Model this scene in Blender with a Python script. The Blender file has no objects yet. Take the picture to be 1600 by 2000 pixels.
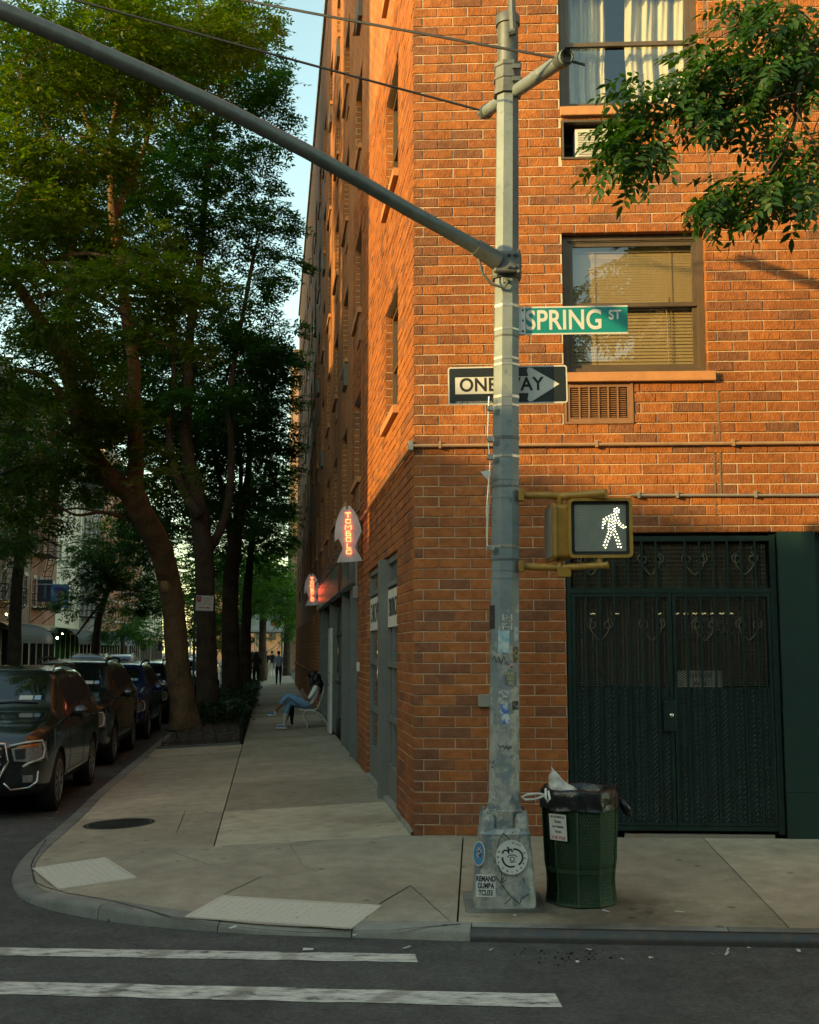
import bpy, bmesh, math, random
import numpy as np
from mathutils import Vector, Matrix
from mathutils.bvhtree import BVHTree

random.seed(7)
SC = bpy.context.scene
COL = SC.collection
rad = math.radians

# ------------------------------------------------------------------ camera
FPX, CZ = 2300.0, 1.76
PITCH = math.atan(268 / FPX)
cam_d = bpy.data.cameras.new('camera')
cam = bpy.data.objects.new('camera', cam_d)
COL.objects.link(cam)
cam.location = (0, 0, CZ)
cam.rotation_euler = (math.pi / 2 + PITCH, 0, 0)
cam_d.sensor_fit = 'VERTICAL'
cam_d.sensor_height = 36.0
cam_d.lens = FPX / 2000 * 36
cam_d.clip_end = 2000
SC.camera = cam

# ------------------------------------------------------------------ light
SUN_AZ, SUN_EL = rad(239.0), rad(14.0)      # compass bearing of the sun (clockwise from +Y) and its height
world = bpy.data.worlds.new('World')
SC.world = world
world.use_nodes = True
wn = world.node_tree
bg = wn.nodes['Background']
sky = wn.nodes.new('ShaderNodeTexSky')
sky.sky_type = 'NISHITA'
sky.sun_disc = False
sky.sun_elevation = SUN_EL
sky.sun_rotation = SUN_AZ
sky.air_density = 1.0
sky.dust_density = 0.6
sky.ozone_density = 1.0
wn.links.new(sky.outputs[0], bg.inputs[0])
bg.inputs[1].default_value = 0.15
sun_d = bpy.data.lights.new('sun', 'SUN')
sun_d.energy = 2.15
sun_d.angle = rad(0.8)
sun_d.color = (1.0, 0.70, 0.38)
sun = bpy.data.objects.new('sun', sun_d)
COL.objects.link(sun)
sd = Vector((math.sin(SUN_AZ) * math.cos(SUN_EL), math.cos(SUN_AZ) * math.cos(SUN_EL), math.sin(SUN_EL)))
sun.rotation_euler = sd.to_track_quat('Z', 'Y').to_euler()
SC.view_settings.view_transform = 'Standard'
SC.view_settings.look = 'None'
SC.view_settings.exposure = 1.8
SC.view_settings.gamma = 1.0
SC.view_settings.use_curve_mapping = False
SC.view_settings.use_white_balance = True
SC.view_settings.white_balance_temperature = 9300
SC.view_settings.white_balance_tint = -11
SC.render.engine = 'CYCLES'
SC.cycles.use_denoising = True
SC.cycles.max_bounces = 7
SC.cycles.transparent_max_bounces = 12
SC.cycles.sample_clamp_indirect = 4.0

# ------------------------------------------------------------------ helpers
cp, sp = math.cos(PITCH), math.sin(PITCH)


def ray(px, py):
    a = (px - 800) / FPX
    b = -(py - 1000) / FPX
    return Vector((a, cp - b * sp, sp + b * cp))


def at(px, py, Y):
    """point of the place that the photograph shows at px,py when it stands Y metres away"""
    r = ray(px, py)
    return Vector((0, 0, CZ)) + r * (Y / r.y)


C0 = Vector((0.039, 11.477, 0.0))                 # foot of the building's corner
dL = Vector((-0.11709, 0.99312, 0))
dR = Vector((0.99872, -0.05059, 0))
nL = Vector((-0.99312, -0.11709, 0))
nR = Vector((-0.05059, -0.99872, 0))
RF = Matrix.Translation(C0) @ Matrix.Rotation(math.atan2(dR.y, dR.x), 4, 'Z')
LF = Matrix.Translation(C0) @ Matrix.Rotation(math.atan2(-dL.y, -dL.x), 4, 'Z')
ID = Matrix.Identity(4)
WORLD = {}


def clampc(c):
    return tuple(max(0.0, min(1.0, v)) for v in c)


def nodes_of(name):
    m = bpy.data.materials.new(name)
    m.use_nodes = True
    n = m.node_tree.nodes
    return m, n, m.node_tree.links, n['Principled BSDF']


MATS = {}


def mat(name, col, rough=.6, metal=0., var=.15, vs=6., bump=0., bs=60., spec=.5, col2=None, emit=None, es=0., coat=0.,
        thr=None, sss=0.):
    """plain surface: base colour with noise variation, optional second colour in patches, optional relief"""
    if name in MATS:
        return MATS[name]
    m, n, l, b = nodes_of(name)
    tc = n.new('ShaderNodeTexCoord')
    nz = n.new('ShaderNodeTexNoise')
    nz.inputs['Scale'].default_value = vs
    nz.inputs['Detail'].default_value = 6
    nz.inputs['Roughness'].default_value = .62
    l.new(tc.outputs['Object'], nz.inputs['Vector'])
    rp = n.new('ShaderNodeValToRGB')
    lo = tuple(c * (1 - var) for c in col)
    hi = tuple(c * (1 + var) for c in (col2 or col))
    if col2 and thr:
        rp.color_ramp.elements[0].position, rp.color_ramp.elements[1].position = thr
    else:
        rp.color_ramp.elements[0].position, rp.color_ramp.elements[1].position = .3, .7
    rp.color_ramp.elements[0].color = (*clampc(lo), 1)
    rp.color_ramp.elements[1].color = (*clampc(hi), 1)
    l.new(nz.outputs['Fac'], rp.inputs['Fac'])
    l.new(rp.outputs['Color'], b.inputs['Base Color'])
    b.inputs['Roughness'].default_value = rough
    b.inputs['Metallic'].default_value = metal
    b.inputs['Specular IOR Level'].default_value = spec
    if coat:
        b.inputs['Coat Weight'].default_value = coat
        b.inputs['Coat Roughness'].default_value = .05
    if emit:
        b.inputs['Emission Color'].default_value = (*emit, 1)
        b.inputs['Emission Strength'].default_value = es
    if bump:
        n2 = n.new('ShaderNodeTexNoise')
        n2.inputs['Scale'].default_value = bs
        n2.inputs['Detail'].default_value = 4
        l.new(tc.outputs['Object'], n2.inputs['Vector'])
        bp = n.new('ShaderNodeBump')
        bp.inputs['Strength'].default_value = bump
        bp.inputs['Distance'].default_value = .01
        l.new(n2.outputs['Fac'], bp.inputs['Height'])
        l.new(bp.outputs['Normal'], b.inputs['Normal'])
    MATS[name] = m
    return m


def glass(name, tint=(.9, .95, .95), refl=1.45, rough=.0, dark=0.0):
    """window pane: see-through, with the mirror reflection a pane has"""
    if name in MATS:
        return MATS[name]
    m, n, l, b = nodes_of(name)
    n.remove(b)
    out = n['Material Output']
    tr = n.new('ShaderNodeBsdfTransparent')
    tr.inputs['Color'].default_value = (*[c * (1 - dark) for c in tint], 1)
    gl = n.new('ShaderNodeBsdfGlossy')
    gl.inputs['Roughness'].default_value = rough
    gl.inputs['Color'].default_value = (.9, .95, 1, 1)
    lw_ = n.new('ShaderNodeLayerWeight')
    lw_.inputs['Blend'].default_value = .5
    pw = n.new('ShaderNodeMath')
    pw.operation = 'POWER'
    pw.inputs[1].default_value = 4
    l.new(lw_.outputs['Facing'], pw.inputs[0])
    fr = n.new('ShaderNodeMapRange')
    fr.inputs[3].default_value = ((refl - 1) / (refl + 1)) ** 2
    l.new(pw.outputs[0], fr.inputs[0])
    mx = n.new('ShaderNodeMixShader')
    l.new(fr.outputs[0], mx.inputs[0])
    l.new(tr.outputs[0], mx.inputs[1])
    l.new(gl.outputs[0], mx.inputs[2])
    l.new(mx.outputs[0], out.inputs['Surface'])
    MATS[name] = m
    return m


def put(o, M, parent=None):
    o.matrix_basis = M
    WORLD[o.name] = M.copy()
    if parent is not None:
        o.parent = parent
        o.matrix_parent_inverse = WORLD[parent.name].inverted()
    return o


def tag(o, label=None, cat=None, group=None, kind=None):
    if label:
        o['label'] = label
    if cat:
        o['category'] = cat
    if group:
        o['group'] = group
    if kind:
        o['kind'] = kind
    return o


def empty(name, loc, rz=0., parent=None):
    o = bpy.data.objects.new(name, None)
    COL.objects.link(o)
    o.empty_display_size = .1
    put(o, Matrix.Translation(Vector(loc)) @ Matrix.Rotation(rz, 4, 'Z'), parent)
    return o


def thing(name, label, cat, loc, rz=0., group=None):
    return tag(empty(name, loc, rz), label, cat, group)


def link(name, me, M=ID, parent=None):
    o = bpy.data.objects.new(name, me)
    COL.objects.link(o)
    return put(o, M, parent)


def copy_tree(o, parent=None):
    c = o.copy()
    COL.objects.link(c)
    WORLD[c.name] = WORLD[o.name].copy()
    if parent is not None:
        c.parent = parent
    for ch in list(o.children):
        copy_tree(ch, c)
    return c


class MB:
    """collects polygons, then becomes ONE mesh object"""

    def __init__(s):
        s.v, s.f, s.mi, s.attr = [], [], [], []
        s.cur = 0

    def add(s, vs, fs):
        o = len(s.v)
        s.v.extend(tuple(p) for p in vs)
        for f in fs:
            s.f.append(tuple(i + o for i in f))
            s.mi.append(s.cur)
        return s

    def box(s, a, b):
        x0, y0, z0 = (min(a[i], b[i]) for i in range(3))
        x1, y1, z1 = (max(a[i], b[i]) for i in range(3))
        return s.add([(x0, y0, z0), (x1, y0, z0), (x1, y1, z0), (x0, y1, z0), (x0, y0, z1), (x1, y0, z1), (x1, y1, z1), (x0, y1, z1)],
                     [(0, 3, 2, 1), (4, 5, 6, 7), (0, 1, 5, 4), (1, 2, 6, 5), (2, 3, 7, 6), (3, 0, 4, 7)])

    def cbox(s, a, b, c=.006):
        """box with chamfered edges"""
        bm = bmesh.new()
        x0, y0, z0 = (min(a[i], b[i]) for i in range(3))
        x1, y1, z1 = (max(a[i], b[i]) for i in range(3))
        vs = [bm.verts.new(p) for p in [(x0, y0, z0), (x1, y0, z0), (x1, y1, z0), (x0, y1, z0), (x0, y0, z1), (x1, y0, z1), (x1, y1, z1), (x0, y1, z1)]]
        for f in [(0, 3, 2, 1), (4, 5, 6, 7), (0, 1, 5, 4), (1, 2, 6, 5), (2, 3, 7, 6), (3, 0, 4, 7)]:
            bm.faces.new([vs[i] for i in f])
        bmesh.ops.bevel(bm, geom=bm.edges[:], offset=c, segments=1, affect='EDGES')
        s.bm(bm)
        return s

    def bm(s, bm, M=None):
        bm.verts.index_update()
        s.add([(M @ v.co) if M else v.co for v in bm.verts], [[v.index for v in f.verts] for f in bm.faces])
        bm.free()
        return s

    def bar(s, p, q, w, h, up=(0, 0, 1)):
        """rectangular bar from p to q"""
        p, q = Vector(p), Vector(q)
        d = (q - p).normalized()
        u = Vector(up)
        x = d.cross(u)
        if x.length < 1e-5:
            x = d.cross(Vector((1, 0, 0)))
        x.normalize()
        u = x.cross(d)
        c = [(-w / 2, -h / 2), (w / 2, -h / 2), (w / 2, h / 2), (-w / 2, h / 2)]
        vs = [p + x * a + u * b for a, b in c] + [q + x * a + u * b for a, b in c]
        return s.add(vs, [(0, 1, 2, 3), (7, 6, 5, 4), (0, 4, 5, 1), (1, 5, 6, 2), (2, 6, 7, 3), (3, 7, 4, 0)])

    def tube(s, pts, r, n=8, caps=True):
        pts = [Vector(p) for p in pts]
        if not hasattr(r, '__len__'):
            r = [r] * len(pts)
        t0 = (pts[1] - pts[0]).normalized()
        ref = Vector((0, 0, 1)) if abs(t0.z) < .9 else Vector((1, 0, 0))
        x = t0.cross(ref).normalized()
        vs, fs = [], []
        for i, p in enumerate(pts):
            a = pts[max(i - 1, 0)]
            b = pts[min(i + 1, len(pts) - 1)]
            t = (b - a).normalized()
            x = (x - t * x.dot(t))
            if x.length < 1e-6:
                x = t.cross(Vector((.3, .5, .8)))
            x.normalize()
            y = t.cross(x)
            for k in range(n):
                an = 2 * math.pi * k / n
                vs.append(p + (x * math.cos(an) + y * math.sin(an)) * r[i])
        for i in range(len(pts) - 1):
            for k in range(n):
                k2 = (k + 1) % n
                fs.append((i * n + k, i * n + k2, (i + 1) * n + k2, (i + 1) * n + k))
        if caps:
            fs.append(tuple(reversed(range(n))))
            o = (len(pts) - 1) * n
            fs.append(tuple(range(o, o + n)))
        return s.add(vs, fs)

    def rings(s, rings, close=True, caps=True):
        """loft through rings of equal vertex counts"""
        n = len(rings[0])
        vs = [p for r in rings for p in r]
        fs = []
        for i in range(len(rings) - 1):
            for k in range(n if close else n - 1):
                k2 = (k + 1) % n
                fs.append((i * n + k, i * n + k2, (i + 1) * n + k2, (i + 1) * n + k))
        if caps and close:
            fs.append(tuple(reversed(range(n))))
            o = (len(rings) - 1) * n
            fs.append(tuple(range(o, o + n)))
        return s.add(vs, fs)

    def lathe(s, prof, c=(0, 0, 0), n=24, caps=True):
        return s.rings([[(c[0] + r * math.cos(2 * math.pi * k / n), c[1] + r * math.sin(2 * math.pi * k / n), c[2] + z) for k in range(n)] for r, z in prof], caps=caps)

    def prism(s, poly, fn, d0, d1):
        """poly: 2-D outline; fn(u, v, d) -> point; extruded from d0 to d1"""
        n = len(poly)
        vs = [fn(u, v, d0) for u, v in poly] + [fn(u, v, d1) for u, v in poly]
        fs = [tuple(range(n)), tuple(reversed(range(n, 2 * n)))]
        fs += [(i, i + n, (i + 1) % n + n, (i + 1) % n) for i in range(n)]
        return s.add(vs, fs)

    def mesh(s, name, mats, smooth=False):
        me = bpy.data.meshes.new(name)
        me.from_pydata(s.v, [], s.f)
        for m in (mats if isinstance(mats, (list, tuple)) else [mats]):
            me.materials.append(m)
        if any(s.mi):
            me.polygons.foreach_set('material_index', s.mi)
        if smooth:
            me.polygons.foreach_set('use_smooth', [True] * len(s.f))
        me.update()
        return me

    def build(s, name, mats, parent=None, M=ID, smooth=False, autos=None):
        me = s.mesh(name, mats, smooth)
        bm = bmesh.new()
        bm.from_mesh(me)
        bmesh.ops.recalc_face_normals(bm, faces=bm.faces)
        bm.to_mesh(me)
        bm.free()
        if autos:
            me.polygons.foreach_set('use_smooth', [True] * len(me.polygons))
            me.set_sharp_from_angle(angle=rad(autos))
        return link(name, me, M, parent)


def np_mesh(name, V, Q, m, smooth=False):
    """mesh from arrays of vertices and quads"""
    me = bpy.data.meshes.new(name)
    nv, nq = len(V), len(Q)
    me.vertices.add(nv)
    me.vertices.foreach_set('co', np.asarray(V, np.float32).ravel())
    me.loops.add(nq * 4)
    me.loops.foreach_set('vertex_index', np.asarray(Q, np.int32).ravel())
    me.polygons.add(nq)
    me.polygons.foreach_set('loop_start', np.arange(0, nq * 4, 4, dtype=np.int32))
    me.polygons.foreach_set('loop_total', np.full(nq, 4, np.int32))
    if smooth:
        me.polygons.foreach_set('use_smooth', np.ones(nq, bool))
    me.materials.append(m)
    me.update(calc_edges=True)
    me.validate()
    return me


def text_mesh(body, size, m, name='lettering', sx=1., bold=0., extr=.0008, align='CENTER', spacing=1.0):
    cu = bpy.data.curves.new(name, 'FONT')
    cu.body = body
    cu.size = size
    cu.align_x = align
    cu.align_y = 'CENTER'
    cu.extrude = extr
    cu.offset = bold
    cu.space_character = spacing
    o = bpy.data.objects.new(name, cu)
    COL.objects.link(o)
    bpy.context.view_layer.update()
    me = bpy.data.meshes.new_from_object(o.evaluated_get(bpy.context.evaluated_depsgraph_get()))
    bpy.data.objects.remove(o)
    bpy.data.curves.remove(cu)
    me.transform(Matrix.Scale(sx, 4, (1, 0, 0)))
    me.materials.clear()
    me.materials.append(m)
    me.name = name
    return me


def text(body, size, m, M, parent, name='lettering', **k):
    return link(name, text_mesh(body, size, m, name, **k), M, parent)


def frame(origin, xdir, zdir=(0, 0, 1)):
    """matrix whose X runs along xdir, Y (the text's up) along zdir, Z out of the face"""
    x = Vector(xdir).normalized()
    y = Vector(zdir)
    z = x.cross(y).normalized()
    y = z.cross(x).normalized()
    return Matrix((( x.x, y.x, z.x, origin[0]), (x.y, y.y, z.y, origin[1]), (x.z, y.z, z.z, origin[2]), (0, 0, 0, 1)))


# ------------------------------------------------------------------ special materials
def brick_mat(name, source):
    """fired clay: tone of the single brick comes from the brick itself"""
    m, n, l, b = nodes_of(name)
    at_ = n.new('ShaderNodeAttribute')
    at_.attribute_type = source
    at_.attribute_name = 'tone'
    rp = n.new('ShaderNodeValToRGB')
    cr = rp.color_ramp
    cr.elements[0].position = 0
    cr.elements[0].color = (.225, .093, .050, 1)
    cr.elements[1].position = 1
    cr.elements[1].color = (.425, .146, .050, 1)
    for p, c in ((.12, (.255, .099, .050, 1)), (.24, (.325, .112, .046, 1)), (.5, (.36, .122, .044, 1)), (.8, (.39, .130, .044, 1))):
        e = cr.elements.new(p)
        e.color = c
    l.new(at_.outputs['Fac'], rp.inputs['Fac'])
    tc = n.new('ShaderNodeTexCoord')
    geo = n.new('ShaderNodeNewGeometry')
    nz = n.new('ShaderNodeTexNoise')
    nz.inputs['Scale'].default_value = 16
    nz.inputs['Detail'].default_value = 7
    l.new(geo.outputs['Position'], nz.inputs['Vector'])
    r2 = n.new('ShaderNodeValToRGB')
    r2.color_ramp.elements[0].position = .32
    r2.color_ramp.elements[0].color = (.72, .70, .68, 1)
    r2.color_ramp.elements[1].position = .66
    r2.color_ramp.elements[1].color = (1.08, 1.07, 1.05, 1)
    l.new(nz.outputs['Fac'], r2.inputs['Fac'])
    mx = n.new('ShaderNodeMix')
    mx.data_type = 'RGBA'
    mx.blend_type = 'MULTIPLY'
    mx.inputs[0].default_value = 1
    l.new(rp.outputs['Color'], mx.inputs[6])
    l.new(r2.outputs['Color'], mx.inputs[7])
    g1 = n.new('ShaderNodeTexNoise')
    g1.inputs['Scale'].default_value = .9
    g1.inputs['Detail'].default_value = 5
    mpg = n.new('ShaderNodeMapping')
    mpg.inputs['Scale'].default_value = (1.6, 1.6, .45)
    l.new(geo.outputs['Position'], mpg.inputs['Vector'])
    l.new(mpg.outputs[0], g1.inputs['Vector'])
    g2 = n.new('ShaderNodeValToRGB')
    g2.color_ramp.elements[0].position, g2.color_ramp.elements[0].color = .34, (.78, .76, .75, 1)
    g2.color_ramp.elements[1].position, g2.color_ramp.elements[1].color = .6, (1.04, 1.04, 1.04, 1)
    l.new(g1.outputs['Fac'], g2.inputs['Fac'])
    mg = n.new('ShaderNodeMix')
    mg.data_type = 'RGBA'
    mg.blend_type = 'MULTIPLY'
    mg.inputs[0].default_value = 1
    l.new(mx.outputs[2], mg.inputs[6])
    l.new(g2.outputs[0], mg.inputs[7])
    l.new(mg.outputs[2], b.inputs['Base Color'])
    b.inputs['Roughness'].default_value = .82
    b.inputs['Specular IOR Level'].default_value = .25
    mp = n.new('ShaderNodeMapping')
    mp.inputs['Scale'].default_value = (1, 1, .45)
    l.new(geo.outputs['Position'], mp.inputs['Vector'])
    n2 = n.new('ShaderNodeTexNoise')
    n2.inputs['Scale'].default_value = 75
    n2.inputs['Detail'].default_value = 5
    l.new(mp.outputs[0], n2.inputs['Vector'])
    bp = n.new('ShaderNodeBump')
    bp.inputs['Strength'].default_value = 1.0
    bp.inputs['Distance'].default_value = .011
    l.new(n2.outputs['Fac'], bp.inputs['Height'])
    l.new(bp.outputs['Normal'], b.inputs['Normal'])
    return m


def brick_tex(name, c1, c2, mort, bw=.305, rh=.1016, ms=.007, bump=.5, axis='XZ'):
    """brickwork too far away to tell the bricks apart"""
    m, n, l, b = nodes_of(name)
    tc = n.new('ShaderNodeTexCoord')
    sx = n.new('ShaderNodeSeparateXYZ')
    cx = n.new('ShaderNodeCombineXYZ')
    l.new(tc.outputs['Object'], sx.inputs[0])
    if axis == 'XZ':
        ad = n.new('ShaderNodeMath')
        ad.operation = 'ADD'
        l.new(sx.outputs['X'], ad.inputs[0])
        l.new(sx.outputs['Y'], ad.inputs[1])
        l.new(ad.outputs[0], cx.inputs['X'])
    l.new(sx.outputs['Z'], cx.inputs['Y'])
    bt = n.new('ShaderNodeTexBrick')
    bt.inputs['Scale'].default_value = 1
    bt.inputs['Brick Width'].default_value = bw
    bt.inputs['Row Height'].default_value = rh
    bt.inputs['Mortar Size'].default_value = ms
    bt.inputs['Mortar Smooth'].default_value = .1
    bt.inputs['Bias'].default_value = -.15
    bt.offset = .5
    l.new(cx.outputs[0], bt.inputs['Vector'])
    bt.inputs['Color1'].default_value = (*c1, 1)
    bt.inputs['Color2'].default_value = (*c2, 1)
    bt.inputs['Mortar'].default_value = (*mort, 1)
    nz = n.new('ShaderNodeTexNoise')
    nz.inputs['Scale'].default_value = 1.3
    nz.inputs['Detail'].default_value = 8
    l.new(tc.outputs['Object'], nz.inputs['Vector'])
    r2 = n.new('ShaderNodeValToRGB')
    r2.color_ramp.elements[0].position = .3
    r2.color_ramp.elements[0].color = (.72, .70, .68, 1)
    r2.color_ramp.elements[1].position = .7
    r2.color_ramp.elements[1].color = (1.1, 1.1, 1.1, 1)
    l.new(nz.outputs['Fac'], r2.inputs['Fac'])
    mx = n.new('ShaderNodeMix')
    mx.data_type = 'RGBA'
    mx.blend_type = 'MULTIPLY'
    mx.inputs[0].default_value = 1
    l.new(bt.outputs['Color'], mx.inputs[6])
    l.new(r2.outputs['Color'], mx.inputs[7])
    l.new(mx.outputs[2], b.inputs['Base Color'])
    b.inputs['Roughness'].default_value = .85
    b.inputs['Specular IOR Level'].default_value = .2
    bp = n.new('ShaderNodeBump')
    bp.inputs['Strength'].default_value = bump
    bp.inputs['Distance'].default_value = .008
    bp.invert = True
    l.new(bt.outputs['Fac'], bp.inputs['Height'])
    l.new(bp.outputs['Normal'], b.inputs['Normal'])
    MATS[name] = m
    return m


def concrete(name, col, stain=(.09, .085, .075), tint=1.0):
    """pavement: cloudy tone, fine sand grain, dark gum and drip spots"""
    m, n, l, b = nodes_of(name)
    geo = n.new('ShaderNodeNewGeometry')
    oi = n.new('ShaderNodeObjectInfo')

    def noise(s, d, r=.6):
        z = n.new('ShaderNodeTexNoise')
        z.inputs['Scale'].default_value = s
        z.inputs['Detail'].default_value = d
        z.inputs['Roughness'].default_value = r
        l.new(geo.outputs['Position'], z.inputs['Vector'])
        return z

    def ramp(src, a, b_, ca, cb):
        r = n.new('ShaderNodeValToRGB')
        r.color_ramp.elements[0].position = a
        r.color_ramp.elements[1].position = b_
        r.color_ramp.elements[0].color = (*ca, 1)
        r.color_ramp.elements[1].color = (*cb, 1)
        l.new(src, r.inputs['Fac'])
        return r

    def mult(a, b_, f=1.):
        x = n.new('ShaderNodeMix')
        x.data_type = 'RGBA'
        x.blend_type = 'MULTIPLY'
        x.inputs[0].default_value = f
        l.new(a, x.inputs[6])
        l.new(b_, x.inputs[7])
        return x.outputs[2]

    big = ramp(noise(.9, 6).outputs['Fac'], .3, .72, [c * .78 for c in col], [c * 1.14 for c in col])
    mid = ramp(noise(5, 8, .7).outputs['Fac'], .34, .68, (.76, .75, .73), (1.08, 1.07, 1.05))
    fine = ramp(noise(160, 3).outputs['Fac'], .3, .7, (.82, .82, .82), (1.14, 1.14, 1.14))
    c = mult(mult(big.outputs[0], mid.outputs[0]), fine.outputs[0])
    # per-slab tone
    tn = n.new('ShaderNodeMapRange')
    tn.inputs['To Min'].default_value = .74
    tn.inputs['To Max'].default_value = 1.22
    l.new(oi.outputs['Random'], tn.inputs[0])
    cm = n.new('ShaderNodeCombineColor')
    for i in range(3):
        l.new(tn.outputs[0], cm.inputs[i])
    c = mult(c, cm.outputs[0])
    # gum spots
    vo = n.new('ShaderNodeTexVoronoi')
    vo.inputs['Scale'].default_value = 3.3
    mpp = n.new('ShaderNodeMapping')
    mpp.inputs['Scale'].default_value = (1, 1, .0)
    wob = noise(7, 2)
    mxx = n.new('ShaderNodeMix')
    mxx.data_type = 'VECTOR'
    mxx.inputs[0].default_value = .06
    l.new(geo.outputs['Position'], mxx.inputs[4])
    l.new(wob.outputs['Color'], mxx.inputs[5])
    l.new(mxx.outputs[1], mpp.inputs['Vector'])
    l.new(mpp.outputs[0], vo.inputs['Vector'])
    gum = ramp(vo.outputs['Distance'], .075, .11, (.5, .48, .45), (1, 1, 1))
    c = mult(c, gum.outputs[0], .85)
    # broad grime
    st = ramp(noise(.45, 5, .55).outputs['Fac'], .56, .74, (1, 1, 1), (.66, .64, .60))
    c = mult(c, st.outputs[0])
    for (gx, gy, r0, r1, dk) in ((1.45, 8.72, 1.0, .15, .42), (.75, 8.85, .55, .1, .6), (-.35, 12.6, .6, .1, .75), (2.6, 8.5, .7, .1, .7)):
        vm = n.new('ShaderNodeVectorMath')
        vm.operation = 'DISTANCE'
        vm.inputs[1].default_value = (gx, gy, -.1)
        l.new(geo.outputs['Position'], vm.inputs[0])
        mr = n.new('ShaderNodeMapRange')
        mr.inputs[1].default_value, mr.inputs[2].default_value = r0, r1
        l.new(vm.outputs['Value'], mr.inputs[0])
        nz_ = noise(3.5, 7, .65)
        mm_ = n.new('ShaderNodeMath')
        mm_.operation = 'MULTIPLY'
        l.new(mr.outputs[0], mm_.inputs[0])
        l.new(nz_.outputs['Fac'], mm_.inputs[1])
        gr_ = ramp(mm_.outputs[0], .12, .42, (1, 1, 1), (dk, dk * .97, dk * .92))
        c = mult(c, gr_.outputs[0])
    l.new(c, b.inputs['Base Color'])
    b.inputs['Roughness'].default_value = .85
    b.inputs['Specular IOR Level'].default_value = .3
    bp = n.new('ShaderNodeBump')
    bp.inputs['Strength'].default_value = .35
    bp.inputs['Distance'].default_value = .004
    l.new(noise(120, 4).outputs['Fac'], bp.inputs['Height'])
    l.new(bp.outputs['Normal'], b.inputs['Normal'])
    MATS[name] = m
    return m


def asphalt(name):
    m, n, l, b = nodes_of(name)
    geo = n.new('ShaderNodeNewGeometry')
    ns = []
    for s, d, a, b_, lo, hi in ((.5, 6, .3, .7, .75, 1.25), (4, 8, .3, .7, .8, 1.15), (30, 5, .3, .7, .72, 1.3), (140, 3, .3, .72, .5, 1.7)):
        z = n.new('ShaderNodeTexNoise')
        z.inputs['Scale'].default_value = s
        z.inputs['Detail'].default_value = d
        l.new(geo.outputs['Position'], z.inputs['Vector'])
        r = n.new('ShaderNodeMapRange')
        r.inputs[1].default_value, r.inputs[2].default_value = a, b_
        r.inputs[3].default_value, r.inputs[4].default_value = lo, hi
        l.new(z.outputs['Fac'], r.inputs[0])
        ns.append(r.outputs[0])
    m1 = n.new('ShaderNodeMath')
    m1.operation = 'MULTIPLY'
    m2 = n.new('ShaderNodeMath')
    m2.operation = 'MULTIPLY'
    l.new(ns[0], m1.inputs[0])
    l.new(ns[1], m1.inputs[1])
    l.new(m1.outputs[0], m2.inputs[0])
    l.new(ns[2], m2.inputs[1])
    mx = n.new('ShaderNodeVectorMath')
    mx.operation = 'SCALE'
    mx.inputs[0].default_value = (.074, .071, .064)
    m3 = n.new('ShaderNodeMath')
    m3.operation = 'MULTIPLY'
    l.new(m2.outputs[0], m3.inputs[0])
    l.new(ns[3], m3.inputs[1])
    l.new(m3.outputs[0], mx.inputs['Scale'])
    l.new(mx.outputs[0], b.inputs['Base Color'])
    b.inputs['Roughness'].default_value = .8
    b.inputs['Specular IOR Level'].default_value = .35
    v = n.new('ShaderNodeTexVoronoi')
    v.inputs['Scale'].default_value = 110
    l.new(geo.outputs['Position'], v.inputs['Vector'])
    bp = n.new('ShaderNodeBump')
    bp.inputs['Strength'].default_value = .6
    bp.inputs['Distance'].default_value = .006
    l.new(v.outputs['Distance'], bp.inputs['Height'])
    l.new(bp.outputs['Normal'], b.inputs['Normal'])
    MATS[name] = m
    return m


def leaf_mat(name, c1, c2, trans=.45):
    m, n, l, b = nodes_of(name)
    geo = n.new('ShaderNodeNewGeometry')
    rp = n.new('ShaderNodeValToRGB')
    rp.color_ramp.elements[0].color = (*c1, 1)
    rp.color_ramp.elements[1].color = (*c2, 1)
    l.new(geo.outputs['Random Per Island'], rp.inputs['Fac'])
    l.new(rp.outputs[0], b.inputs['Base Color'])
    b.inputs['Roughness'].default_value = .5
    b.inputs['Specular IOR Level'].default_value = .35
    tr = n.new('ShaderNodeBsdfTranslucent')
    sc_ = n.new('ShaderNodeVectorMath')
    sc_.operation = 'MULTIPLY'
    sc_.inputs[1].default_value = (1.6, 1.85, .6)
    l.new(rp.outputs[0], sc_.inputs[0])
    l.new(sc_.outputs[0], tr.inputs['Color'])
    mx = n.new('ShaderNodeMixShader')
    mx.inputs[0].default_value = trans
    l.new(b.outputs[0], mx.inputs[1])
    l.new(tr.outputs[0], mx.inputs[2])
    l.new(mx.outputs[0], n['Material Output'].inputs['Surface'])
    MATS[name] = m
    return m


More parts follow.
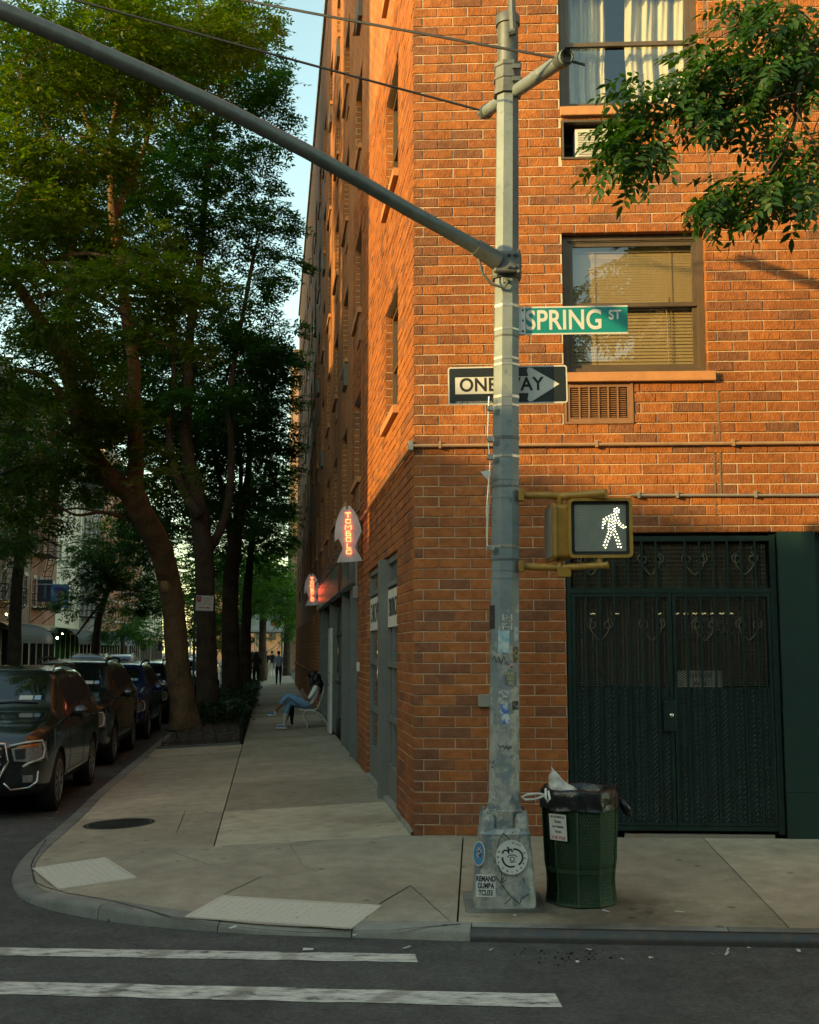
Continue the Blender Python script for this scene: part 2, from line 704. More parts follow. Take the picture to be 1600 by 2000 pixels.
def bark_mat(name, col):
    m, n, l, b = nodes_of(name)
    geo = n.new('ShaderNodeNewGeometry')
    mp = n.new('ShaderNodeMapping')
    mp.inputs['Scale'].default_value = (1, 1, .13)
    l.new(geo.outputs['Position'], mp.inputs['Vector'])
    z = n.new('ShaderNodeTexNoise')
    z.inputs['Scale'].default_value = 34
    z.inputs['Detail'].default_value = 7
    z.inputs['Roughness'].default_value = .65
    l.new(mp.outputs[0], z.inputs['Vector'])
    z2 = n.new('ShaderNodeTexNoise')
    z2.inputs['Scale'].default_value = 3
    z2.inputs['Detail'].default_value = 6
    l.new(geo.outputs['Position'], z2.inputs['Vector'])
    ad = n.new('ShaderNodeMath')
    ad.operation = 'ADD'
    l.new(z.outputs['Fac'], ad.inputs[0])
    l.new(z2.outputs['Fac'], ad.inputs[1])
    r = n.new('ShaderNodeValToRGB')
    r.color_ramp.elements[0].position, r.color_ramp.elements[0].color = .36, (*[c * .35 for c in col], 1)
    r.color_ramp.elements[1].position, r.color_ramp.elements[1].color = .66, (*[c * 1.35 for c in col], 1)
    hv = n.new('ShaderNodeMath')
    hv.operation = 'MULTIPLY'
    hv.inputs[1].default_value = .5
    l.new(ad.outputs[0], hv.inputs[0])
    l.new(hv.outputs[0], r.inputs['Fac'])
    l.new(r.outputs[0], b.inputs['Base Color'])
    b.inputs['Roughness'].default_value = .9
    bp = n.new('ShaderNodeBump')
    bp.inputs['Strength'].default_value = 1
    bp.inputs['Distance'].default_value = .05
    l.new(z.outputs['Fac'], bp.inputs['Height'])
    l.new(bp.outputs['Normal'], b.inputs['Normal'])
    return m


M_BRICK_O = brick_mat('clay_brick', 'OBJECT')
M_BRICK_G = brick_mat('clay_brick_rest', 'GEOMETRY')
M_MORTAR = mat('mortar', (.56, .42, .29), .9, var=.18, vs=9, bump=.3, bs=90)
M_BTEX = brick_tex('brickwork', (.40, .133, .042), (.27, .098, .042), (.50, .36, .23))
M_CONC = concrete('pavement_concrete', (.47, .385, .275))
M_CONCD = concrete('corner_concrete', (.375, .318, .235))
M_KERB = concrete('kerb_concrete', (.27, .255, .22))
M_ASPH = asphalt('asphalt')
M_STEEL = mat('galvanised_steel', (.36, .37, .36), .5, .55, var=.25, vs=7, bump=.1, bs=30)
M_DARK = mat('dark_gap', (.012, .012, .012), .9)

# ================================================================== GROUND
ROADZ = -.22


def dists(x, y):
    q = Vector((x - C0.x, y - C0.y, 0))
    return q.dot(nR), q.dot(nL)


def SZ(x, y):
    """height of the pavement: it falls to the kerb, and a little more at the two ramps"""
    a, b = dists(x, y)
    z = -.045 * max(a, b, 0)
    for cx, cy, r in ((-1.0, 8.35, .75), (-3.25, 10.1, .7)):
        z -= .04 * math.exp(-((x - cx) ** 2 + (y - cy) ** 2) / (r * r))
    return z


def LP(t, d):
    p = C0 + dL * t + nL * d
    return (p.x, p.y)


def RP(s, d):
    p = C0 + dR * s + nR * d
    return (p.x, p.y)


# road
g = MB()
g.add([(-300, -60, ROADZ), (300, -60, ROADZ), (300, 600, ROADZ), (-300, 600, ROADZ)], [(0, 1, 2, 3)])
road = g.build('road', M_ASPH)
tag(road, 'dark worn asphalt of the crossing and both streets', kind='structure')

# crosswalk bars
M_PAINT = mat('road_paint', (.62, .60, .54), .75, var=.12, vs=5, col2=(.50, .48, .43), bump=.2, bs=120)


def paint_mat():
    m, n, l, b = nodes_of('worn_road_paint')
    geo = n.new('ShaderNodeNewGeometry')
    z = n.new('ShaderNodeTexNoise')
    z.inputs['Scale'].default_value = 9
    z.inputs['Detail'].default_value = 10
    z.inputs['Roughness'].default_value = .75
    mp = n.new('ShaderNodeMapping')
    mp.inputs['Scale'].default_value = (.55, 1.6, 1)
    l.new(geo.outputs['Position'], mp.inputs['Vector'])
    l.new(mp.outputs[0], z.inputs['Vector'])
    r = n.new('ShaderNodeValToRGB')
    e = r.color_ramp
    e.elements[0].position, e.elements[0].color = .385, (.085, .082, .073, 1)
    e.elements[1].position, e.elements[1].color = .62, (.72, .67, .57, 1)
    k = e.elements.new(.45)
    k.color = (.42, .40, .35, 1)
    l.new(z.outputs['Fac'], r.inputs['Fac'])
    w = n.new('ShaderNodeTexWave')
    w.inputs['Scale'].default_value = .35
    w.inputs['Distortion'].default_value = 9
    w.inputs['Detail'].default_value = 3
    w.inputs['Detail Scale'].default_value = .8
    l.new(geo.outputs['Position'], w.inputs['Vector'])
    r2 = n.new('ShaderNodeValToRGB')
    r2.color_ramp.elements[0].position, r2.color_ramp.elements[0].color = .02, (.55, .53, .5, 1)
    r2.color_ramp.elements[1].position, r2.color_ramp.elements[1].color = .09, (1, 1, 1, 1)
    l.new(w.outputs['Fac'], r2.inputs['Fac'])
    mx = n.new('ShaderNodeMix')
    mx.data_type = 'RGBA'
    mx.blend_type = 'MULTIPLY'
    mx.inputs[0].default_value = .8
    l.new(r.outputs[0], mx.inputs[6])
    l.new(r2.outputs[0], mx.inputs[7])
    l.new(mx.outputs[2], b.inputs['Base Color'])
    b.inputs['Roughness'].default_value = .8
    return m


M_WPAINT = paint_mat()
rng0 = random.Random(3)
for (pa, pb, w) in (((-9.0, 8.45), (.03, 7.865), .2), ((-9.0, 7.73), (.83, 6.945), .265), ((-9.0, 6.80), (-2.0, 6.30), .265)):
    a, b = Vector((*pa, ROADZ + .004)), Vector((*pb, ROADZ + .004))
    d = (b - a).normalized()
    nn = Vector((-d.y, d.x, 0))
    N = 60
    top = [a + (b - a) * i / N + nn * (w / 2 + rng0.uniform(-.012, .010)) for i in range(N + 1)]
    bot = [a + (b - a) * i / N - nn * (w / 2 + rng0.uniform(-.012, .010)) for i in range(N + 1)]
    bot[-1] += d * .03
    m = MB()
    m.add(top + bot, [(i, i + N + 1, i + N + 2, i + 1) for i in range(N)])
    m.build('crosswalk_stripe', M_WPAINT, road)

# kerb path (outer top edge)
kp = [LP(t, 3.72) for t in (190, 120, 60, 30, 14, 8, 5)] + [(-3.97, 14.1), (-3.80, 12.7), (-3.64, 11.4), (-3.43, 10.45), (-3.08, 9.68), (-2.62, 9.2), (-1.95, 8.80),
      (-1.15, 8.54), (-.4, 8.43), (.42, 8.33), (1.6, 8.24), (2.73, 8.16), (4.5, 8.07), (8, 7.88), (30, 6.75)]


def catmull(P, k):
    P = [Vector((p[0], p[1], 0)) for p in P]
    out = []
    for i in range(len(P) - 1):
        p0, p1, p2, p3 = P[max(i - 1, 0)], P[i], P[i + 1], P[min(i + 2, len(P) - 1)]
        L_ = (p2 - p1).length
        # keep neighbouring spans of very different length from overshooting
        m1 = (p2 - p0) / max((p2 - p1).length + (p1 - p0).length, 1e-6) * L_
        m2 = (p3 - p1) / max((p3 - p2).length + (p2 - p1).length, 1e-6) * L_
        for j in range(k):
            t = j / k
            out.append(p1 * (2 * t ** 3 - 3 * t * t + 1) + m1 * (t ** 3 - 2 * t * t + t) + p2 * (-2 * t ** 3 + 3 * t * t) + m2 * (t ** 3 - t * t))
    out.append(P[-1])
    return out


KP = catmull(kp, 8)
KW = .17


def inner_of(i):
    a, b = KP[max(i - 1, 0)], KP[min(i + 1, len(KP) - 1)]
    t = (b - a).normalized()
    return KP[i] + Vector((-t.y, t.x, 0)) * KW


KI = [inner_of(i) for i in range(len(KP))]
kerb = empty('kerb', (0, 0, 0))
tag(kerb, 'low concrete kerb rounding the street corner, steel faced at one end', kind='structure')
M_KSTEEL = mat('kerb_steel', (.10, .095, .085), .38, .6, var=.3, vs=10, col2=(.11, .065, .045), thr=(.5, .8), bump=.2, bs=20)


def kerb_piece(i0, i1, steel, first, last):
    rings = []
    for i in range(i0, i1 + 1):
        o, n_ = KP[i], KI[i]
        t = (n_ - o).normalized()
        z = SZ(o.x, o.y)
        zi = SZ(n_.x, n_.y)
        e = Vector((0, 0, 0))
        if i == i0 and not first:
            e = (KP[i + 1] - KP[i]).normalized() * .004
        if i == i1 and not last:
            e = (KP[i - 1] - KP[i]).normalized() * .004
        rings.append([tuple(p + e) for p in (Vector((o.x, o.y, ROADZ - .05)) - t * .015, Vector((o.x, o.y, z - .03)), Vector((o.x, o.y, z)) + t * .014 - Vector((0, 0, .009)),
                      Vector((o.x, o.y, z)) + t * .04, Vector((n_.x, n_.y, zi + .001)), Vector((n_.x, n_.y, ROADZ - .05)))])
    m = MB()
    m.rings(rings)
    m.build('kerb_stone', M_KERB, kerb, autos=40)
    if steel:
        r2 = []
        for i in range(i0, i1 + 1):
            o, n_ = KP[i], KI[i]
            t = (n_ - o).normalized()
            z = SZ(o.x, o.y)
            r2.append([tuple(p) for p in (Vector((o.x, o.y, ROADZ - .04)) - t * .03, Vector((o.x, o.y, z - .055)) - t * .02, Vector((o.x, o.y, z - .02)) - t * .008, Vector((o.x, o.y, z + .003)) + t * .02,
                                          Vector((o.x, o.y, z + .003)) + t * .06, Vector((o.x, o.y, ROADZ - .04)) + t * .01)])
        m = MB()
        m.rings(r2)
        m.build('steel_facing', M_KSTEEL, kerb, autos=35)


step = 10
idx = list(range(0, len(KP), step))
if idx[-1] != len(KP) - 1:
    idx[-1] = len(KP) - 1
i_steel = min(range(len(KP)), key=lambda i: (KP[i] - Vector((.48, 8.33, 0))).length)
idx = sorted(set([i for i in idx if abs(i - i_steel) > 4] + [i_steel]))
for a, b in zip(idx[:-1], idx[1:]):
    kerb_piece(a, b, a >= i_steel, a == 0, b == len(KP) - 1)

# pavement slabs -----------------------------------------------------------
pave = MB()
sidewalk_slabs = []


def grid_poly(poly, cell):
    bm = bmesh.new()
    f = bm.faces.new([bm.verts.new((x, y, 0)) for x, y in poly])
    xs = [p[0] for p in poly]
    ys = [p[1] for p in poly]
    x = math.floor(min(xs) / cell) * cell + cell
    while x < max(xs):
        bmesh.ops.bisect_plane(bm, geom=bm.verts[:] + bm.edges[:] + bm.faces[:], plane_co=(x, 0, 0), plane_no=(1, 0, 0))
        x += cell
    y = math.floor(min(ys) / cell) * cell + cell
    while y < max(ys):
        bmesh.ops.bisect_plane(bm, geom=bm.verts[:] + bm.edges[:] + bm.faces[:], plane_co=(0, y, 0), plane_no=(0, 1, 0))
        y += cell
    return bm


def slab(poly, m=None, cell=.5, gap=.007, lift=0.):
    # base sheet under the joints
    bm = grid_poly(poly, cell)
    for v in bm.verts:
        v.co.z = SZ(v.co.x, v.co.y) - .03
    pave.bm(bm)
    c = Vector((sum(p[0] for p in poly) / len(poly), sum(p[1] for p in poly) / len(poly), 0))
    ins = []
    n_ = len(poly)
    area = sum(poly[i][0] * poly[(i + 1) % n_][1] - poly[(i + 1) % n_][0] * poly[i][1] for i in range(n_))
    sg = 1 if area > 0 else -1
    for i in range(n_):
        p0, p1, p2 = Vector(poly[i - 1]), Vector(poly[i]), Vector(poly[(i + 1) % n_])
        e1, e2 = (p1 - p0).normalized(), (p2 - p1).normalized()
        n1, n2 = Vector((-e1.y, e1.x)) * sg, Vector((-e2.y, e2.x)) * sg
        b = (n1 + n2)
        b = b / max(b.length_squared, .3) * 2
        ins.append(tuple(p1 + b * gap))
    bm = grid_poly(ins, cell)
    for v in bm.verts:
        v.co.z = SZ(v.co.x, v.co.y) + lift
    ext = bmesh.ops.extrude_edge_only(bm, edges=[e for e in bm.edges if e.is_boundary])
    for v in ext['geom']:
        if isinstance(v, bmesh.types.BMVert):
            v.co.z -= .05
    s = MB()
    s.bm(bm)
    sidewalk_slabs.append((s, m or M_CONC))


# corner pour: bounded by the kerb
ks = [(p.x, p.y) for p in KI]
ia = min(range(len(KI)), key=lambda i: (KI[i] - Vector((*LP(.25, 3.5), 0))).length)
ib = min(range(len(KI)), key=lambda i: (KI[i] - Vector((*RP(.47, 2.9), 0))).length)
corner = [LP(0.05, 0), RP(0.0, 0.0), RP(.47, 0.0)] + [ks[i] for i in range(ib, ia - 1, -1)]
slab(corner, M_CONCD, .35)
# slabs along the front
ss = [.47, 2.72, 5.6, 8.2, 11, 14, 17, 20]
for a, b in zip(ss[:-1], ss[1:]):
    ja = min(range(len(KI)), key=lambda i: abs((KI[i] - C0).dot(dR) - a) + (100 if KI[i].y > 9.5 else 0))
    jb = min(range(len(KI)), key=lambda i: abs((KI[i] - C0).dot(dR) - b) + (100 if KI[i].y > 9.5 else 0))
    poly = [RP(a, 0), RP(b, 0)] + [ks[i] for i in range(jb, ja - 1, -1)]
    slab(poly, M_CONC, .9)
# slabs up the side street
tt = [.05, 2.55, 5.4, 8.2, 10.6, 13.2, 15.8, 18.4, 21, 24, 27, 30, 34, 38, 42, 47, 52, 60, 70, 80, 95, 110, 130, 150, 188]
PIT = (12.2, 18.6, 1.95, 3.52)
for a, b in zip(tt[:-1], tt[1:]):
    slab([LP(a, 0), LP(a, 1.88), LP(b, 1.88), LP(b, 0)], M_CONC, 1.2)
    ja = min(range(len(KI)), key=lambda i: abs((KI[i] - C0).dot(dL) - a) + (100 if KI[i].x > -3 else 0))
    jb = min(range(len(KI)), key=lambda i: abs((KI[i] - C0).dot(dL) - b) + (100 if KI[i].x > -3 else 0))
    if a == .05:
        ja = ia
    outer = [ks[i] for i in range(ja, jb - 1, -1)]
    if a >= 47 or b <= 13.3:
        if a == 10.6:
            slab([LP(a, 1.88), LP(12.2, 1.88), LP(12.2, 3.55), LP(a, 3.55)], M_CONC, 1.2)
        else:
            slab([LP(a, 1.88)] + outer + [LP(b, 1.88)], M_CONC, .6 if a < 6 else 3)
sidewalk = pave.build('sidewalk', mat('joint_dirt', (.035, .032, .027), .95, var=.3))
tag(sidewalk, 'grey concrete sidewalk of scored slabs round the corner', kind='structure')
for s, m in sidewalk_slabs:
    s.build('slab', m, sidewalk)

# tree pit strip: soil
s = MB()
rs = random.Random(5)
NT, ND = 70, 8
for i in range(NT + 1):
    for j in range(ND + 1):
        t = 12.2 + (46.8 - 12.2) * i / NT
        d = 1.93 + (3.56 - 1.93) * j / ND
        x, y = LP(t, d)
        hump = .10 * math.sin(math.pi * j / ND) * min(1, i / 2 + .12)
        s.v.append((x, y, SZ(x, y) + .005 + hump + rs.uniform(-.015, .015)))
for i in range(NT):
    for j in range(ND):
        a = i * (ND + 1) + j
        s.f.append((a, a + 1, a + ND + 2, a + ND + 1))
        s.mi.append(0)
soil = s.build('tree_pit_soil', mat('soil', (.055, .036, .022), .95, var=.5, vs=14, bump=.8, bs=25), smooth=True)
tag(soil, 'dark brown soil of the planting strip between kerb and sidewalk', kind='structure')

# the far pavement of the side street
m = MB()
m.box((0, 0, 0), (1, 1, 1))
m.v = [(*LP(a, b), c) for a, b, c in [(10, 12.9, ROADZ - .1), (190, 12.9, ROADZ - .1), (190, 16.6, ROADZ - .1), (10, 16.6, ROADZ - .1), (10, 12.9, -.12), (190, 12.9, -.12), (190, 16.6, -.08), (10, 16.6, -.08)]]
tag(m.build('far_sidewalk', M_CONC), 'concrete sidewalk along the far side of the side street', kind='structure')

# manhole cover, pad
mh = thing('manhole_cover', 'round dark iron manhole cover set in the sidewalk near the kerb', 'manhole cover', (-3.17, 13.17, SZ(-3.17, 13.17)))
M_IRON = mat('cast_iron', (.05, .048, .042), .55, .6, var=.35, vs=18, bump=.3, bs=60)


def ground_disc(mb, cx, cy, r0, r1, z0, n=40):
    pts = []
    for r in (r0, r1):
        for k in range(n):
            a = 2 * math.pi * k / n
            x, y = cx + r * math.cos(a), cy + r * math.sin(a)
            pts.append((x, y, SZ(x, y) + z0))
    mb.add(pts, [(k, (k + 1) % n, n + (k + 1) % n, n + k) for k in range(n)])


m = MB()
ground_disc(m, -3.17, 13.17, .345, .385, .004)
m.build('rim', M_IRON, mh)
m = MB()
ground_disc(m, -3.17, 13.17, .001, .338, .003)
pl = m.build('plate', M_IRON, mh)
m = MB()
for i in range(-9, 10):
    for j in range(-9, 10):
        if i * i + j * j < 84:
            x, y = -3.17 + i * .034, 13.17 + j * .034
            z = SZ(x, y)
            m.box((x - .011, y - .011, z), (x + .011, y + .011, z + .009))
tag(m.build('tread_stud', M_IRON, pl), kind='stuff')
# the pad's edge is a scored groove beside it
M_TACT = mat('tactile_concrete', (.66, .59, .48), .8, var=.12, vs=9, bump=.25, bs=120, col2=(.55, .49, .40))


def tactile(name, label, a, b, c, d, nu, nv):
    """a,b,c,d: ground corners; domes in nu x nv"""
    P = [Vector((p[0], p[1])) for p in (a, b, c, d)]
    ctr = sum((p for p in P), Vector((0, 0))) / 4
    root = thing(name, label, 'tactile paving', (ctr.x, ctr.y, SZ(ctr.x, ctr.y)), group='tactile panels at the ramps')

    def uv(u, v):
        return P[0].lerp(P[1], u).lerp(P[3].lerp(P[2], u), v)
    m = MB()
    n = 6
    vs, fs = [], []
    for j in range(n + 1):
        for i in range(n + 1):
            q = uv(i / n, j / n)
            vs.append((q.x, q.y, SZ(q.x, q.y) + .006))
    for j in range(n):
        for i in range(n):
            k = j * (n + 1) + i
            fs.append((k, k + 1, k + n + 2, k + n + 1))
    m.add(vs, fs)
    ed = [uv(0, 0), uv(1, 0), uv(1, 1), uv(0, 1)]
    m.build('panel', M_TACT, root)
    m = MB()
    for j in range(nv):
        for i in range(nu):
            q = uv((i + .5) / nu, (j + .5) / nv)
            z = SZ(q.x, q.y) + .006
            m.lathe([(.0135, 0), (.0125, .0035), (.0075, .0062)], (q.x, q.y, z), 7)
    tag(m.build('dome', M_TACT, root, autos=50), kind='stuff')
    m = MB()
    for k in range(4):
        p, q = ed[k], ed[(k + 1) % 4]
        m.bar((p.x, p.y, SZ(p.x, p.y) + .004), (q.x, q.y, SZ(q.x, q.y) + .004), .016, .010)
    m.build('edge_strip', M_TACT, root)


tactile('tactile_paving', 'long pale tactile panel with raised domes beside the near kerb', (-1.42, 9.24), (-.215, 8.95), (-.41, 8.42), (-1.6, 8.70), 22, 10)
tactile('tactile_paving', 'smaller pale tactile panel with raised domes by the rounded kerb at left', (-3.33, 10.72), (-2.78, 11.03), (-2.26, 10.0), (-2.82, 9.76), 11, 20)

# scored lines and cracks in the corner pour
m = MB()
M_CRACK = mat('crack', (.05, .047, .04), .95)


def gline(mb, pts, w, z=.003):
    P = []
    for a, b in zip(pts[:-1], pts[1:]):
        k = max(2, int(math.dist(a, b) / .12))
        for i in range(k):
            P.append((a[0] + (b[0] - a[0]) * i / k, a[1] + (b[1] - a[1]) * i / k))
    P.append(pts[-1])
    rr = random.Random(len(P))
    L_, R_ = [], []
    for i, p in enumerate(P):
        a, b = P[max(i - 1, 0)], P[min(i + 1, len(P) - 1)]
        t = Vector((b[0] - a[0], b[1] - a[1]))
        t.normalize()
        o = rr.uniform(-.4, .4) * w
        ww = w * rr.uniform(.35, .7)
        for lst, sg in ((L_, 1), (R_, -1)):
            x, y = p[0] - t.y * (sg * ww + o), p[1] + t.x * (sg * ww + o)
            lst.append((x, y, SZ(x, y) + z))
    n = len(P)
    mb.add(L_ + R_, [(i, i + 1, n + i + 1, n + i) for i in range(n - 1)])


def gp(px, py):
    z = -.1
    for _ in range(12):
        r = ray(px, py)
        k = (z - CZ) / r.z
        z = SZ(r.x * k, r.y * k)
    return (r.x * k, r.y * k)


for pts, w in (([(510, 1713), (438, 1747)], .006), ([(741, 1766), (802, 1730)], .008), ([(802, 1730), (880, 1800)], .006), ([(684, 1812), (672, 1822)], .008),
               ([(90, 1640), (60, 1690), (70, 1725), (130, 1745), (240, 1765), (330, 1790)], .012), ([(330, 1790), (420, 1805), (600, 1822), (760, 1818), (900, 1805)], .010),
               ([(268, 1713), (420, 1690), (700, 1660)], .004), ([(340, 1665), (410, 1690)], .004), ([(345, 1628), (362, 1584)], .008), ([(362, 1584), (170, 1592)], .007),
               ([(700, 1800), (720, 1790)], .01), ([(560, 1640), (590, 1690), (640, 1712)], .003)):
    gline(m, [gp(*p) for p in pts], w)
m.build('crack', M_CRACK, sidewalk)

# ================================================================== CORNER BUILDING
bld = thing('brick_building', 'tall orange brick corner building with brown framed windows and dark gate', 'building', C0)
CRS = .1016
WIN_L = (1.49, 2.90, 4.47, 5.905)
WIN_U = (1.49, 2.90, 7.215, 8.68)
VENT = (1.485, 2.165, 3.955, 4.385)
ACS = (1.50, 2.17, 6.67, 7.085)
GATE = (1.475, 3.86, -.2, 2.885)
SHOP = (3.86, 7.2, -.2, 2.885)
holesR = [WIN_L, WIN_U, VENT, ACS, GATE, SHOP]
STORE = [4.47 + 2.745 * k for k in range(6)]
colsL = [1.45, 6.95] + [10.25 + 3.3 * k for k in range(12)]
WW, WH = 1.45, 1.42
holesL = []
for t0 in colsL:
    for z0 in STORE:
        if z0 + WH < 19.6:
            holesL.append((-(t0 + WW), -t0, z0, z0 + WH))
BAY1 = (-5.45, -1.52, -.2, 2.86)
BAY2 = (-20.6, -7.35, -.2, 2.86)
holesL += [BAY1, BAY2]


def wall_sheet(name, x0, x1, z0, z1, holes, y, depth, m, M, grow=0.):
    hs = [(a - grow, b + grow, c - grow, d + grow) for a, b, c, d in holes if b > x0 and a < x1 and d > z0 and c < z1]
    xs = sorted(set([x0, x1] + [v for h in hs for v in h[:2] if x0 < v < x1]))
    zs = sorted(set([z0, z1] + [v for h in hs for v in h[2:] if z0 < v < z1]))
    vid = {}
    mb = MB()

    def V(i, j):
        if (i, j) not in vid:
            vid[(i, j)] = len(mb.v)
            mb.v.append((xs[i], y, zs[j]))
        return vid[(i, j)]
    for i in range(len(xs) - 1):
        for j in range(len(zs) - 1):
            cx, cz = (xs[i] + xs[i + 1]) / 2, (zs[j] + zs[j + 1]) / 2
            if any(a < cx < b and c < cz < d for a, b, c, d in hs):
                continue
            mb.f.append((V(i, j), V(i + 1, j), V(i + 1, j + 1), V(i, j + 1)))
            mb.mi.append(0)
    for a, b, c, d in hs:
        a, b, c, d = max(a, x0), min(b, x1), max(c, z0), min(d, z1)
        for p, q in (((a, c), (b, c)), ((b, c), (b, d)), ((b, d), (a, d)), ((a, d), (a, c))):
            mb.add([(p[0], y, p[1]), (q[0], y, q[1]), (q[0], y + depth, q[1]), (p[0], y + depth, p[1])], [(0, 1, 2, 3)])
    me = mb.mesh(name, m)
    return link(name, me, M, bld)


BX1, BZ1 = 4.9, 9.4        # how far single bricks are laid on the front
LX1 = 8.75                 # and up the side
wall_front = wall_sheet('wall', 0.006, BX1, -.3, BZ1, holesR, .009, .12, M_MORTAR, RF, .004)
wall_side = wall_sheet('wall', -LX1, -.006, -.3, BZ1, holesL, .009, .12, M_MORTAR, LF, .004)
wall_sheet('wall', BX1, 26, -.3, BZ1, holesR, 0, .12, M_BTEX, RF)
wall_sheet('wall', 0, 26, BZ1, 20, [], 0, .12, M_BTEX, RF)
wall_sheet('wall', -52, -LX1, -.3, BZ1, holesL, 0, .14, M_BTEX, LF)
wall_sheet('wall', -52, 0, BZ1, 20, holesL, 0, .14, M_BTEX, LF)
m = MB()
p = [Vector((*RP(0, 0), 0)), Vector((*RP(26, 0), 0)), Vector((*(Vector(RP(26, 0)) + 52 * dL.xy), 0)), Vector((*LP(52, 0), 0))]
m.add([(q.x, q.y, 19.7) for q in p], [(0, 1, 2, 3)])
m.add([(p[3].x, p[3].y, -.3), (p[2].x, p[2].y, -.3), (p[2].x, p[2].y, 20), (p[3].x, p[3].y, 20)], [(0, 1, 2, 3)])
m.add([(p[1].x, p[1].y, -.3), (p[2].x, p[2].y, -.3), (p[2].x, p[2].y, 20), (p[1].x, p[1].y, 20)], [(0, 1, 2, 3)])
m.build('roof', mat('roofing', (.12, .11, .10), .9), bld)
m = MB()
m.box((-52.1, -.07, 20.0), (.07, .25, 20.22))
m.build('coping', mat('coping_stone', (.42, .38, .31), .8), bld, LF)
m = MB()
m.box((-.05, -.07, 20.0), (26, .25, 20.22))
m.build('coping', MATS['coping_stone'], bld, RF)


def lay(x0, x1, z1, holes, first):
    """running bond: list of (xa, xb, za, zb) with the openings cut out"""
    out = []
    k = 0
    J = .0105
    while k * CRS < z1:
        za, zb = k * CRS + J / 2, (k + 1) * CRS - J / 2
        x = x0
        n = 0
        while x < x1 - .01:
            w = (first[k % 2]) if n == 0 else .305
            rects = [(x + (0 if n == 0 else J / 2), min(x + w, x1) - J / 2, za, zb)]
            for a, b, c, d in holes:
                nr = []
                for (p, q, r, s_) in rects:
                    if q <= a or p >= b or s_ <= c or r >= d:
                        nr.append((p, q, r, s_))
                        continue
                    if p < a:
                        nr.append((p, a, r, s_))
                    if q > b:
                        nr.append((b, q, r, s_))
                    if r < c:
                        nr.append((max(p, a), min(q, b), r, c))
                    if s_ > d:
                        nr.append((max(p, a), min(q, b), d, s_))
                rects = nr
            out += [r for r in rects if r[1] - r[0] > .03 and r[3] - r[2] > .02]
            x += w
            n += 1
        k += 1
    return out


def brick_shape(w, h, c=.004, dep=.1):
    a, b = w / 2, h / 2
    v = [(-a, dep, -b), (a, dep, -b), (a, dep, b), (-a, dep, b), (-a, c, -b), (a, c, -b), (a, c, b), (-a, c, b),
         (-a + c, 0, -b + c), (a - c, 0, -b + c), (a - c, 0, b - c), (-a + c, 0, b - c)]
    f = [(8, 9, 10, 11)]
    for i in range(4):
        j = (i + 1) % 4
        f.append((4 + i, 4 + j, 8 + j, 8 + i))
        f.append((i, j, 4 + j, 4 + i))
    return v, f


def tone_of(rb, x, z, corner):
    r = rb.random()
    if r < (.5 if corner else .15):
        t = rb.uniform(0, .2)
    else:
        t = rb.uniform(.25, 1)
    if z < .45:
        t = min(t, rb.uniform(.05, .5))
    return t


BR = []
rb = random.Random(11)
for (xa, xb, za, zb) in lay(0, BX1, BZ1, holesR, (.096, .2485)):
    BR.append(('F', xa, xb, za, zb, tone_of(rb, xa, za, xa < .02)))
for (xa, xb, za, zb) in [(-q, -p, r, s_) for (p, q, r, s_) in lay(0, LX1, BZ1, [(-b, -a, c, d) for a, b, c, d in holesL], (.2485, .096))]:
    BR.append(('S', xa, xb, za, zb, tone_of(rb, xa, za, False)))
# the single bricks: those that show largest (near, whole, in the frame); the rest is one mass of real bricks
cand = []
for i, b in enumerate(BR):
    if b[0] == 'F' and b[2] < 3.9 and b[2] - b[1] > .2:
        w = RF @ Vector(((b[1] + b[2]) / 2, 0, (b[3] + b[4]) / 2))
        hidden = (.78 < (b[1] + b[2]) / 2 < 1.2 and b[3] < 8)
        if not hidden:
            cand.append(((w - Vector((0, 0, CZ))).length, i))
cand.sort()
single = set(i for _, i in cand[:300])
shapes = {}
restF = MB()
restS = MB()
toneF, toneS = [], []
for i, (side, xa, xb, za, zb, tn) in enumerate(BR):
    w, h = xb - xa, zb - za
    jx, jy = rb.uniform(-.002, .002), rb.uniform(-.0042, .003)
    if i in single:
        key = (round(w, 3), round(h, 3))
        if key not in shapes:
            v, f = brick_shape(*key)
            q = MB()
            q.add(v, f)
            shapes[key] = q.mesh('brick', M_BRICK_O)
        o = link('brick', shapes[key], RF @ Matrix.Translation(((xa + xb) / 2 + jx, jy, (za + zb) / 2)) @ Matrix.Rotation(rb.uniform(-.004, .004), 4, 'Y'), wall_front)
        o['tone'] = tn
    else:
        v, f = brick_shape(w, h)
        tgt, tl = (restF, toneF) if side == 'F' else (restS, toneS)
        cx, cz = (xa + xb) / 2, (za + zb) / 2
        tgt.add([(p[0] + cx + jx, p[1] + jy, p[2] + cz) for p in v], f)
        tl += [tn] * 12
for mb, tl, M, par in ((restF, toneF, RF, wall_front), (restS, toneS, LF, wall_side)):
    me = mb.mesh('bricks', M_BRICK_G)
    a = me.attributes.new('tone', 'FLOAT', 'POINT')
    a.data.foreach_set('value', tl)
    tag(link('brickwork', me, M, par), kind='stuff')

# windows ---------------------------------------------------------------
M_FRAME = mat('bronze_frame', (.115, .078, .048), .45, .25, var=.15, vs=5)
M_SILL = mat('terracotta_sill', (.46, .20, .085), .8, var=.12, vs=9, bump=.2, bs=60)
M_GLASS = glass('window_glass', refl=1.95)
M_GLASSD = glass('dark_glass', tint=(.55, .6, .6), refl=1.7)
M_ROOM = mat('room_dark', (.06, .055, .05), .9)
M_ROOMW = mat('room_wall', (.30, .27, .22), .9)
M_BLIND = mat('blind_slat', (.33, .21, .10), .6, var=.08)
M_CURT = mat('curtain_cloth', (.50, .42, .28), .85, var=.06, vs=3)


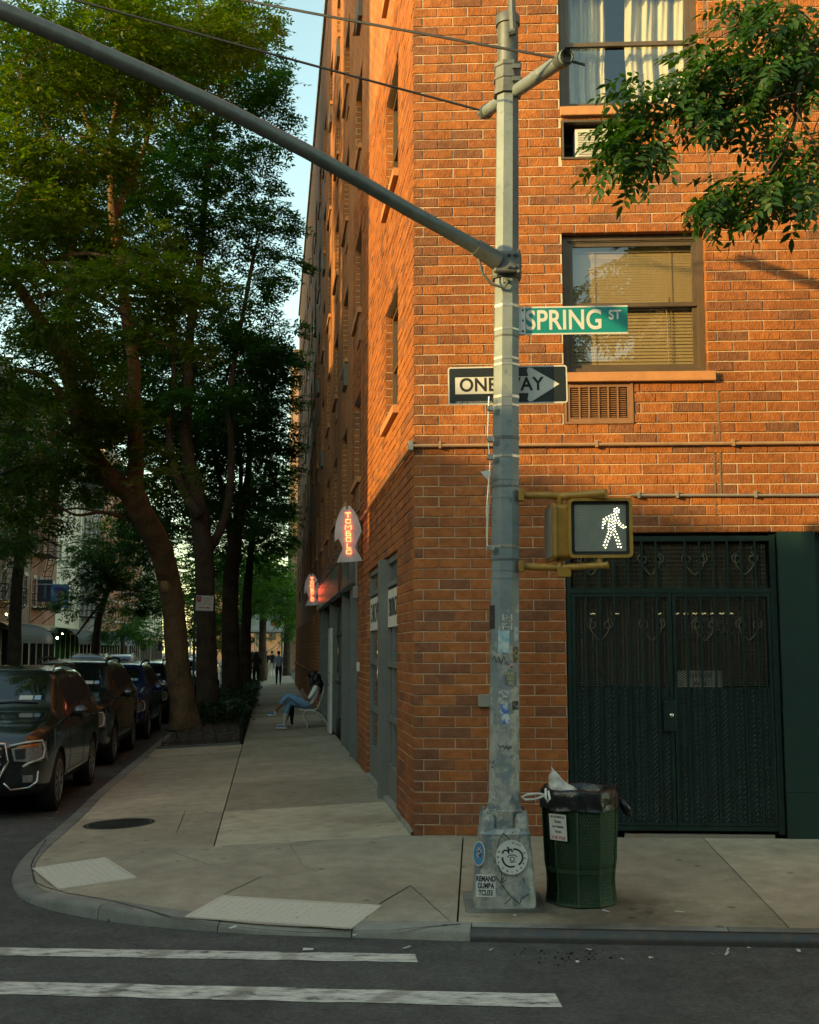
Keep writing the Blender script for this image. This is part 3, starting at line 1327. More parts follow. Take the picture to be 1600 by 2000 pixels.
def sash_frame(mb, x0, x1, z0, z1, y0, y1, w):
    mb.box((x0, y0, z0), (x0 + w, y1, z1))
    mb.box((x1 - w, y0, z0), (x1, y1, z1))
    mb.box((x0 + w, y0, z0), (x1 - w, y1, z0 + w))
    mb.box((x0 + w, y0, z1 - w), (x1 - w, y1, z1))


def front_window(h, blind):
    x0, x1, z0, z1 = h
    m = MB()
    sash_frame(m, x0 + .002, x1 - .002, z0 + .002, z1 - .002, .085, .17, .055)
    sash_frame(m, x0 + .057, x1 - .057, z0 + .057, z1 - .057, .097, .16, .012)
    w = m.build('window', M_FRAME, bld, RF)
    zm = (z0 + z1) / 2 + .01
    m = MB()
    sash_frame(m, x0 + .07, x1 - .07, zm - .03, z1 - .07, .108, .135, .042)
    m.build('upper_sash', M_FRAME, w, RF)
    m = MB()
    sash_frame(m, x0 + .07, x1 - .07, z0 + .07, zm + .02, .138, .165, .042)
    m.build('lower_sash', M_FRAME, w, RF)
    for (za, zb, y) in ((zm + .012, z1 - .112, .122), (z0 + .112, zm - .022, .152)):
        m = MB()
        m.add([(x0 + .112, y, za), (x1 - .112, y, za), (x1 - .112, y, zb), (x0 + .112, y, zb)], [(0, 1, 2, 3)])
        m.build('pane', M_GLASS, w, RF)
    m = MB()
    m.cbox((x0 - .0, -.055, z0 - .098), (x1 + .065, .16, z0 - .004), .005)
    m.build('sill', M_SILL, w, RF)
    # the room behind
    m = MB()
    X0, X1, Y1, Z0, Z1 = x0 - .4, x1 + .4, 2.2, z0 - .3, z1 + .25
    q = [(X0, .2, Z0), (X1, .2, Z0), (X1, Y1, Z0), (X0, Y1, Z0), (X0, .2, Z1), (X1, .2, Z1), (X1, Y1, Z1), (X0, Y1, Z1)]
    m.add(q, [(0, 1, 2, 3), (4, 5, 6, 7), (1, 2, 6, 5), (2, 3, 7, 6), (3, 0, 4, 7)])
    m.build('room', M_ROOMW, w, RF)
    if blind:
        sl = MB()
        sl.add([(-.62, -.012, -.0125), (.62, -.012, -.0125), (.62, .012, .0125), (-.62, .012, .0125)], [(0, 1, 2, 3)])
        me = sl.mesh('slat', M_BLIND)
        z = z1 - .17
        rr = random.Random(2)
        while z > z0 + .1:
            link('slat', me, RF @ Matrix.Translation(((x0 + x1) / 2, .205, z)) @ Matrix.Rotation(rr.uniform(-.004, .004), 4, 'Y') @ Matrix.Rotation(rad(34 if z > zm else 26), 4, 'X'), w)
            z -= .027 if z > zm else .0345
        m = MB()
        m.box((x0 + .06, .185, z1 - .15), (x1 - .06, .23, z1 - .1))
        for x in (x0 + .32, x1 - .32):
            m.box((x, .182, z0 + .1), (x + .006, .185, z1 - .12))
        m.tube([(x1 - .36, .178, zm + .1), (x1 - .35, .178, z0 + .12)], .004, 5)
        m.build('blind_cord', M_BLIND, w, RF)
    else:
        for (cx0, cx1, ph) in ((x0 + .06, x0 + .5, 0), (x0 + .72, x1 - .05, 2)):
            n, k = 60, 8
            vs, fs = [], []
            for j in range(k + 1):
                for i in range(n + 1):
                    u = i / n
                    zz = z1 - .06 - (z1 - z0 - .1) * j / k
                    x = cx0 + (cx1 - cx0) * u + .02 * math.sin(j * .9 + ph) * (j / k)
                    y = .30 + .035 * math.sin(u * 24 + ph) + .018 * math.sin(u * 51 + j * .4) + .02 * j / k
                    vs.append((x, y, zz))
            for j in range(k):
                for i in range(n):
                    a = j * (n + 1) + i
                    fs.append((a, a + 1, a + n + 2, a + n + 1))
            m = MB()
            m.add(vs, fs)
            m.build('curtain', M_CURT, w, RF, smooth=True)
    return w


w1 = front_window(WIN_L, True)
w2 = front_window(WIN_U, False)

# vent grille under the lower window
M_VENT = mat('vent_brown', (.26, .125, .065), .6, .1, var=.15, vs=8)
x0, x1, z0, z1 = VENT
m = MB()
sash_frame(m, x0 + .003, x1 - .003, z0 + .003, z1 - .003, -.012, .05, .022)
sash_frame(m, x0 + .025, x1 - .025, z0 + .025, z1 - .025, .0, .03, .035)
v = m.build('vent_grille', M_VENT, bld, RF)
m = MB()
m.add([(x0, .05, z0), (x1, .05, z0), (x1, .05, z1), (x0, .05, z1)], [(0, 1, 2, 3)])
m.build('backing', M_DARK, v, RF)
xs = np.linspace(x0 + .06, x1 - .06, 7)
m = MB()
for x in xs[1:-1]:
    m.box((x - .008, .0, z0 + .06), (x + .008, .03, z1 - .06))
m.build('divider', M_VENT, v, RF)
lv = MB()
lw = (xs[1] - xs[0]) - .02
lv.add([(-lw / 2, -.004, -.006), (lw / 2, -.004, -.006), (lw / 2, .012, .006), (-lw / 2, .012, .006), (-lw / 2, -.002, -.009), (lw / 2, -.002, -.009), (lw / 2, .014, .003), (-lw / 2, .014, .003)],
       [(0, 1, 2, 3), (4, 7, 6, 5), (0, 4, 5, 1), (1, 5, 6, 2), (2, 6, 7, 3), (3, 7, 4, 0)])
lme = lv.mesh('louvre', M_VENT)
for i in range(6):
    for j in range(14):
        link('louvre', lme, RF @ Matrix.Translation(((xs[i] + xs[i + 1]) / 2, .008, z0 + .075 + j * .0215)), v)

# air conditioner in its sleeve under the upper window
x0, x1, z0, z1 = ACS
m = MB()
sash_frame(m, x0 + .003, x1 - .003, z0 + .003, z1 - .003, -.01, .3, .02)
a = m.build('air_conditioner', M_FRAME, bld, RF)
m = MB()
m.cbox((x0 + .14, .07, z0 + .03), (x1 - .03, .3, z1 - .06), .008)
m.build('casing', mat('ac_white', (.62, .60, .55), .5), a, RF)
m = MB()
for j in range(11):
    m.box((x0 + .17, .062, z0 + .055 + j * .025), (x1 - .05, .075, z0 + .067 + j * .025))
m.build('fin', mat('ac_fin', (.42, .38, .30), .5, .3), a, RF)
m = MB()
m.add([(x0 + .01, .28, z0), (x1 - .01, .28, z0), (x1 - .01, .28, z1), (x0 + .01, .28, z1)], [(0, 1, 2, 3)])
m.build('sleeve_back', M_DARK, a, RF)

# conduits on the front
M_COND = mat('conduit_paint', (.42, .26, .15), .5, .3, var=.15)
m = MB()
m.tube([(-.03, -.035, 3.75), (4.0, -.035, 3.745), (9, -.035, 3.74)], .017, 8)
for x in (.25, .9, 1.78, 3.1):
    m.box((x, -.055, 3.72), (x + .025, -.002, 3.79))
m.build('conduit', M_COND, bld, RF, autos=40)
m = MB()
m.tube([(2.12, -.03, 3.245), (4.0, -.03, 3.235), (9, -.03, 3.235)], .014, 8)
for x in (2.18, 2.55, 3.3):
    m.box((x, -.05, 3.215), (x + .022, -.002, 3.28))
m.build('conduit', mat('conduit_grey', (.36, .33, .28), .45, .5), bld, RF, autos=40)
m = MB()
m.cbox((-.055, -.06, 3.70), (.0, -.005, 3.80), .01)
m.build('conduit_elbow', MATS['conduit_grey'], bld, RF)
m = MB()
m.tube([(-.0, -.03, 3.735), (-7.3, -.03, 3.72)], .016, 8)
m.build('conduit', M_COND, bld, LF, autos=40)
# vertical control joint
m = MB()
m.box((2.925, -.003, 2.95), (2.94, .01, 3.95))
m.box((2.98, -.003, 3.2), (2.995, .01, 4.36))
m.box((2.955, -.003, 5.95), (2.972, .01, 9.3))
m.build('control_joint', mat('sealant', (.16, .11, .07), .8), bld, RF)
# small grey box on the wall
m = MB()
m.cbox((.62, -.045, 1.21), (.76, -.002, 1.33), .006)
m.build('utility_box', mat('box_grey', (.25, .24, .21), .6), bld, RF)

# gate -------------------------------------------------------------------
M_GATE = mat('gate_paint', (.010, .028, .024), .38, .2, var=.3, vs=9, bump=.1, bs=40)
M_GREEN = mat('pier_green', (.008, .030, .025), .45, var=.2, vs=3)
gate = MB()
GX0, GX1 = 1.50, 3.46
gate.box((GX0 - .015, .02, .03), (GX0 + .025, .07, 2.86))
gate.box((GX1 - .025, .02, .03), (GX1 + .03, .07, 2.86))
gate.box((GX0 + .025, .02, 2.30), (GX1 - .025, .07, 2.345))
gate.box((GX0 + .025, .02, 2.80), (GX1 - .025, .07, 2.85))
gate.box((GX0 + .025, .025, .06), (GX1 - .025, .07, .10))
gate = gate.build('security_gate', M_GATE, bld, RF)
XM = 2.49
for (a, b, nm) in ((GX0 + .03, XM - .005, 'leaf'), (XM + .005, GX1 - .03, 'leaf')):
    m = MB()
    sash_frame(m, a, b, .105, 2.295, .024, .062, .032)
    lf = m.build('gate_leaf', M_GATE, gate, RF)
bar = MB()
bar.box((-.009, -.009, -1.09), (.009, .009, 1.09))
bme = bar.mesh('bar', M_GATE)
bar2 = MB()
bar2.box((-.009, -.009, -.225), (.009, .009, .225))
bme2 = bar2.mesh('bar', M_GATE)
bxs = []
for (a, b) in ((GX0 + .03, XM - .005), (XM + .005, GX1 - .03)):
    for i in range(1, 7):
        x = a + (b - a) * i / 7
        bxs.append(x)
        link('bar', bme, RF @ Matrix.Translation((x, .026, 1.2)), gate)
        link('bar', bme2, RF @ Matrix.Translation((x, .026, 2.573)), gate)
m = MB()
m.box((GX0 + .03, .045, .12), (XM - .006, .052, 1.40))
m.box((XM + .006, .045, .12), (GX1 - .03, .052, 1.40))
m.build('tread_plate', M_GATE, gate, RF)
m = MB()
k = 0
z = .14
while z < 1.385:
    x = GX0 + .05 + (.022 if k % 2 else 0)
    while x < GX1 - .05:
        s_ = 1 if (int(x * 100) + k) % 2 else -1
        dx, dz = .010, .010 * s_
        m.add([(x - dx - .003, .045, z - dz + .003 * s_), (x - dx + .003, .045, z - dz - .003 * s_), (x + dx + .003, .045, z + dz - .003 * s_), (x + dx - .003, .045, z + dz + .003 * s_),
               (x - dx, .0415, z - dz), (x + dx, .0415, z + dz)], [(0, 1, 4), (1, 2, 5, 4), (2, 3, 5), (3, 0, 4, 5)])
        x += .044
    z += .023
    k += 1
tag(m.build('tread_pattern', M_GATE, gate, RF), kind='stuff')


def expanded(mb, x0, x1, z0, z1, y, pw, ph, th, fn=None):
    """expanded metal: strands of a diamond lattice"""
    nx, nz = int((x1 - x0) / pw), int((z1 - z0) / ph)
    for i in range(nx):
        for j in range(nz):
            cx, cz = x0 + (i + .5) * pw, z0 + (j + .5) * ph
            P = [(cx - pw / 2, cz), (cx, cz + ph / 2), (cx + pw / 2, cz), (cx, cz - ph / 2)]
            for a, b in ((0, 1), (1, 2), (2, 3), (3, 0)):
                (ax, az), (bx_, bz) = P[a], P[b]
                dx, dz = bx_ - ax, bz - az
                ln = math.hypot(dx, dz)
                ox, oz = -dz / ln * th, dx / ln * th
                q = [(ax - ox, az - oz), (bx_ - ox, bz - oz), (bx_ + ox, bz + oz), (ax + ox, az + oz)]
                mb.add([(fn(u, w_) if fn else (u, y + (.003 if k2 in (0, 1) else -.001), w_)) for k2, (u, w_) in enumerate(q)], [(0, 1, 2, 3)])


m = MB()
expanded(m, GX0 + .06, XM - .03, 1.41, 2.27, .05, .036, .024, .0024)
expanded(m, XM + .03, GX1 - .06, 1.41, 2.27, .05, .036, .024, .0024)
expanded(m, GX0 + .05, GX1 - .05, 2.35, 2.80, .05, .024, .042, .0022)
tag(m.build('wire_mesh', mat('mesh_paint', (.085, .082, .056), .5, .3), gate, RF), kind='stuff')


m = MB()
for cx, cz in ((1.72, 2.58), (2.30, 2.58), (2.72, 2.58), (3.20, 2.58), (1.80, 1.95), (2.30, 1.95), (2.80, 1.95), (3.22, 1.95)):
    for f in (1, -1):
        pts = []
        for i in range(26):
            th = i / 25 * 2.5 * math.pi
            r = .018 + .036 * i / 25
            pts.append((cx + f * (.075 + r * math.cos(th)), .036, cz + .05 + r * math.sin(th)))
        lx, lz = pts[-1][0], pts[-1][2]
        for i in range(1, 8):
            u = i / 7
            pts.append((lx + (cx + f * .004 - lx) * (u ** 1.6) + f * .035 * math.sin(u * math.pi) , .036, lz - .21 * u))
        m = MB()
        m.tube(pts, .006, 5)
        m.build('scroll', mat('scroll_paint', (.13, .12, .085), .5, .3), gate, RF)

m = MB()
m.cbox((2.385, .008, .98), (2.505, .06, 1.27), .006)
lk = m.build('lock_plate', M_GATE, gate, RF)
m = MB()
m.lathe([(.0, 0), (.019, .0), (.019, .012), (.012, .018), (0, .02)], (0, 0, 0), 16)
m.build('lock_cylinder', mat('nickel', (.6, .58, .52), .25, 1), lk, RF @ Matrix.Translation((2.46, .01, 1.135)) @ Matrix.Rotation(rad(90), 4, 'X'), autos=40)
m = MB()
m.box((2.0, .04, -.03), (3.4, .10, .025))
m.build('threshold', mat('stone_step', (.30, .26, .2), .8, col2=(.3, .09, .04), thr=(.6, .7), vs=4), gate, RF)
# the shop doors behind the gate
M_SHOPF = mat('shop_frame', (.03, .032, .028), .5, .3)
m = MB()
sash_frame(m, 1.48, 3.5, -.02, 2.88, .36, .42, .07)
m.box((2.46, .355, .0), (2.53, .425, 2.88))
m.box((1.55, .355, 2.24), (3.43, .425, 2.34))
sd_ = m.build('shop_door', M_SHOPF, bld, RF)
for a, b, c, d in ((1.55, 2.46, .05, 2.24), (2.53, 3.43, .05, 2.24), (1.55, 2.46, 2.34, 2.81), (2.53, 3.43, 2.34, 2.81)):
    m = MB()
    m.add([(a, .39, c), (b, .39, c), (b, .39, d), (a, .39, d)], [(0, 1, 2, 3)])
    m.build('pane', M_GLASSD, sd_, RF)
TR = lambda x, y, z: RF @ Matrix.Translation((x, y, z)) @ Matrix.Rotation(rad(90), 4, 'X')
M_INK = mat('black_ink', (.012, .012, .012), .7)
M_LTR = mat('pale_lettering', (.30, .33, .32), .6)
text('CHIROPRACTOR', .125, M_INK, TR(2.03, .38, 1.74), sd_, sx=.72)
text('CHI', .1, M_INK, TR(2.3, .38, 2.04), sd_, sx=.8)
m = MB()
m.box((2.56, .40, 1.83), (3.42, .412, 2.10))
sg = m.build('sign_panel', mat('sign_dark', (.02, .035, .04), .5), sd_, RF)
text('SPRING STREET', .105, M_LTR, TR(2.99, .397, 2.04), sg, sx=.72)
text('CHIROPRACTIC', .12, M_LTR, TR(2.98, .397, 1.95), sg, sx=.72)
text('212 941 92 2', .085, M_LTR, TR(3.0, .397, 1.865), sg, sx=.8)
m = MB()
m.box((2.57, .36, 1.30), (3.02, .366, 1.55))
sg = m.build('notice', mat('notice_paper', (.36, .35, .30), .8), sd_, RF)
text('PLEASE USE', .062, M_INK, TR(2.8, .357, 1.505), sg, sx=.8)
text('MAIN', .062, M_INK, TR(2.8, .357, 1.425), sg, sx=.8)
m = MB()
m.box((1.55, .43, .05), (1.56, .44, 2.2))
m.box((1.6, .45, .8), (2.43, .455, 2.05))
m.build('door_poster', mat('poster_grey', (.11, .125, .13), .6, var=.2, vs=2), sd_, RF)
# room behind
m = MB()
q = [(1.3, .5, -.1), (3.8, .5, -.1), (3.8, 4.5, -.1), (1.3, 4.5, -.1), (1.3, .5, 2.95), (3.8, .5, 2.95), (3.8, 4.5, 2.95), (1.3, 4.5, 2.95)]
m.add(q, [(0, 1, 2, 3), (4, 5, 6, 7), (1, 2, 6, 5), (2, 3, 7, 6), (3, 0, 4, 7)])
m.build('room', M_ROOMW, bld, RF)
m = MB()
for i in range(9):
    m.box((2.75 + i * .105, 2.6, 2.17), (2.80 + i * .105, 2.63, 2.185))
for x in (1.93, 2.2):
    m.box((x, 2.2, 2.16), (x + .06, 2.23, 2.172))
m.build('ceiling_lamp', mat('lamp_glow', (1, .9, .7), emit=(1, .82, .55), es=.3), bld, RF)
m = MB()
for x0, x1, z0, z1 in ((1.9, 2.3, 2.33, 2.7), (2.75, 3.25, 2.33, 2.7)):
    m.box((x0, 1.2, z0), (x0 + .06, 1.25, z1))
    m.box((x1 - .06, 1.2, z0), (x1, 1.25, z1))
    m.box((x0 + .06, 1.2, z1 - .05), (x1 - .06, 1.25, z1))
m.build('inner_door_frame', mat('inner_white', (.5, .5, .46), .7), bld, RF)
# green pier and the next shop
m = MB()
m.box((3.505, -.02, -.2), (3.86, .3, .42))
m.box((3.505, -.012, .424), (3.86, .3, 2.885))
m.build('green_pier', M_GREEN, bld, RF)
m = MB()
m.box((3.865, .12, -.2), (7.2, .2, .5))
for x in (3.865, 4.9, 6.0, 7.1):
    m.box((x, .1, .5), (x + .07, .2, 2.885))
m.box((3.93, .1, 2.4), (7.1, .2, 2.46))
m.build('shop_window', M_GREEN, bld, RF)
m = MB()
m.add([(3.86, .17, .4), (7.2, .17, .4), (7.2, .17, 2.9), (3.86, .17, 2.9)], [(0, 1, 2, 3)])
m.build('pane', mat('night_glass', (.01, .012, .012), .05, var=0), bld, RF)

# side facade: upper windows -------------------------------------------------
M_WBACK = mat('window_dark', (.03, .03, .03), .25)
fr = MB()
sash_frame(fr, -WW + .002, -.002, .002, WH - .002, .09, .15, .06)
fr.box((-WW + .06, .1, WH / 2 - .02), (-.06, .14, WH / 2 + .02))
fme = fr.mesh('window', M_FRAME)
pn = MB()
pn.add([(-WW, .13, 0), (0, .13, 0), (0, .13, WH), (-WW, .13, WH)], [(0, 1, 2, 3)])
pme = pn.mesh('pane', mat('pane_dark', (.03, .035, .035), .06, var=.4, vs=.7, spec=.9))
sl_ = MB()
sl_.box((-WW - .04, -.06, -.095), (.04, .12, -.004))
sme = sl_.mesh('sill', M_SILL)
gr = MB()
gr.box((-.68, -.02, -.53), (-.02, .03, -.105))
gme = gr.mesh('vent_grille', M_VENT)
gr = MB()
gr.box((-.68, -.07, -.53), (-.02, .03, -.105))
gmx = gr.mesh('air_conditioner', mat('ac_side', (.12, .10, .08), .5, .2))
rr = random.Random(9)
for ci, t0 in enumerate(colsL):
    for z0 in STORE:
        if z0 + WH > 19.6:
            continue
        B = LF @ Matrix.Translation((-t0, 0, z0))
        w = link('window', fme, B, bld)
        link('pane', pme, B, w)
        link('sill', sme, B, w)
        if ci:
            link('vent_grille', gme if rr.random() < .72 else gmx, B, w)

# bay window of the corner shop ----------------------------------------------
M_POST = mat('shop_grey', (.165, .168, .148), .55, var=.12, vs=4)
m = MB()
sash_frame(m, -5.44, -1.53, .02, 2.85, .035, .12, .07)
m.cbox((-3.08, -.07, -.1), (-2.80, .12, 2.84), .004)
m.box((-5.37, .03, .09), (-3.08, .13, .42))
m.box((-2.80, .03, .09), (-1.6, .13, .42))
bay = m.build('shop_bay', M_POST, bld, LF)
for (a, b) in ((-2.80, -1.6), (-5.37, -3.08)):
    for z in (2.50, 1.55, .92):
        m = MB()
        m.box((a, .022, z), (b, .11, z + .06))
        m.build('transom', M_POST, bay, LF)
    m = MB()
    m.box((a, .03, 2.02), (b, .05, 2.46))
    ws = m.build('name_board', mat('board_white', (.62, .58, .48), .7, var=.06), bay, LF)
    T2 = LF @ Matrix.Translation(((a + b) / 2, .028, 2.24)) @ Matrix.Rotation(rad(90), 4, 'X')
    text('CHIROPRACTIC', .30 if b > -2 else .36, M_INK, T2, ws, sx=.48 if b > -2 else .8, bold=.004)
    m = MB()
    m.add([(a, .07, .42), (b, .07, .42), (b, .07, 2.8), (a, .07, 2.8)], [(0, 1, 2, 3)])
    m.build('pane', M_GLASSD, bay, LF)
m = MB()
m.box((-2.35, .035, .42), (-2.30, .10, 2.0))
m.box((-4.2, .035, .42), (-4.15, .10, 2.0))
m.build('mullion', M_POST, bay, LF)
m = MB()
q = [(-5.6, .25, -.1), (-1.4, .25, -.1), (-1.4, 1.3, -.1), (-5.6, 1.3, -.1), (-5.6, .25, 2.95), (-1.4, .25, 2.95), (-1.4, 1.3, 2.95), (-5.6, 1.3, 2.95)]
m.add(q, [(0, 1, 2, 3), (4, 5, 6, 7), (1, 2, 6, 5), (2, 3, 7, 6), (3, 0, 4, 7)])
m.build('room', M_ROOM, bld, LF)
m = MB()
m.add([(-5.5, -.05, -.2), (0, -.05, -.2), (0, -.02, .03), (-5.5, -.02, .03), (-5.5, .1, .05), (0, .008, .05)], [(0, 1, 2, 3), (3, 2, 5, 4)])
m.build('plinth', M_KERB, bld, LF)

# restaurant front ---------------------------------------------------------------
m = MB()
m.box((-20.6, .1, -.2), (-7.36, .2, .25))
for t in (8.3, 10.6, 15.2, 19.2, 20.5):
    m.box((-t - .16, -.05, -.1), (-t, .12, 2.80))
m.box((-20.6, .08, 2.05), (-7.4, .18, 2.12))
m.box((-20.6, .08, 1.0), (-7.4, .18, 1.06))
sf = m.build('restaurant_front', M_POST, bld, LF)
m = MB()
m.add([(-20.6, .14, .2), (-7.36, .14, .2), (-7.36, .14, 2.86), (-20.6, .14, 2.86)], [(0, 1, 2, 3)])
m.build('pane', mat('pane_shop', (.025, .03, .03), .07, var=.3, vs=.6, spec=.8), sf, LF)
m = MB()
for a in (-9.9, -7.95):
    m.box((a - .0, .07, 2.14), (a + .5, .09, 2.5))
m.build('menu_board', MATS['board_white'], sf, LF)
m = MB()
m.cbox((-20.8, -.13, 2.80), (-7.30, .0, 3.36), .01)
band = m.build('sign_band', mat('band_metal', (.30, .34, .37), .22, .75, var=.2, vs=1.5), bld, LF)
m = MB()
m.tube([(-20.8, -.1, 3.42), (-7.4, -.1, 3.42)], .015, 6)
for i in range(14):
    x = -20.3 + i * .95
    m.bar((x, -.08, 3.41), (x, -.2, 3.46), .015, .015)
    m.cbox((x - .04, -.24, 3.43), (x + .04, -.19, 3.48), .01)
m.build('sign_lamp', mat('lamp_metal', (.12, .12, .12), .4, .6), band, LF)
m = MB()
m.add([(-9.9, -.134, 2.82), (-10.6, -.134, 2.82), (-10.4, -.134, 3.34), (-9.5, -.134, 3.34)], [(0, 1, 2, 3)])
m.build('red_flash', mat('band_red', (.20, .03, .02), .4), band, LF)
m = MB()
m.cbox((-7.28, -.09, 2.55), (-7.15, -.003, 2.75), .01)
m.tube([(-7.2, -.03, 2.75), (-7.2, -.03, 3.7)], .02, 6)
m.build('junction_box', MATS['box_grey'], bld, LF)
m = MB()
m.cbox((-6.9, -.05, 1.42), (-6.78, -.003, 1.56), .01)
m.build('door_bell', MATS['board_white'], bld, LF)
# open white door leaf
m = MB()
m.cbox((-14.3, -.13, .02), (-13.42, -.075, 2.2), .006)
dr = m.build('door', mat('door_white', (.66, .62, .52), .6), bld, LF)
m = MB()
m.bar((-13.5, -.13, 1.02), (-13.5, -.19, 1.02), .02, .02)
m.bar((-13.5, -.18, 1.02), (-13.62, -.18, 1.02), .02, .02)
m.cbox((-13.53, -.14, 1.24), (-13.48, -.126, 1.29), .004)
m.build('handle', M_IRON, dr, LF)
# brick piers beyond
m = MB()
for i in range(24):
    t = 22.0 + i * 1.15
    m.box((-t - .5, -.10, -.2), (-t, .0, 1.05))
    m.box((-t - .5, -.08, 1.15), (-t, .0, 2.75))
m.box((-50, -.12, 1.06), (-21.6, .0, 1.14))
m.build('brick_pier', M_BTEX, bld, LF)

# ================================================================== BUILDINGS ACROSS THE SIDE STREET
M_TRIM = mat('stone_trim', (.30, .27, .22), .85)
M_FEI = mat('fire_escape_iron', (.02, .022, .022), .6, .3)
M_PDARK = MATS['pane_dark']
FACE = 16.6


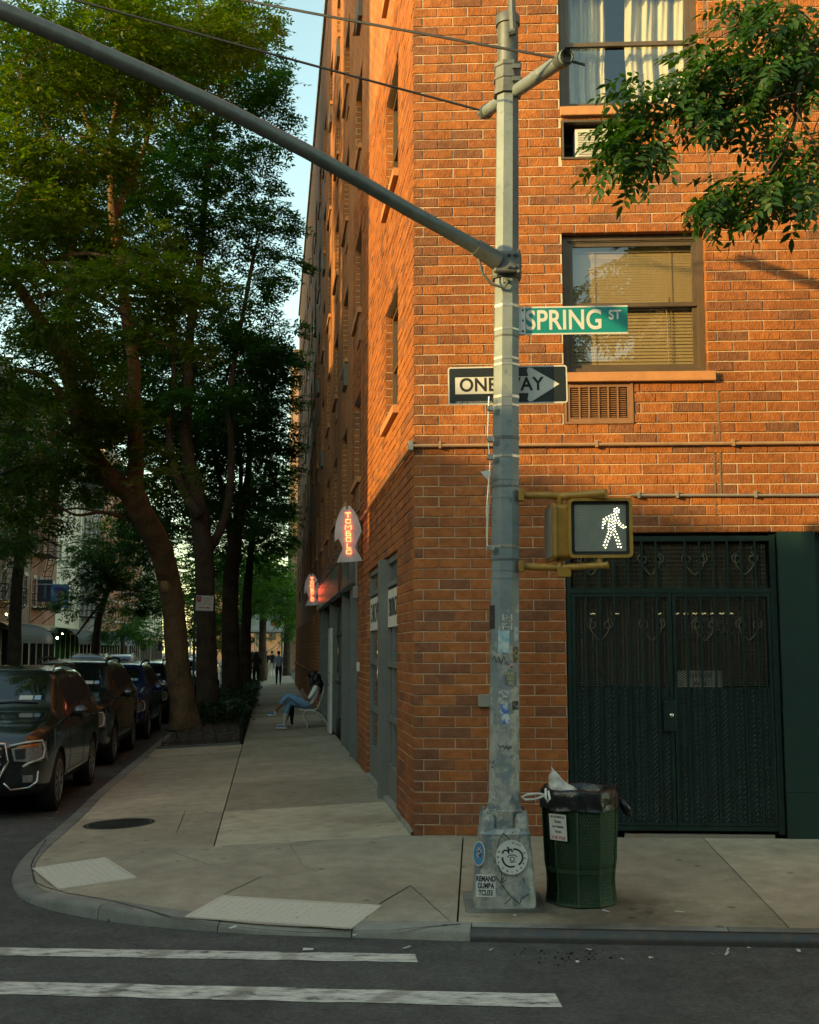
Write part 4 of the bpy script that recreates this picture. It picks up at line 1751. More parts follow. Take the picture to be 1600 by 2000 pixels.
def row_house(name, label, t0, t1, h, wall, nwin, floors, shop, awn=None, escape=False, trim=M_TRIM, depth=12, f0=4.0, arch=False, group='houses across the side street'):
    root = thing(name, label, 'building', (*LP((t0 + t1) / 2, FACE), ROADZ), group=group)
    yf = -FACE
    fh = (h - f0 - .6) / floors
    wd = (t1 - t0) / nwin
    holes = []
    for f in range(floors):
        for i in range(nwin):
            c = -(t0 + wd * (i + .5))
            holes.append((c - .5, c + .5, f0 + fh * f + .55, f0 + fh * f + .55 + min(1.75, fh - .9)))
    hs = holes
    mb = MB()
    xs = sorted(set([-t1, -t0] + [v for q in hs for v in q[:2]]))
    zs = sorted(set([-.3, 3.2, h] + [v for q in hs for v in q[2:]]))
    for i in range(len(xs) - 1):
        for j in range(len(zs) - 1):
            cx, cz = (xs[i] + xs[i + 1]) / 2, (zs[j] + zs[j + 1]) / 2
            if cz < 3.2 or any(a < cx < b and c < cz < d for a, b, c, d in hs):
                continue
            mb.add([(xs[i], yf, zs[j]), (xs[i + 1], yf, zs[j]), (xs[i + 1], yf, zs[j + 1]), (xs[i], yf, zs[j + 1])], [(0, 3, 2, 1)])
    for a, b, c, d in hs:
        for p, q in (((a, c), (b, c)), ((b, c), (b, d)), ((b, d), (a, d)), ((a, d), (a, c))):
            mb.add([(p[0], yf, p[1]), (q[0], yf, q[1]), (q[0], yf - .2, q[1]), (p[0], yf - .2, p[1])], [(0, 1, 2, 3)])
    y2 = yf - depth
    mb.add([(-t1, yf, -.3), (-t0, yf, -.3), (-t0, y2, -.3), (-t1, y2, -.3), (-t1, yf, h), (-t0, yf, h), (-t0, y2, h), (-t1, y2, h)],
           [(1, 2, 6, 5), (2, 3, 7, 6), (3, 0, 4, 7), (4, 5, 6, 7)])
    mb.build('wall', wall, root, LF)
    fr = MB()
    hh = hs[0][3] - hs[0][2]
    sash_frame(fr, -.5, .5, 0, hh, -.17, -.1, .07)
    fr.box((-.43, -.16, hh / 2 - .03), (.43, -.11, hh / 2 + .03))
    fr.box((-.6, -.02, -.14), (.6, .09, -.005))
    fr.box((-.58, .0, hh + .02), (.58, .06, hh + .24))
    if arch:
        fr.add([(-.5, .05, hh + .24), (.5, .05, hh + .24), (0, .05, hh + .62)], [(0, 1, 2)])
    fme = fr.mesh('window', trim)
    pn = MB()
    pn.add([(-.43, -.15, .07), (.43, -.15, .07), (.43, -.15, hh - .07), (-.43, -.15, hh - .07)], [(0, 3, 2, 1)])
    pme = pn.mesh('pane', M_PDARK)
    for a, b, c, d in hs:
        B = LF @ Matrix.Translation(((a + b) / 2, yf, c))
        w = link('window', fme, B, root)
        link('pane', pme, B, w)
    m = MB()
    m.box((-t1 + .003, yf - .05, h - .05), (-t0 - .003, yf + .45, h + .3))
    m.box((-t1 + .003, yf - .02, h - .5), (-t0 - .003, yf + .2, h - .06))
    nb = int((t1 - t0) / .8)
    for i in range(nb):
        x = -t0 - (i + .5) * (t1 - t0) / nb
        m.box((x - .08, yf + .2, h - .5), (x + .08, yf + .4, h - .06))
    m.build('cornice', trim, root, LF)
    # shopfront
    m = MB()
    m.box((-t1, yf - .3, -.3), (-t0, yf - .25, 3.2))
    m.box((-t1, yf - .25, -.3), (-t0, yf + .05, .35))
    m.box((-t1, yf - .3, 2.9), (-t0, yf + .12, 3.35))
    ns = max(2, int((t1 - t0) / 1.8))
    for i in range(ns + 1):
        x = -t0 - i * (t1 - t0) / ns
        m.box((x - .12, yf - .25, .35), (x + .12, yf + .06, 2.9))
    m.build('shopfront', shop, root, LF)
    if awn:
        m = MB()
        a, b = t0 + .4, t1 - .4
        n = 8
        P = []
        for k in range(n + 1):
            an = math.pi / 2 * k / n
            P.append((yf + .12 + 1.5 * math.sin(an), 3.3 - .95 * (1 - math.cos(an))))
        P.append((P[-1][0], P[-1][1] - .25))
        for k in range(len(P) - 1):
            m.add([(-a, *P[k]), (-b, *P[k]), (-b, *P[k + 1]), (-a, *P[k + 1])], [(0, 1, 2, 3)])
        m.build('awning', awn, root, LF)
    if escape:
        a, b = -(t0 + wd * .15), -(t0 + wd * min(2, nwin) - wd * .1)
        x0, x1 = min(a, b), max(a, b)
        for f in range(floors):
            z = f0 + fh * f + .35
            m = MB()
            m.box((x0, yf + .02, z), (x1, yf + 1.1, z + .05))
            for zz in (.5, .95):
                m.bar((x0, yf + 1.1, z + zz), (x1, yf + 1.1, z + zz), .04, .04)
                m.bar((x0, yf, z + zz), (x0, yf + 1.1, z + zz), .04, .04)
                m.bar((x1, yf, z + zz), (x1, yf + 1.1, z + zz), .04, .04)
            nn_ = int((x1 - x0) / .25)
            for i in range(nn_ + 1):
                x = x0 + (x1 - x0) * i / nn_
                m.bar((x, yf + 1.1, z), (x, yf + 1.1, z + .95), .022, .022, (0, 1, 0))
            m.bar((x0, yf + 1.1, z), (x0, yf, z - .9), .05, .05)
            m.bar((x1, yf + 1.1, z), (x1, yf, z - .9), .05, .05)
            fe = m.build('fire_escape', M_FEI, root, LF)
            if f < floors - 1:
                m = MB()
                sx0, sx1 = (x0 + .3, x1 - .3) if f % 2 else (x1 - .3, x0 + .3)
                for yy in (.35, .8):
                    m.bar((sx0, yf + yy, z + .05), (sx1, yf + yy, z + fh), .05, .1)
                    m.bar((sx0, yf + yy, z + .95), (sx1, yf + yy, z + fh + .9), .03, .03)
                for i in range(9):
                    u = (i + .5) / 9
                    x = sx0 + (sx1 - sx0) * u
                    m.box((x - .1, yf + .35, z + .05 + fh * u), (x + .1, yf + .8, z + .08 + fh * u))
                m.build('stair', M_FEI, fe, LF)
    return root


M_WRED = brick_tex('old_red_brick', (.26, .085, .05), (.19, .065, .042), (.30, .25, .2), .22, .075)
M_WORG = brick_tex('orange_brick', (.38, .15, .075), (.30, .11, .06), (.36, .28, .2), .22, .075)
M_WBRN = brick_tex('brown_brick', (.17, .10, .07), (.12, .075, .055), (.22, .18, .14), .22, .075)
M_WCRM = mat('cream_paint', (.46, .42, .34), .8, var=.12, vs=1.5)
M_WGRY = mat('grey_stucco', (.25, .25, .24), .85, var=.12, vs=1.5)
M_SHOPB = mat('shop_black', (.016, .017, .017), .45)
M_SHOPG = mat('shop_green', (.02, .11, .03), .5)
M_SHOPT = mat('shop_teal', (.02, .06, .055), .5)
A_STR = mat('awning_dark', (.012, .015, .015), .8)
A_TEA = mat('awning_teal', (.06, .17, .17), .8)
A_BLU = mat('awning_blue', (.05, .08, .16), .8)
# unseen houses, added and sized to shape the sun on walls and trees
row_house('shade_house', 'unseen low brick house added to shade the lower walls', -18, -2.2, 7.9, M_WBRN, 5, 1, M_SHOPB, depth=6)
row_house('shade_house', 'unseen tall brick house added to shade the side wall', -2.0, 3.0, 25, M_WBRN, 2, 5, M_SHOPB, depth=4)
row_house('shade_house', 'unseen brick house added, kept low to let sun onto the leaning tree', 3.2, 10, 12.6, M_WRED, 3, 2, M_SHOPB, depth=6)
row_house('shade_house', 'unseen grey house added to shade the side wall and trees', 10.2, 54, 24.5, M_WGRY, 11, 5, M_SHOPB)
# in view
row_house('row_house', 'dark brown brick house with black fire escape at the left edge', 54.2, 66, 17.5, M_WBRN, 4, 4, M_SHOPB, A_STR, True)
row_house('row_house', 'red brick house with black fire escape behind the banners', 66.2, 75, 18.5, M_WRED, 4, 4, M_SHOPB, None, True)
row_house('row_house', 'cream painted house with pointed window heads behind the trees', 75.2, 86, 18, M_WCRM, 4, 4, M_SHOPG, A_STR, False, mat('white_trim', (.6, .57, .5), .8), arch=True)
row_house('row_house', 'grey house with fire escape stairs seen between branches', 86.2, 96, 17, M_WGRY, 4, 4, M_SHOPB, A_TEA, True)
row_house('row_house', 'orange brick house with pale trim beyond the fire escapes', 96.2, 112, 20, M_WORG, 6, 5, M_SHOPT, A_BLU, False, MATS['white_trim'])
row_house('row_house', 'pale brick house far down the side street', 112.2, 130, 17, M_WORG, 6, 4, M_SHOPB, None, True, MATS['white_trim'])
row_house('row_house', 'cream house at the far end of the row', 130.2, 160, 19, M_WCRM, 9, 4, M_SHOPB, None, False)

# unseen house behind the camera, added for its dark reflection in the window
m = MB()
bb = thing('unseen_house', 'unseen brick house added across the front street to darken the window reflection', 'building', (16, -12, ROADZ))
m.box((5.5, -24, -.3), (28, -12, 17))
m.build('wall', M_WBRN, bb)
fr = MB()
fr.box((-.55, -.02, 0), (.55, .05, 1.8))
fme = fr.mesh('window', M_TRIM)
pn = MB()
pn.box((-.45, .04, .1), (.45, .06, 1.7))
pme = pn.mesh('pane', M_PDARK)
for i in range(9):
    for f in range(4):
        B = Matrix.Translation((6.9 + i * 2.2, -12, 4.5 + 3 * f))
        w = link('window', fme, B, bb)
        link('pane', pme, B, w)

hs_ = thing('unseen_house', 'unseen lower brick house added across the front street to block sky light', 'building', (-8, -12, ROADZ))  # added out of view to keep low sky light off the gate
m = MB()
m.box((-22, -24, -.3), (5.3, -12.4, 10.5))
m.build('wall', M_WBRN, hs_)
for i in range(11):
    for f in range(2):
        B = Matrix.Translation((-20 + i * 2.3, -12.4, 4.5 + 3 * f))
        w = link('window', fme, B, hs_)
        link('pane', pme, B, w)

# far end of the side street
tw = thing('tower_block', 'pale brick tower rising beyond the end of the corner building', 'building', (*LP(112, -3), 0))
m = MB()
m.box((-118, .6, -.3), (-102, 16, 31))
m.build('wall', brick_tex('tower_brick', (.40, .20, .12), (.34, .17, .11), (.4, .32, .25), .22, .075), tw, LF)
m = MB()
m.box((-110, .35, -.3), (-109, .6, 32.5))
m.build('chimney_stack', MATS['cream_paint'], tw, LF)
for f in range(9):
    for i in range(4):
        m = MB() if f == 0 and i == 0 else m
        if f == 0 and i == 0:
            m.box((-.6, .5, 0), (.6, .59, 1.6))
            twm = m.mesh('window', M_PDARK)
        link('window', twm, LF @ Matrix.Translation((-104 - i * 3.6, 0, 3 + f * 3)), tw)
tw2 = thing('far_house', 'brown house closing the view far down the street', 'building', (*LP(205, 8), 0))
m = MB()
m.box((-215, -14, -.3), (-205, 4, 15))
m.build('wall', M_WBRN, tw2, LF)
m = MB()
m.box((.02, 0, 0), (.1, 1.1, 1.7))
fwm = m.mesh('window', M_PDARK)
for f in range(4):
    for i in range(6):
        link('window', fwm, LF @ Matrix.Translation((-205, -12 + i * 2.6, 3.5 + f * 2.9)), tw2)

# sidewalk shed with crossed braces
sh = thing('sidewalk_shed', 'pale scaffold shed with crossed braces over the far sidewalk', 'scaffold', (*LP(92, 1.6), 0))
M_SCAF = mat('scaffold_pipe', (.42, .42, .40), .5, .4)
for d in (.3, 2.6):
    for t in (88, 91, 94, 97):
        m = MB()
        a = LP(t, d)
        m.tube([(*a, -.1), (*a, 3.2)], .05, 6)
        m.build('post', M_SCAF, sh)
m = MB()
for t in (88, 91, 94, 97):
    a, b = LP(t, .3), LP(t, 2.6)
    m.tube([(*a, .9), (*b, 2.4)], .035, 5)
    m.tube([(*a, 2.4), (*b, .9)], .035, 5)
m.build('brace', M_SCAF, sh)
m = MB()
q = [LP(87, .0), LP(87, 3.2), LP(98, 3.2), LP(98, 0)]
m.add([(*p, 3.2) for p in q] + [(*p, 3.35) for p in q], [(0, 1, 2, 3), (4, 7, 6, 5), (0, 4, 5, 1), (1, 5, 6, 2), (2, 6, 7, 3), (3, 7, 4, 0)])
m.build('deck', M_SCAF, sh)
m = MB()
m.add([(*LP(87, .2), 3.36), (*LP(87, 3.0), 3.36), (*LP(87, 3.0), 4.6), (*LP(87, .2), 4.6), (*LP(87.1, .2), 3.36), (*LP(87.1, 3.0), 3.36), (*LP(87.1, 3.0), 4.6), (*LP(87.1, .2), 4.6)],
      [(0, 1, 2, 3), (4, 7, 6, 5), (0, 4, 5, 1), (1, 5, 6, 2), (2, 6, 7, 3), (3, 7, 4, 0)])
m.build('hoarding', mat('hoarding_white', (.5, .5, .47), .7, col2=(.25, .3, .2), thr=(.5, .6), vs=1.2), sh)
m = MB()
m.add([(*LP(86.9, .5), 3.7), (*LP(86.9, 1.3), 3.7), (*LP(86.9, 1.3), 4.1), (*LP(86.9, .5), 4.1)], [(0, 1, 2, 3)])
m.build('sign_patch', mat('sign_red', (.5, .03, .03), .5), sh)
# roadside kitchen shed (dining canopy) in the street
cn = thing('dining_shelter', 'pale roadside dining shelter with slanting roof beyond the parked cars', 'shelter', (*LP(78, 9.5), ROADZ))
m = MB()
q = [LP(74, 6.9), LP(74, 11.4), LP(90, 11.4), LP(90, 6.9)]
zz = [2.35, 2.95, 2.95, 2.35]
m.add([(*p, z) for p, z in zip(q, zz)] + [(*p, z + .12) for p, z in zip(q, zz)], [(0, 1, 2, 3), (4, 7, 6, 5), (0, 4, 5, 1), (1, 5, 6, 2), (2, 6, 7, 3), (3, 7, 4, 0)])
m.build('roof', M_SCAF, cn)
for t in (74.2, 82, 89.8):
    for d, z in ((7.0, 2.36), (11.3, 2.94)):
        m = MB()
        a = LP(t, d)
        m.bar((*a, ROADZ), (*a, z), .1, .1, (0, 1, 0))
        m.build('post', M_SCAF, cn)
m = MB()
a, b = LP(74.1, 7.0), LP(74.1, 11.3)
m.bar((*a, .35), (*b, .35), .05, 1.2, (0, 0, 1))
m.build('side_panel', MATS['cream_paint'], cn)
for i in range(3):
    m = MB()
    c = LP(74.6, 8 + i * 1.1)
    m.tube([(*c, 2.6), (*c, 2.2)], .01, 4)
    m.lathe([(.02, 2.2), (.22, 1.95), (.24, 1.65), (.2, 1.64)], (c[0], c[1], 0), 10)
    m.build('pendant_lamp', M_SHOPB, cn)

# ================================================================== SIGNAL POLE
YP = 9.03
ZB = SZ(.7, 9.03)


def pxz(z):
    return .697 + (z - ZB) * .0147


def pole_mat():
    m, n, l, b = nodes_of('pole_paint')
    geo = n.new('ShaderNodeNewGeometry')
    sx = n.new('ShaderNodeSeparateXYZ')
    l.new(geo.outputs['Position'], sx.inputs[0])

    def noise(s, d, r=.6):
        z = n.new('ShaderNodeTexNoise')
        z.inputs['Scale'].default_value = s
        z.inputs['Detail'].default_value = d
        z.inputs['Roughness'].default_value = r
        l.new(geo.outputs['Position'], z.inputs['Vector'])
        return z
    base = n.new('ShaderNodeValToRGB')
    base.color_ramp.elements[0].position, base.color_ramp.elements[0].color = .3, (.150, .188, .195, 1)
    base.color_ramp.elements[1].position, base.color_ramp.elements[1].color = .7, (.225, .262, .265, 1)
    l.new(noise(4, 6).outputs['Fac'], base.inputs['Fac'])
    # glue and torn paper: more of it where hands reach
    hz = n.new('ShaderNodeMapRange')
    hz.inputs[1].default_value, hz.inputs[2].default_value = 2.5, 1.2
    hz.inputs[3].default_value, hz.inputs[4].default_value = -.16, .05
    l.new(sx.outputs['Z'], hz.inputs[0])
    ad = n.new('ShaderNodeMath')
    ad.operation = 'ADD'
    nz = noise(9, 9, .68)
    l.new(nz.outputs['Fac'], ad.inputs[0])
    l.new(hz.outputs[0], ad.inputs[1])
    rp = n.new('ShaderNodeValToRGB')
    rp.color_ramp.elements[0].position, rp.color_ramp.elements[0].color = .50, (0, 0, 0, 1)
    rp.color_ramp.elements[1].position, rp.color_ramp.elements[1].color = .56, (1, 1, 1, 1)
    l.new(ad.outputs[0], rp.inputs['Fac'])
    pc = n.new('ShaderNodeValToRGB')
    pc.color_ramp.elements[0].position, pc.color_ramp.elements[0].color = .3, (.24, .24, .21, 1)
    pc.color_ramp.elements[1].position, pc.color_ramp.elements[1].color = .75, (.52, .50, .44, 1)
    l.new(noise(17, 6).outputs['Fac'], pc.inputs['Fac'])
    mx = n.new('ShaderNodeMix')
    mx.data_type = 'RGBA'
    l.new(rp.outputs[0], mx.inputs[0])
    l.new(base.outputs[0], mx.inputs[6])
    l.new(pc.outputs[0], mx.inputs[7])
    # dark scuffs
    sc_ = n.new('ShaderNodeValToRGB')
    sc_.color_ramp.elements[0].position, sc_.color_ramp.elements[0].color = .30, (.35, .34, .32, 1)
    sc_.color_ramp.elements[1].position, sc_.color_ramp.elements[1].color = .42, (1, 1, 1, 1)
    l.new(noise(24, 6, .7).outputs['Fac'], sc_.inputs['Fac'])
    m2 = n.new('ShaderNodeMix')
    m2.data_type = 'RGBA'
    m2.blend_type = 'MULTIPLY'
    m2.inputs[0].default_value = .75
    l.new(mx.outputs[2], m2.inputs[6])
    l.new(sc_.outputs[0], m2.inputs[7])
    l.new(m2.outputs[2], b.inputs['Base Color'])
    b.inputs['Roughness'].default_value = .52
    b.inputs['Metallic'].default_value = .1
    bp = n.new('ShaderNodeBump')
    bp.inputs['Strength'].default_value = .35
    bp.inputs['Distance'].default_value = .004
    l.new(nz.outputs['Fac'], bp.inputs['Height'])
    l.new(bp.outputs['Normal'], b.inputs['Normal'])
    return m


M_POLE = pole_mat()
M_POLED = mat('pole_dark_paint', (.105, .115, .11), .5, .2, var=.2, vs=8, bump=.2, bs=30)
M_BAND = mat('steel_band', (.55, .53, .48), .35, .9, var=.2, vs=20)
pole = thing('signal_pole', 'grey octagonal steel signal pole with cast base and long mast arm', 'signal pole', (.697, YP, ZB))


def octr(z, r, n=8, off=22.5, cx=None):
    return [((cx if cx is not None else pxz(z)) + r / math.cos(math.pi / 8) * math.cos(rad(off + 45 * k)), YP + r / math.cos(math.pi / 8) * math.sin(rad(off + 45 * k)), z) for k in range(n)]


def prad(z):
    return .112 - (z - .57) * .0049


m = MB()
zs = [.45] + list(np.linspace(.6, 6.3, 24))
m.rings([octr(z, prad(z)) for z in zs])
shaft = m.build('shaft', M_POLE, pole)


def sq_ring(z, h, rr, n=6):
    out = []
    for q in range(4):
        cx, cy = [(1, 1), (-1, 1), (-1, -1), (1, -1)][q]
        for k in range(n + 1):
            a = math.pi / 2 * q + math.pi / 2 * k / n
            out.append((pxz(z) + cx * (h - rr) + rr * math.cos(a), YP + cy * (h - rr) + rr * math.sin(a), z))
    return out


m = MB()
m.rings([sq_ring(ZB - .02, .226, .055), sq_ring(ZB + .06, .226, .055), sq_ring(ZB + .3, .206, .06), sq_ring(ZB + .505, .186, .065), sq_ring(ZB + .52, .190, .065), sq_ring(ZB + .535, .184, .066), sq_ring(ZB + .555, .165, .07), sq_ring(ZB + .56, .12, .06)])
base = m.build('cast_base', M_POLE, pole, autos=30)
m = MB()
m.rings([octr(z, r) for z, r in ((ZB + .54, .135), (ZB + .64, .128), (ZB + .655, .133), (ZB + .68, .133), (ZB + .685, .12), (ZB + .74, .1155))])
m.build('collar', M_POLE, pole, autos=30)
for sx_ in (-1, 1):
    for sy_ in (-1, 1):
        m = MB()
        cx, cy = pxz(.4) + sx_ * .125, YP + sy_ * .125
        m.lathe([(.052, ZB + .53), (.05, ZB + .63), (.038, ZB + .66), (.0, ZB + .665)], (cx, cy, 0), 14)
        lg = m.build('lug', M_POLE, pole, autos=40)
        m = MB()
        m.lathe([(.02, ZB + .64), (.02, ZB + .685), (0, ZB + .686)], (cx + sx_ * .02, cy - .02, 0), 6)
        m.build('bolt', M_POLE, lg)
# mount pad of concrete
m = MB()
m.rings([[(x, y, SZ(x, y) - .02) for x, y, z in sq_ring(0, .30, .03)], [(x, y, SZ(x, y) + .012) for x, y, z in sq_ring(0, .29, .03)]])
m.build('footing', M_KERB, pole)


def zpx(py, Y=YP - .1):
    return at(990, py, Y).z


# steel straps round the pole
for py, hgt, mm in ((594, .022, M_BAND), (640, .014, M_BAND), (653, .014, M_POLED), (697, .018, M_BAND), (709, .016, M_BAND), (772, .022, M_BAND), (789, .018, M_BAND), (853, .024, M_POLED),
                    (889, .020, M_BAND), (948, .014, M_POLED), (970, .016, M_POLE), (1066, .018, M_BAND), (1092, .014, M_POLED), (1112, .014, M_POLE), (1128, .012, M_POLE), (934, .016, M_POLE)):
    z = zpx(py)
    m = MB()
    r = prad(z)
    m.rings([octr(z - hgt / 2, r + .0008), octr(z - hgt / 2, r + .003), octr(z + hgt / 2, r + .003), octr(z + hgt / 2, r + .0008)])
    m.build('strap', mm, pole)
# mast arm clamp
zc = zpx(515)
m = MB()
m.rings([octr(z, prad(z) + e, off=22.5) for z, e in ((zc - .10, .002), (zc - .10, .018), (zc - .085, .022), (zc - .005, .020), (zc + .0, .026), (zc + .01, .020), (zc + .085, .022), (zc + .10, .018), (zc + .10, .002))])
cl = m.build('arm_clamp', M_POLED, pole)
m = MB()
px_ = pxz(zc)
m.cbox((px_ - .11, YP - .165, zc - .085), (px_ + .085, YP - .105, zc + .085), .01)
m.cbox((px_ + .07, YP - .17, zc - .095), (px_ + .095, YP - .1, zc + .095), .006)
m.build('clamp_plate', M_POLED, cl)
m = MB()
for dz in (-.05, .05):
    for dx in (.0, .05):
        m.lathe([(.014, 0), (.014, .02), (.006, .021), (.006, .034), (0, .034)], (0, 0, 0), 6)
        k = len(m.v) - 30
        for i in range(k, len(m.v)):
            x, y, z = m.v[i]
            m.v[i] = (px_ + dx + x, YP - .165 - z, zc + dz + y)
m.build('clamp_bolt', M_POLED, cl)
# mast arm: rises steeply from the pole, flattens as it reaches over the street
arm = [((968, 508), 8.9), ((930, 483), 8.82), ((870, 449), 8.7), ((800, 411), 8.55), ((700, 352), 8.3), ((600, 296), 8.05), ((450, 218), 7.65), ((300, 148), 7.25), ((150, 82), 6.85), ((0, 19), 6.45), ((-200, -58), 5.9)]
P = [at(*p, Y) for p, Y in arm]
m = MB()
m.tube(P, [.058, .055, .053, .053, .053, .053, .053, .053, .053, .053, .053], 14)
m.build('mast_arm', mat('arm_paint', (.115, .135, .13), .5, .15, var=.2, vs=12, bump=.1), pole, autos=40)
m = MB()
m.tube([P[0] + Vector((.02, 0, -.01)), P[1]], [.075, .066], 14)
m.build('arm_socket', M_POLED, pole, autos=40)
m = MB()
m.tube([at(935, 505, 8.85), at(943, 535, 8.87), at(960, 555, 8.88), at(985, 562, 8.9), at(991, 552, 8.9), at(988, 545, 8.92)], .012, 6)
m.lathe([(.028, 0), (.028, .02), (.016, .021)], tuple(at(990, 552, 8.935)), 10)
m.build('cable_loop', M_POLED, pole, autos=40)
# head of the pole
z6 = zpx(170)
m = MB()
m.rings([octr(z, r, off=22.5) for z, r in ((z6 - .03, .09), (z6 - .03, .108), (z6 + .01, .108), (z6 + .012, .100), (z6 + .09, .100), (z6 + .092, .108), (z6 + .11, .108), (z6 + .112, .100), (z6 + .19, .1), (z6 + .2, .108), (z6 + .23, .108), (z6 + .235, .09))])
hd = m.build('crossbar_clamp', M_POLED, pole)
m = MB()
for dz in (.045, .15):
    m.box((pxz(z6) + .03, YP - .125, z6 + dz), (pxz(z6) + .095, YP - .1, z6 + dz + .035))
m.build('clamp_bolt', M_POLED, hd)
m = MB()
zt = zpx(22)
m.rings([[(pxz(z) + r * math.cos(2 * math.pi * k / 16), YP + r * math.sin(2 * math.pi * k / 16), z) for k in range(16)] for z, r in ((6.2, .084), (zt - .07, .084), (zt - .068, .098), (zt, .098), (zt + .02, .085))])
m.build('pole_top', M_POLED, pole, autos=40)
m = MB()
m.tube([at(1002, 60, 8.92), at(1000, 25, 8.92), at(998, -70, 8.92)], .03, 8)
m.tube([at(992, 66, 8.9), at(1006, 62, 8.9)], .03, 8)
m.build('riser_pipe', M_POLED, pole, autos=40)
# crossbar
A, B = at(944, 222, 9.75), at(1108, 110, 8.0)
m = MB()
m.tube([A, A.lerp(B, .5), B], [.052, .052, .054], 14, caps=False)
m.tube([B + (A - B) * .0, B + (A - B) * .1], [.042, .042], 14, caps=False)
cb = m.build('crossbar', M_POLE, pole, autos=40)
m = MB()
for u, v in ((.98, .93), (.03, .06)):
    m = MB()
    m.tube([A + (B - A) * u, A + (B - A) * v], .062, 14)
    m.build('cable_clamp', M_POLED, cb, autos=40)
# loose strip of plastic down the pole's left side
m = MB()
pts = [at(957, 920, 8.93), at(955, 940, 8.93), at(956, 975, 8.93), at(953, 1010, 8.93), at(952, 1070, 8.93)]
m.tube(pts, [.012, .005, .003, .006, .002], 5)
m.add([at(938, 921, 8.93), at(958, 918, 8.93), at(957, 942, 8.93), at(958, 921, 8.935)], [(0, 1, 2), (0, 2, 3)])
m.build('torn_strip', mat('torn_paper', (.55, .55, .5), .8), pole)
m = MB()
m.tube([at(955, 775, 8.93), at(952, 850, 8.93), at(957, 905, 8.93), at(951, 985, 8.93), at(951, 1075, 8.93)], .004, 5)
for py in (798, 858, 893, 1070):
    p = at(957, py, 8.93)
    m.cbox((p.x - .02, p.y - .02, p.z - .02), (p.x + .03, p.y + .02, p.z + .02), .004)
m.build('drop_wire', M_BAND, pole)

# overhead cables
M_CABLE = mat('cable_black', (.02, .022, .025), .6)


def cable(label, pts, r):
    m = MB()
    m.tube(pts, r, 6)
    tag(m.build('overhead_cable', M_CABLE, None, autos=60), label, 'cable', 'cables tied to the pole head')


def sag(a, b, n=14, s=.1):
    return [a.lerp(b, i / n) - Vector((0, 0, s * 4 * (i / n) * (1 - i / n))) for i in range(n + 1)]


c1 = B + (A - B) * .04
q1 = at(520, -2, 8.5)
cable('upper black cable running from the front end of the crossbar to the left', [c1 + Vector((.16, 0, -.045))] + sag(c1, c1 + (q1 - c1) * 4, s=.06), .010)
c2 = B + (A - B) * .96
q2 = at(175, 0, 9.0)
cable('lower black cable running from the rear end of the crossbar to the left', sag(c2, c2 + (q2 - c2) * 3, s=.04), .010)

# signs ------------------------------------------------------------------------
def rrect(w, h, r, n=5):
    out = []
    for q, (cx, cy) in enumerate(((1, 1), (-1, 1), (-1, -1), (1, -1))):
        for k in range(n + 1):
            a = math.pi / 2 * (q + k / n)
            out.append((cx * (w / 2 - r) + r * math.cos(a), cy * (h / 2 - r) + r * math.sin(a)))
    return out


def plate(name, poly, m_, M, parent, z0, z1):
    mb = MB()
    mb.prism(poly, lambda u, v, d: (u, v, d), z0, z1)
    return mb.build(name, m_, parent, M)


M_SBLK = mat('sign_black', (.012, .016, .015), .4, var=.2, vs=2)
M_SWHT = mat('sign_white', (.56, .55, .50), .45, var=.06, vs=6)
M_SALU = mat('sign_aluminium', (.45, .45, .42), .4, .7)
c = at(991.5, 752, 9.16)
ow = thing('one_way_sign', 'black and white one way arrow sign strapped behind the grey pole', 'sign', c)
Ms = Matrix.Translation(c) @ Matrix.Rotation(rad(-2), 4, 'Z') @ Matrix.Rotation(rad(90), 4, 'X') @ Matrix.Rotation(rad(.7), 4, 'Z')
plate('panel', rrect(.945, .305, .022), M_SWHT, Ms, ow, -.002, .002)
plate('field', rrect(.922, .282, .014), M_SBLK, Ms, ow, .0022, .0032)
ax = -.415
plate('arrow', [(ax, -.068), (.165, -.068), (.155, -.12), (.168, -.138), (.19, -.136), (.41, 0.0), (.19, .136), (.168, .138), (.155, .12), (.165, .068), (ax, .068)], M_SWHT, Ms, ow, .0034, .0044)
text('ONE WAY', .15, M_INK, Ms @ Matrix.Translation((-.05, .0, .0046)), ow, sx=.92, bold=.0035, spacing=1.04)
text('DEPT OF TRANSPORTATION', .019, M_SWHT, Ms @ Matrix.Translation((-.27, -.134, .0034)), ow, sx=1.15, extr=.0004)
c = at(1126, 625.5, 9.02)
sp_ = thing('street_name_sign', 'green street name sign with white lettering fixed to the pole', 'sign', c)
Ms = Matrix.Translation(c) @ Matrix.Rotation(rad(-3), 4, 'Z') @ Matrix.Rotation(rad(90), 4, 'X')
M_SGRN = mat('sign_green', (.0, .195, .185), .4, var=.06, vs=3)
plate('panel', [(-.40, -.112), (.40, -.112), (.40, .112), (-.40, .112)], M_SGRN, Ms, sp_, -.003, .003)
for v in (-.108, .108):
    plate('edge_line', [(-.40, v - .006), (.40, v - .006), (.40, v + .006), (-.40, v + .006)], M_SWHT, Ms, sp_, .0032, .0042)
text('SPRING', .222, M_SWHT, Ms @ Matrix.Translation((-.098, -.004, .0034)), sp_, sx=.80, bold=.004, spacing=1.02)
text('ST', .105, M_SWHT, Ms @ Matrix.Translation((.30, .036, .0034)), sp_, sx=.88, bold=.002)
m = MB()
m.cbox((-.46, -.115, -.012), (-.402, .115, .014), .004)
br = m.build('bracket', M_SALU, sp_, Ms)
m = MB()
for v in (-.085, 0, .085):
    m.lathe([(.008, .014), (.008, .02), (0, .021)], (-.42, v, 0), 8)
m.build('rivet', M_IRON, br, Ms)

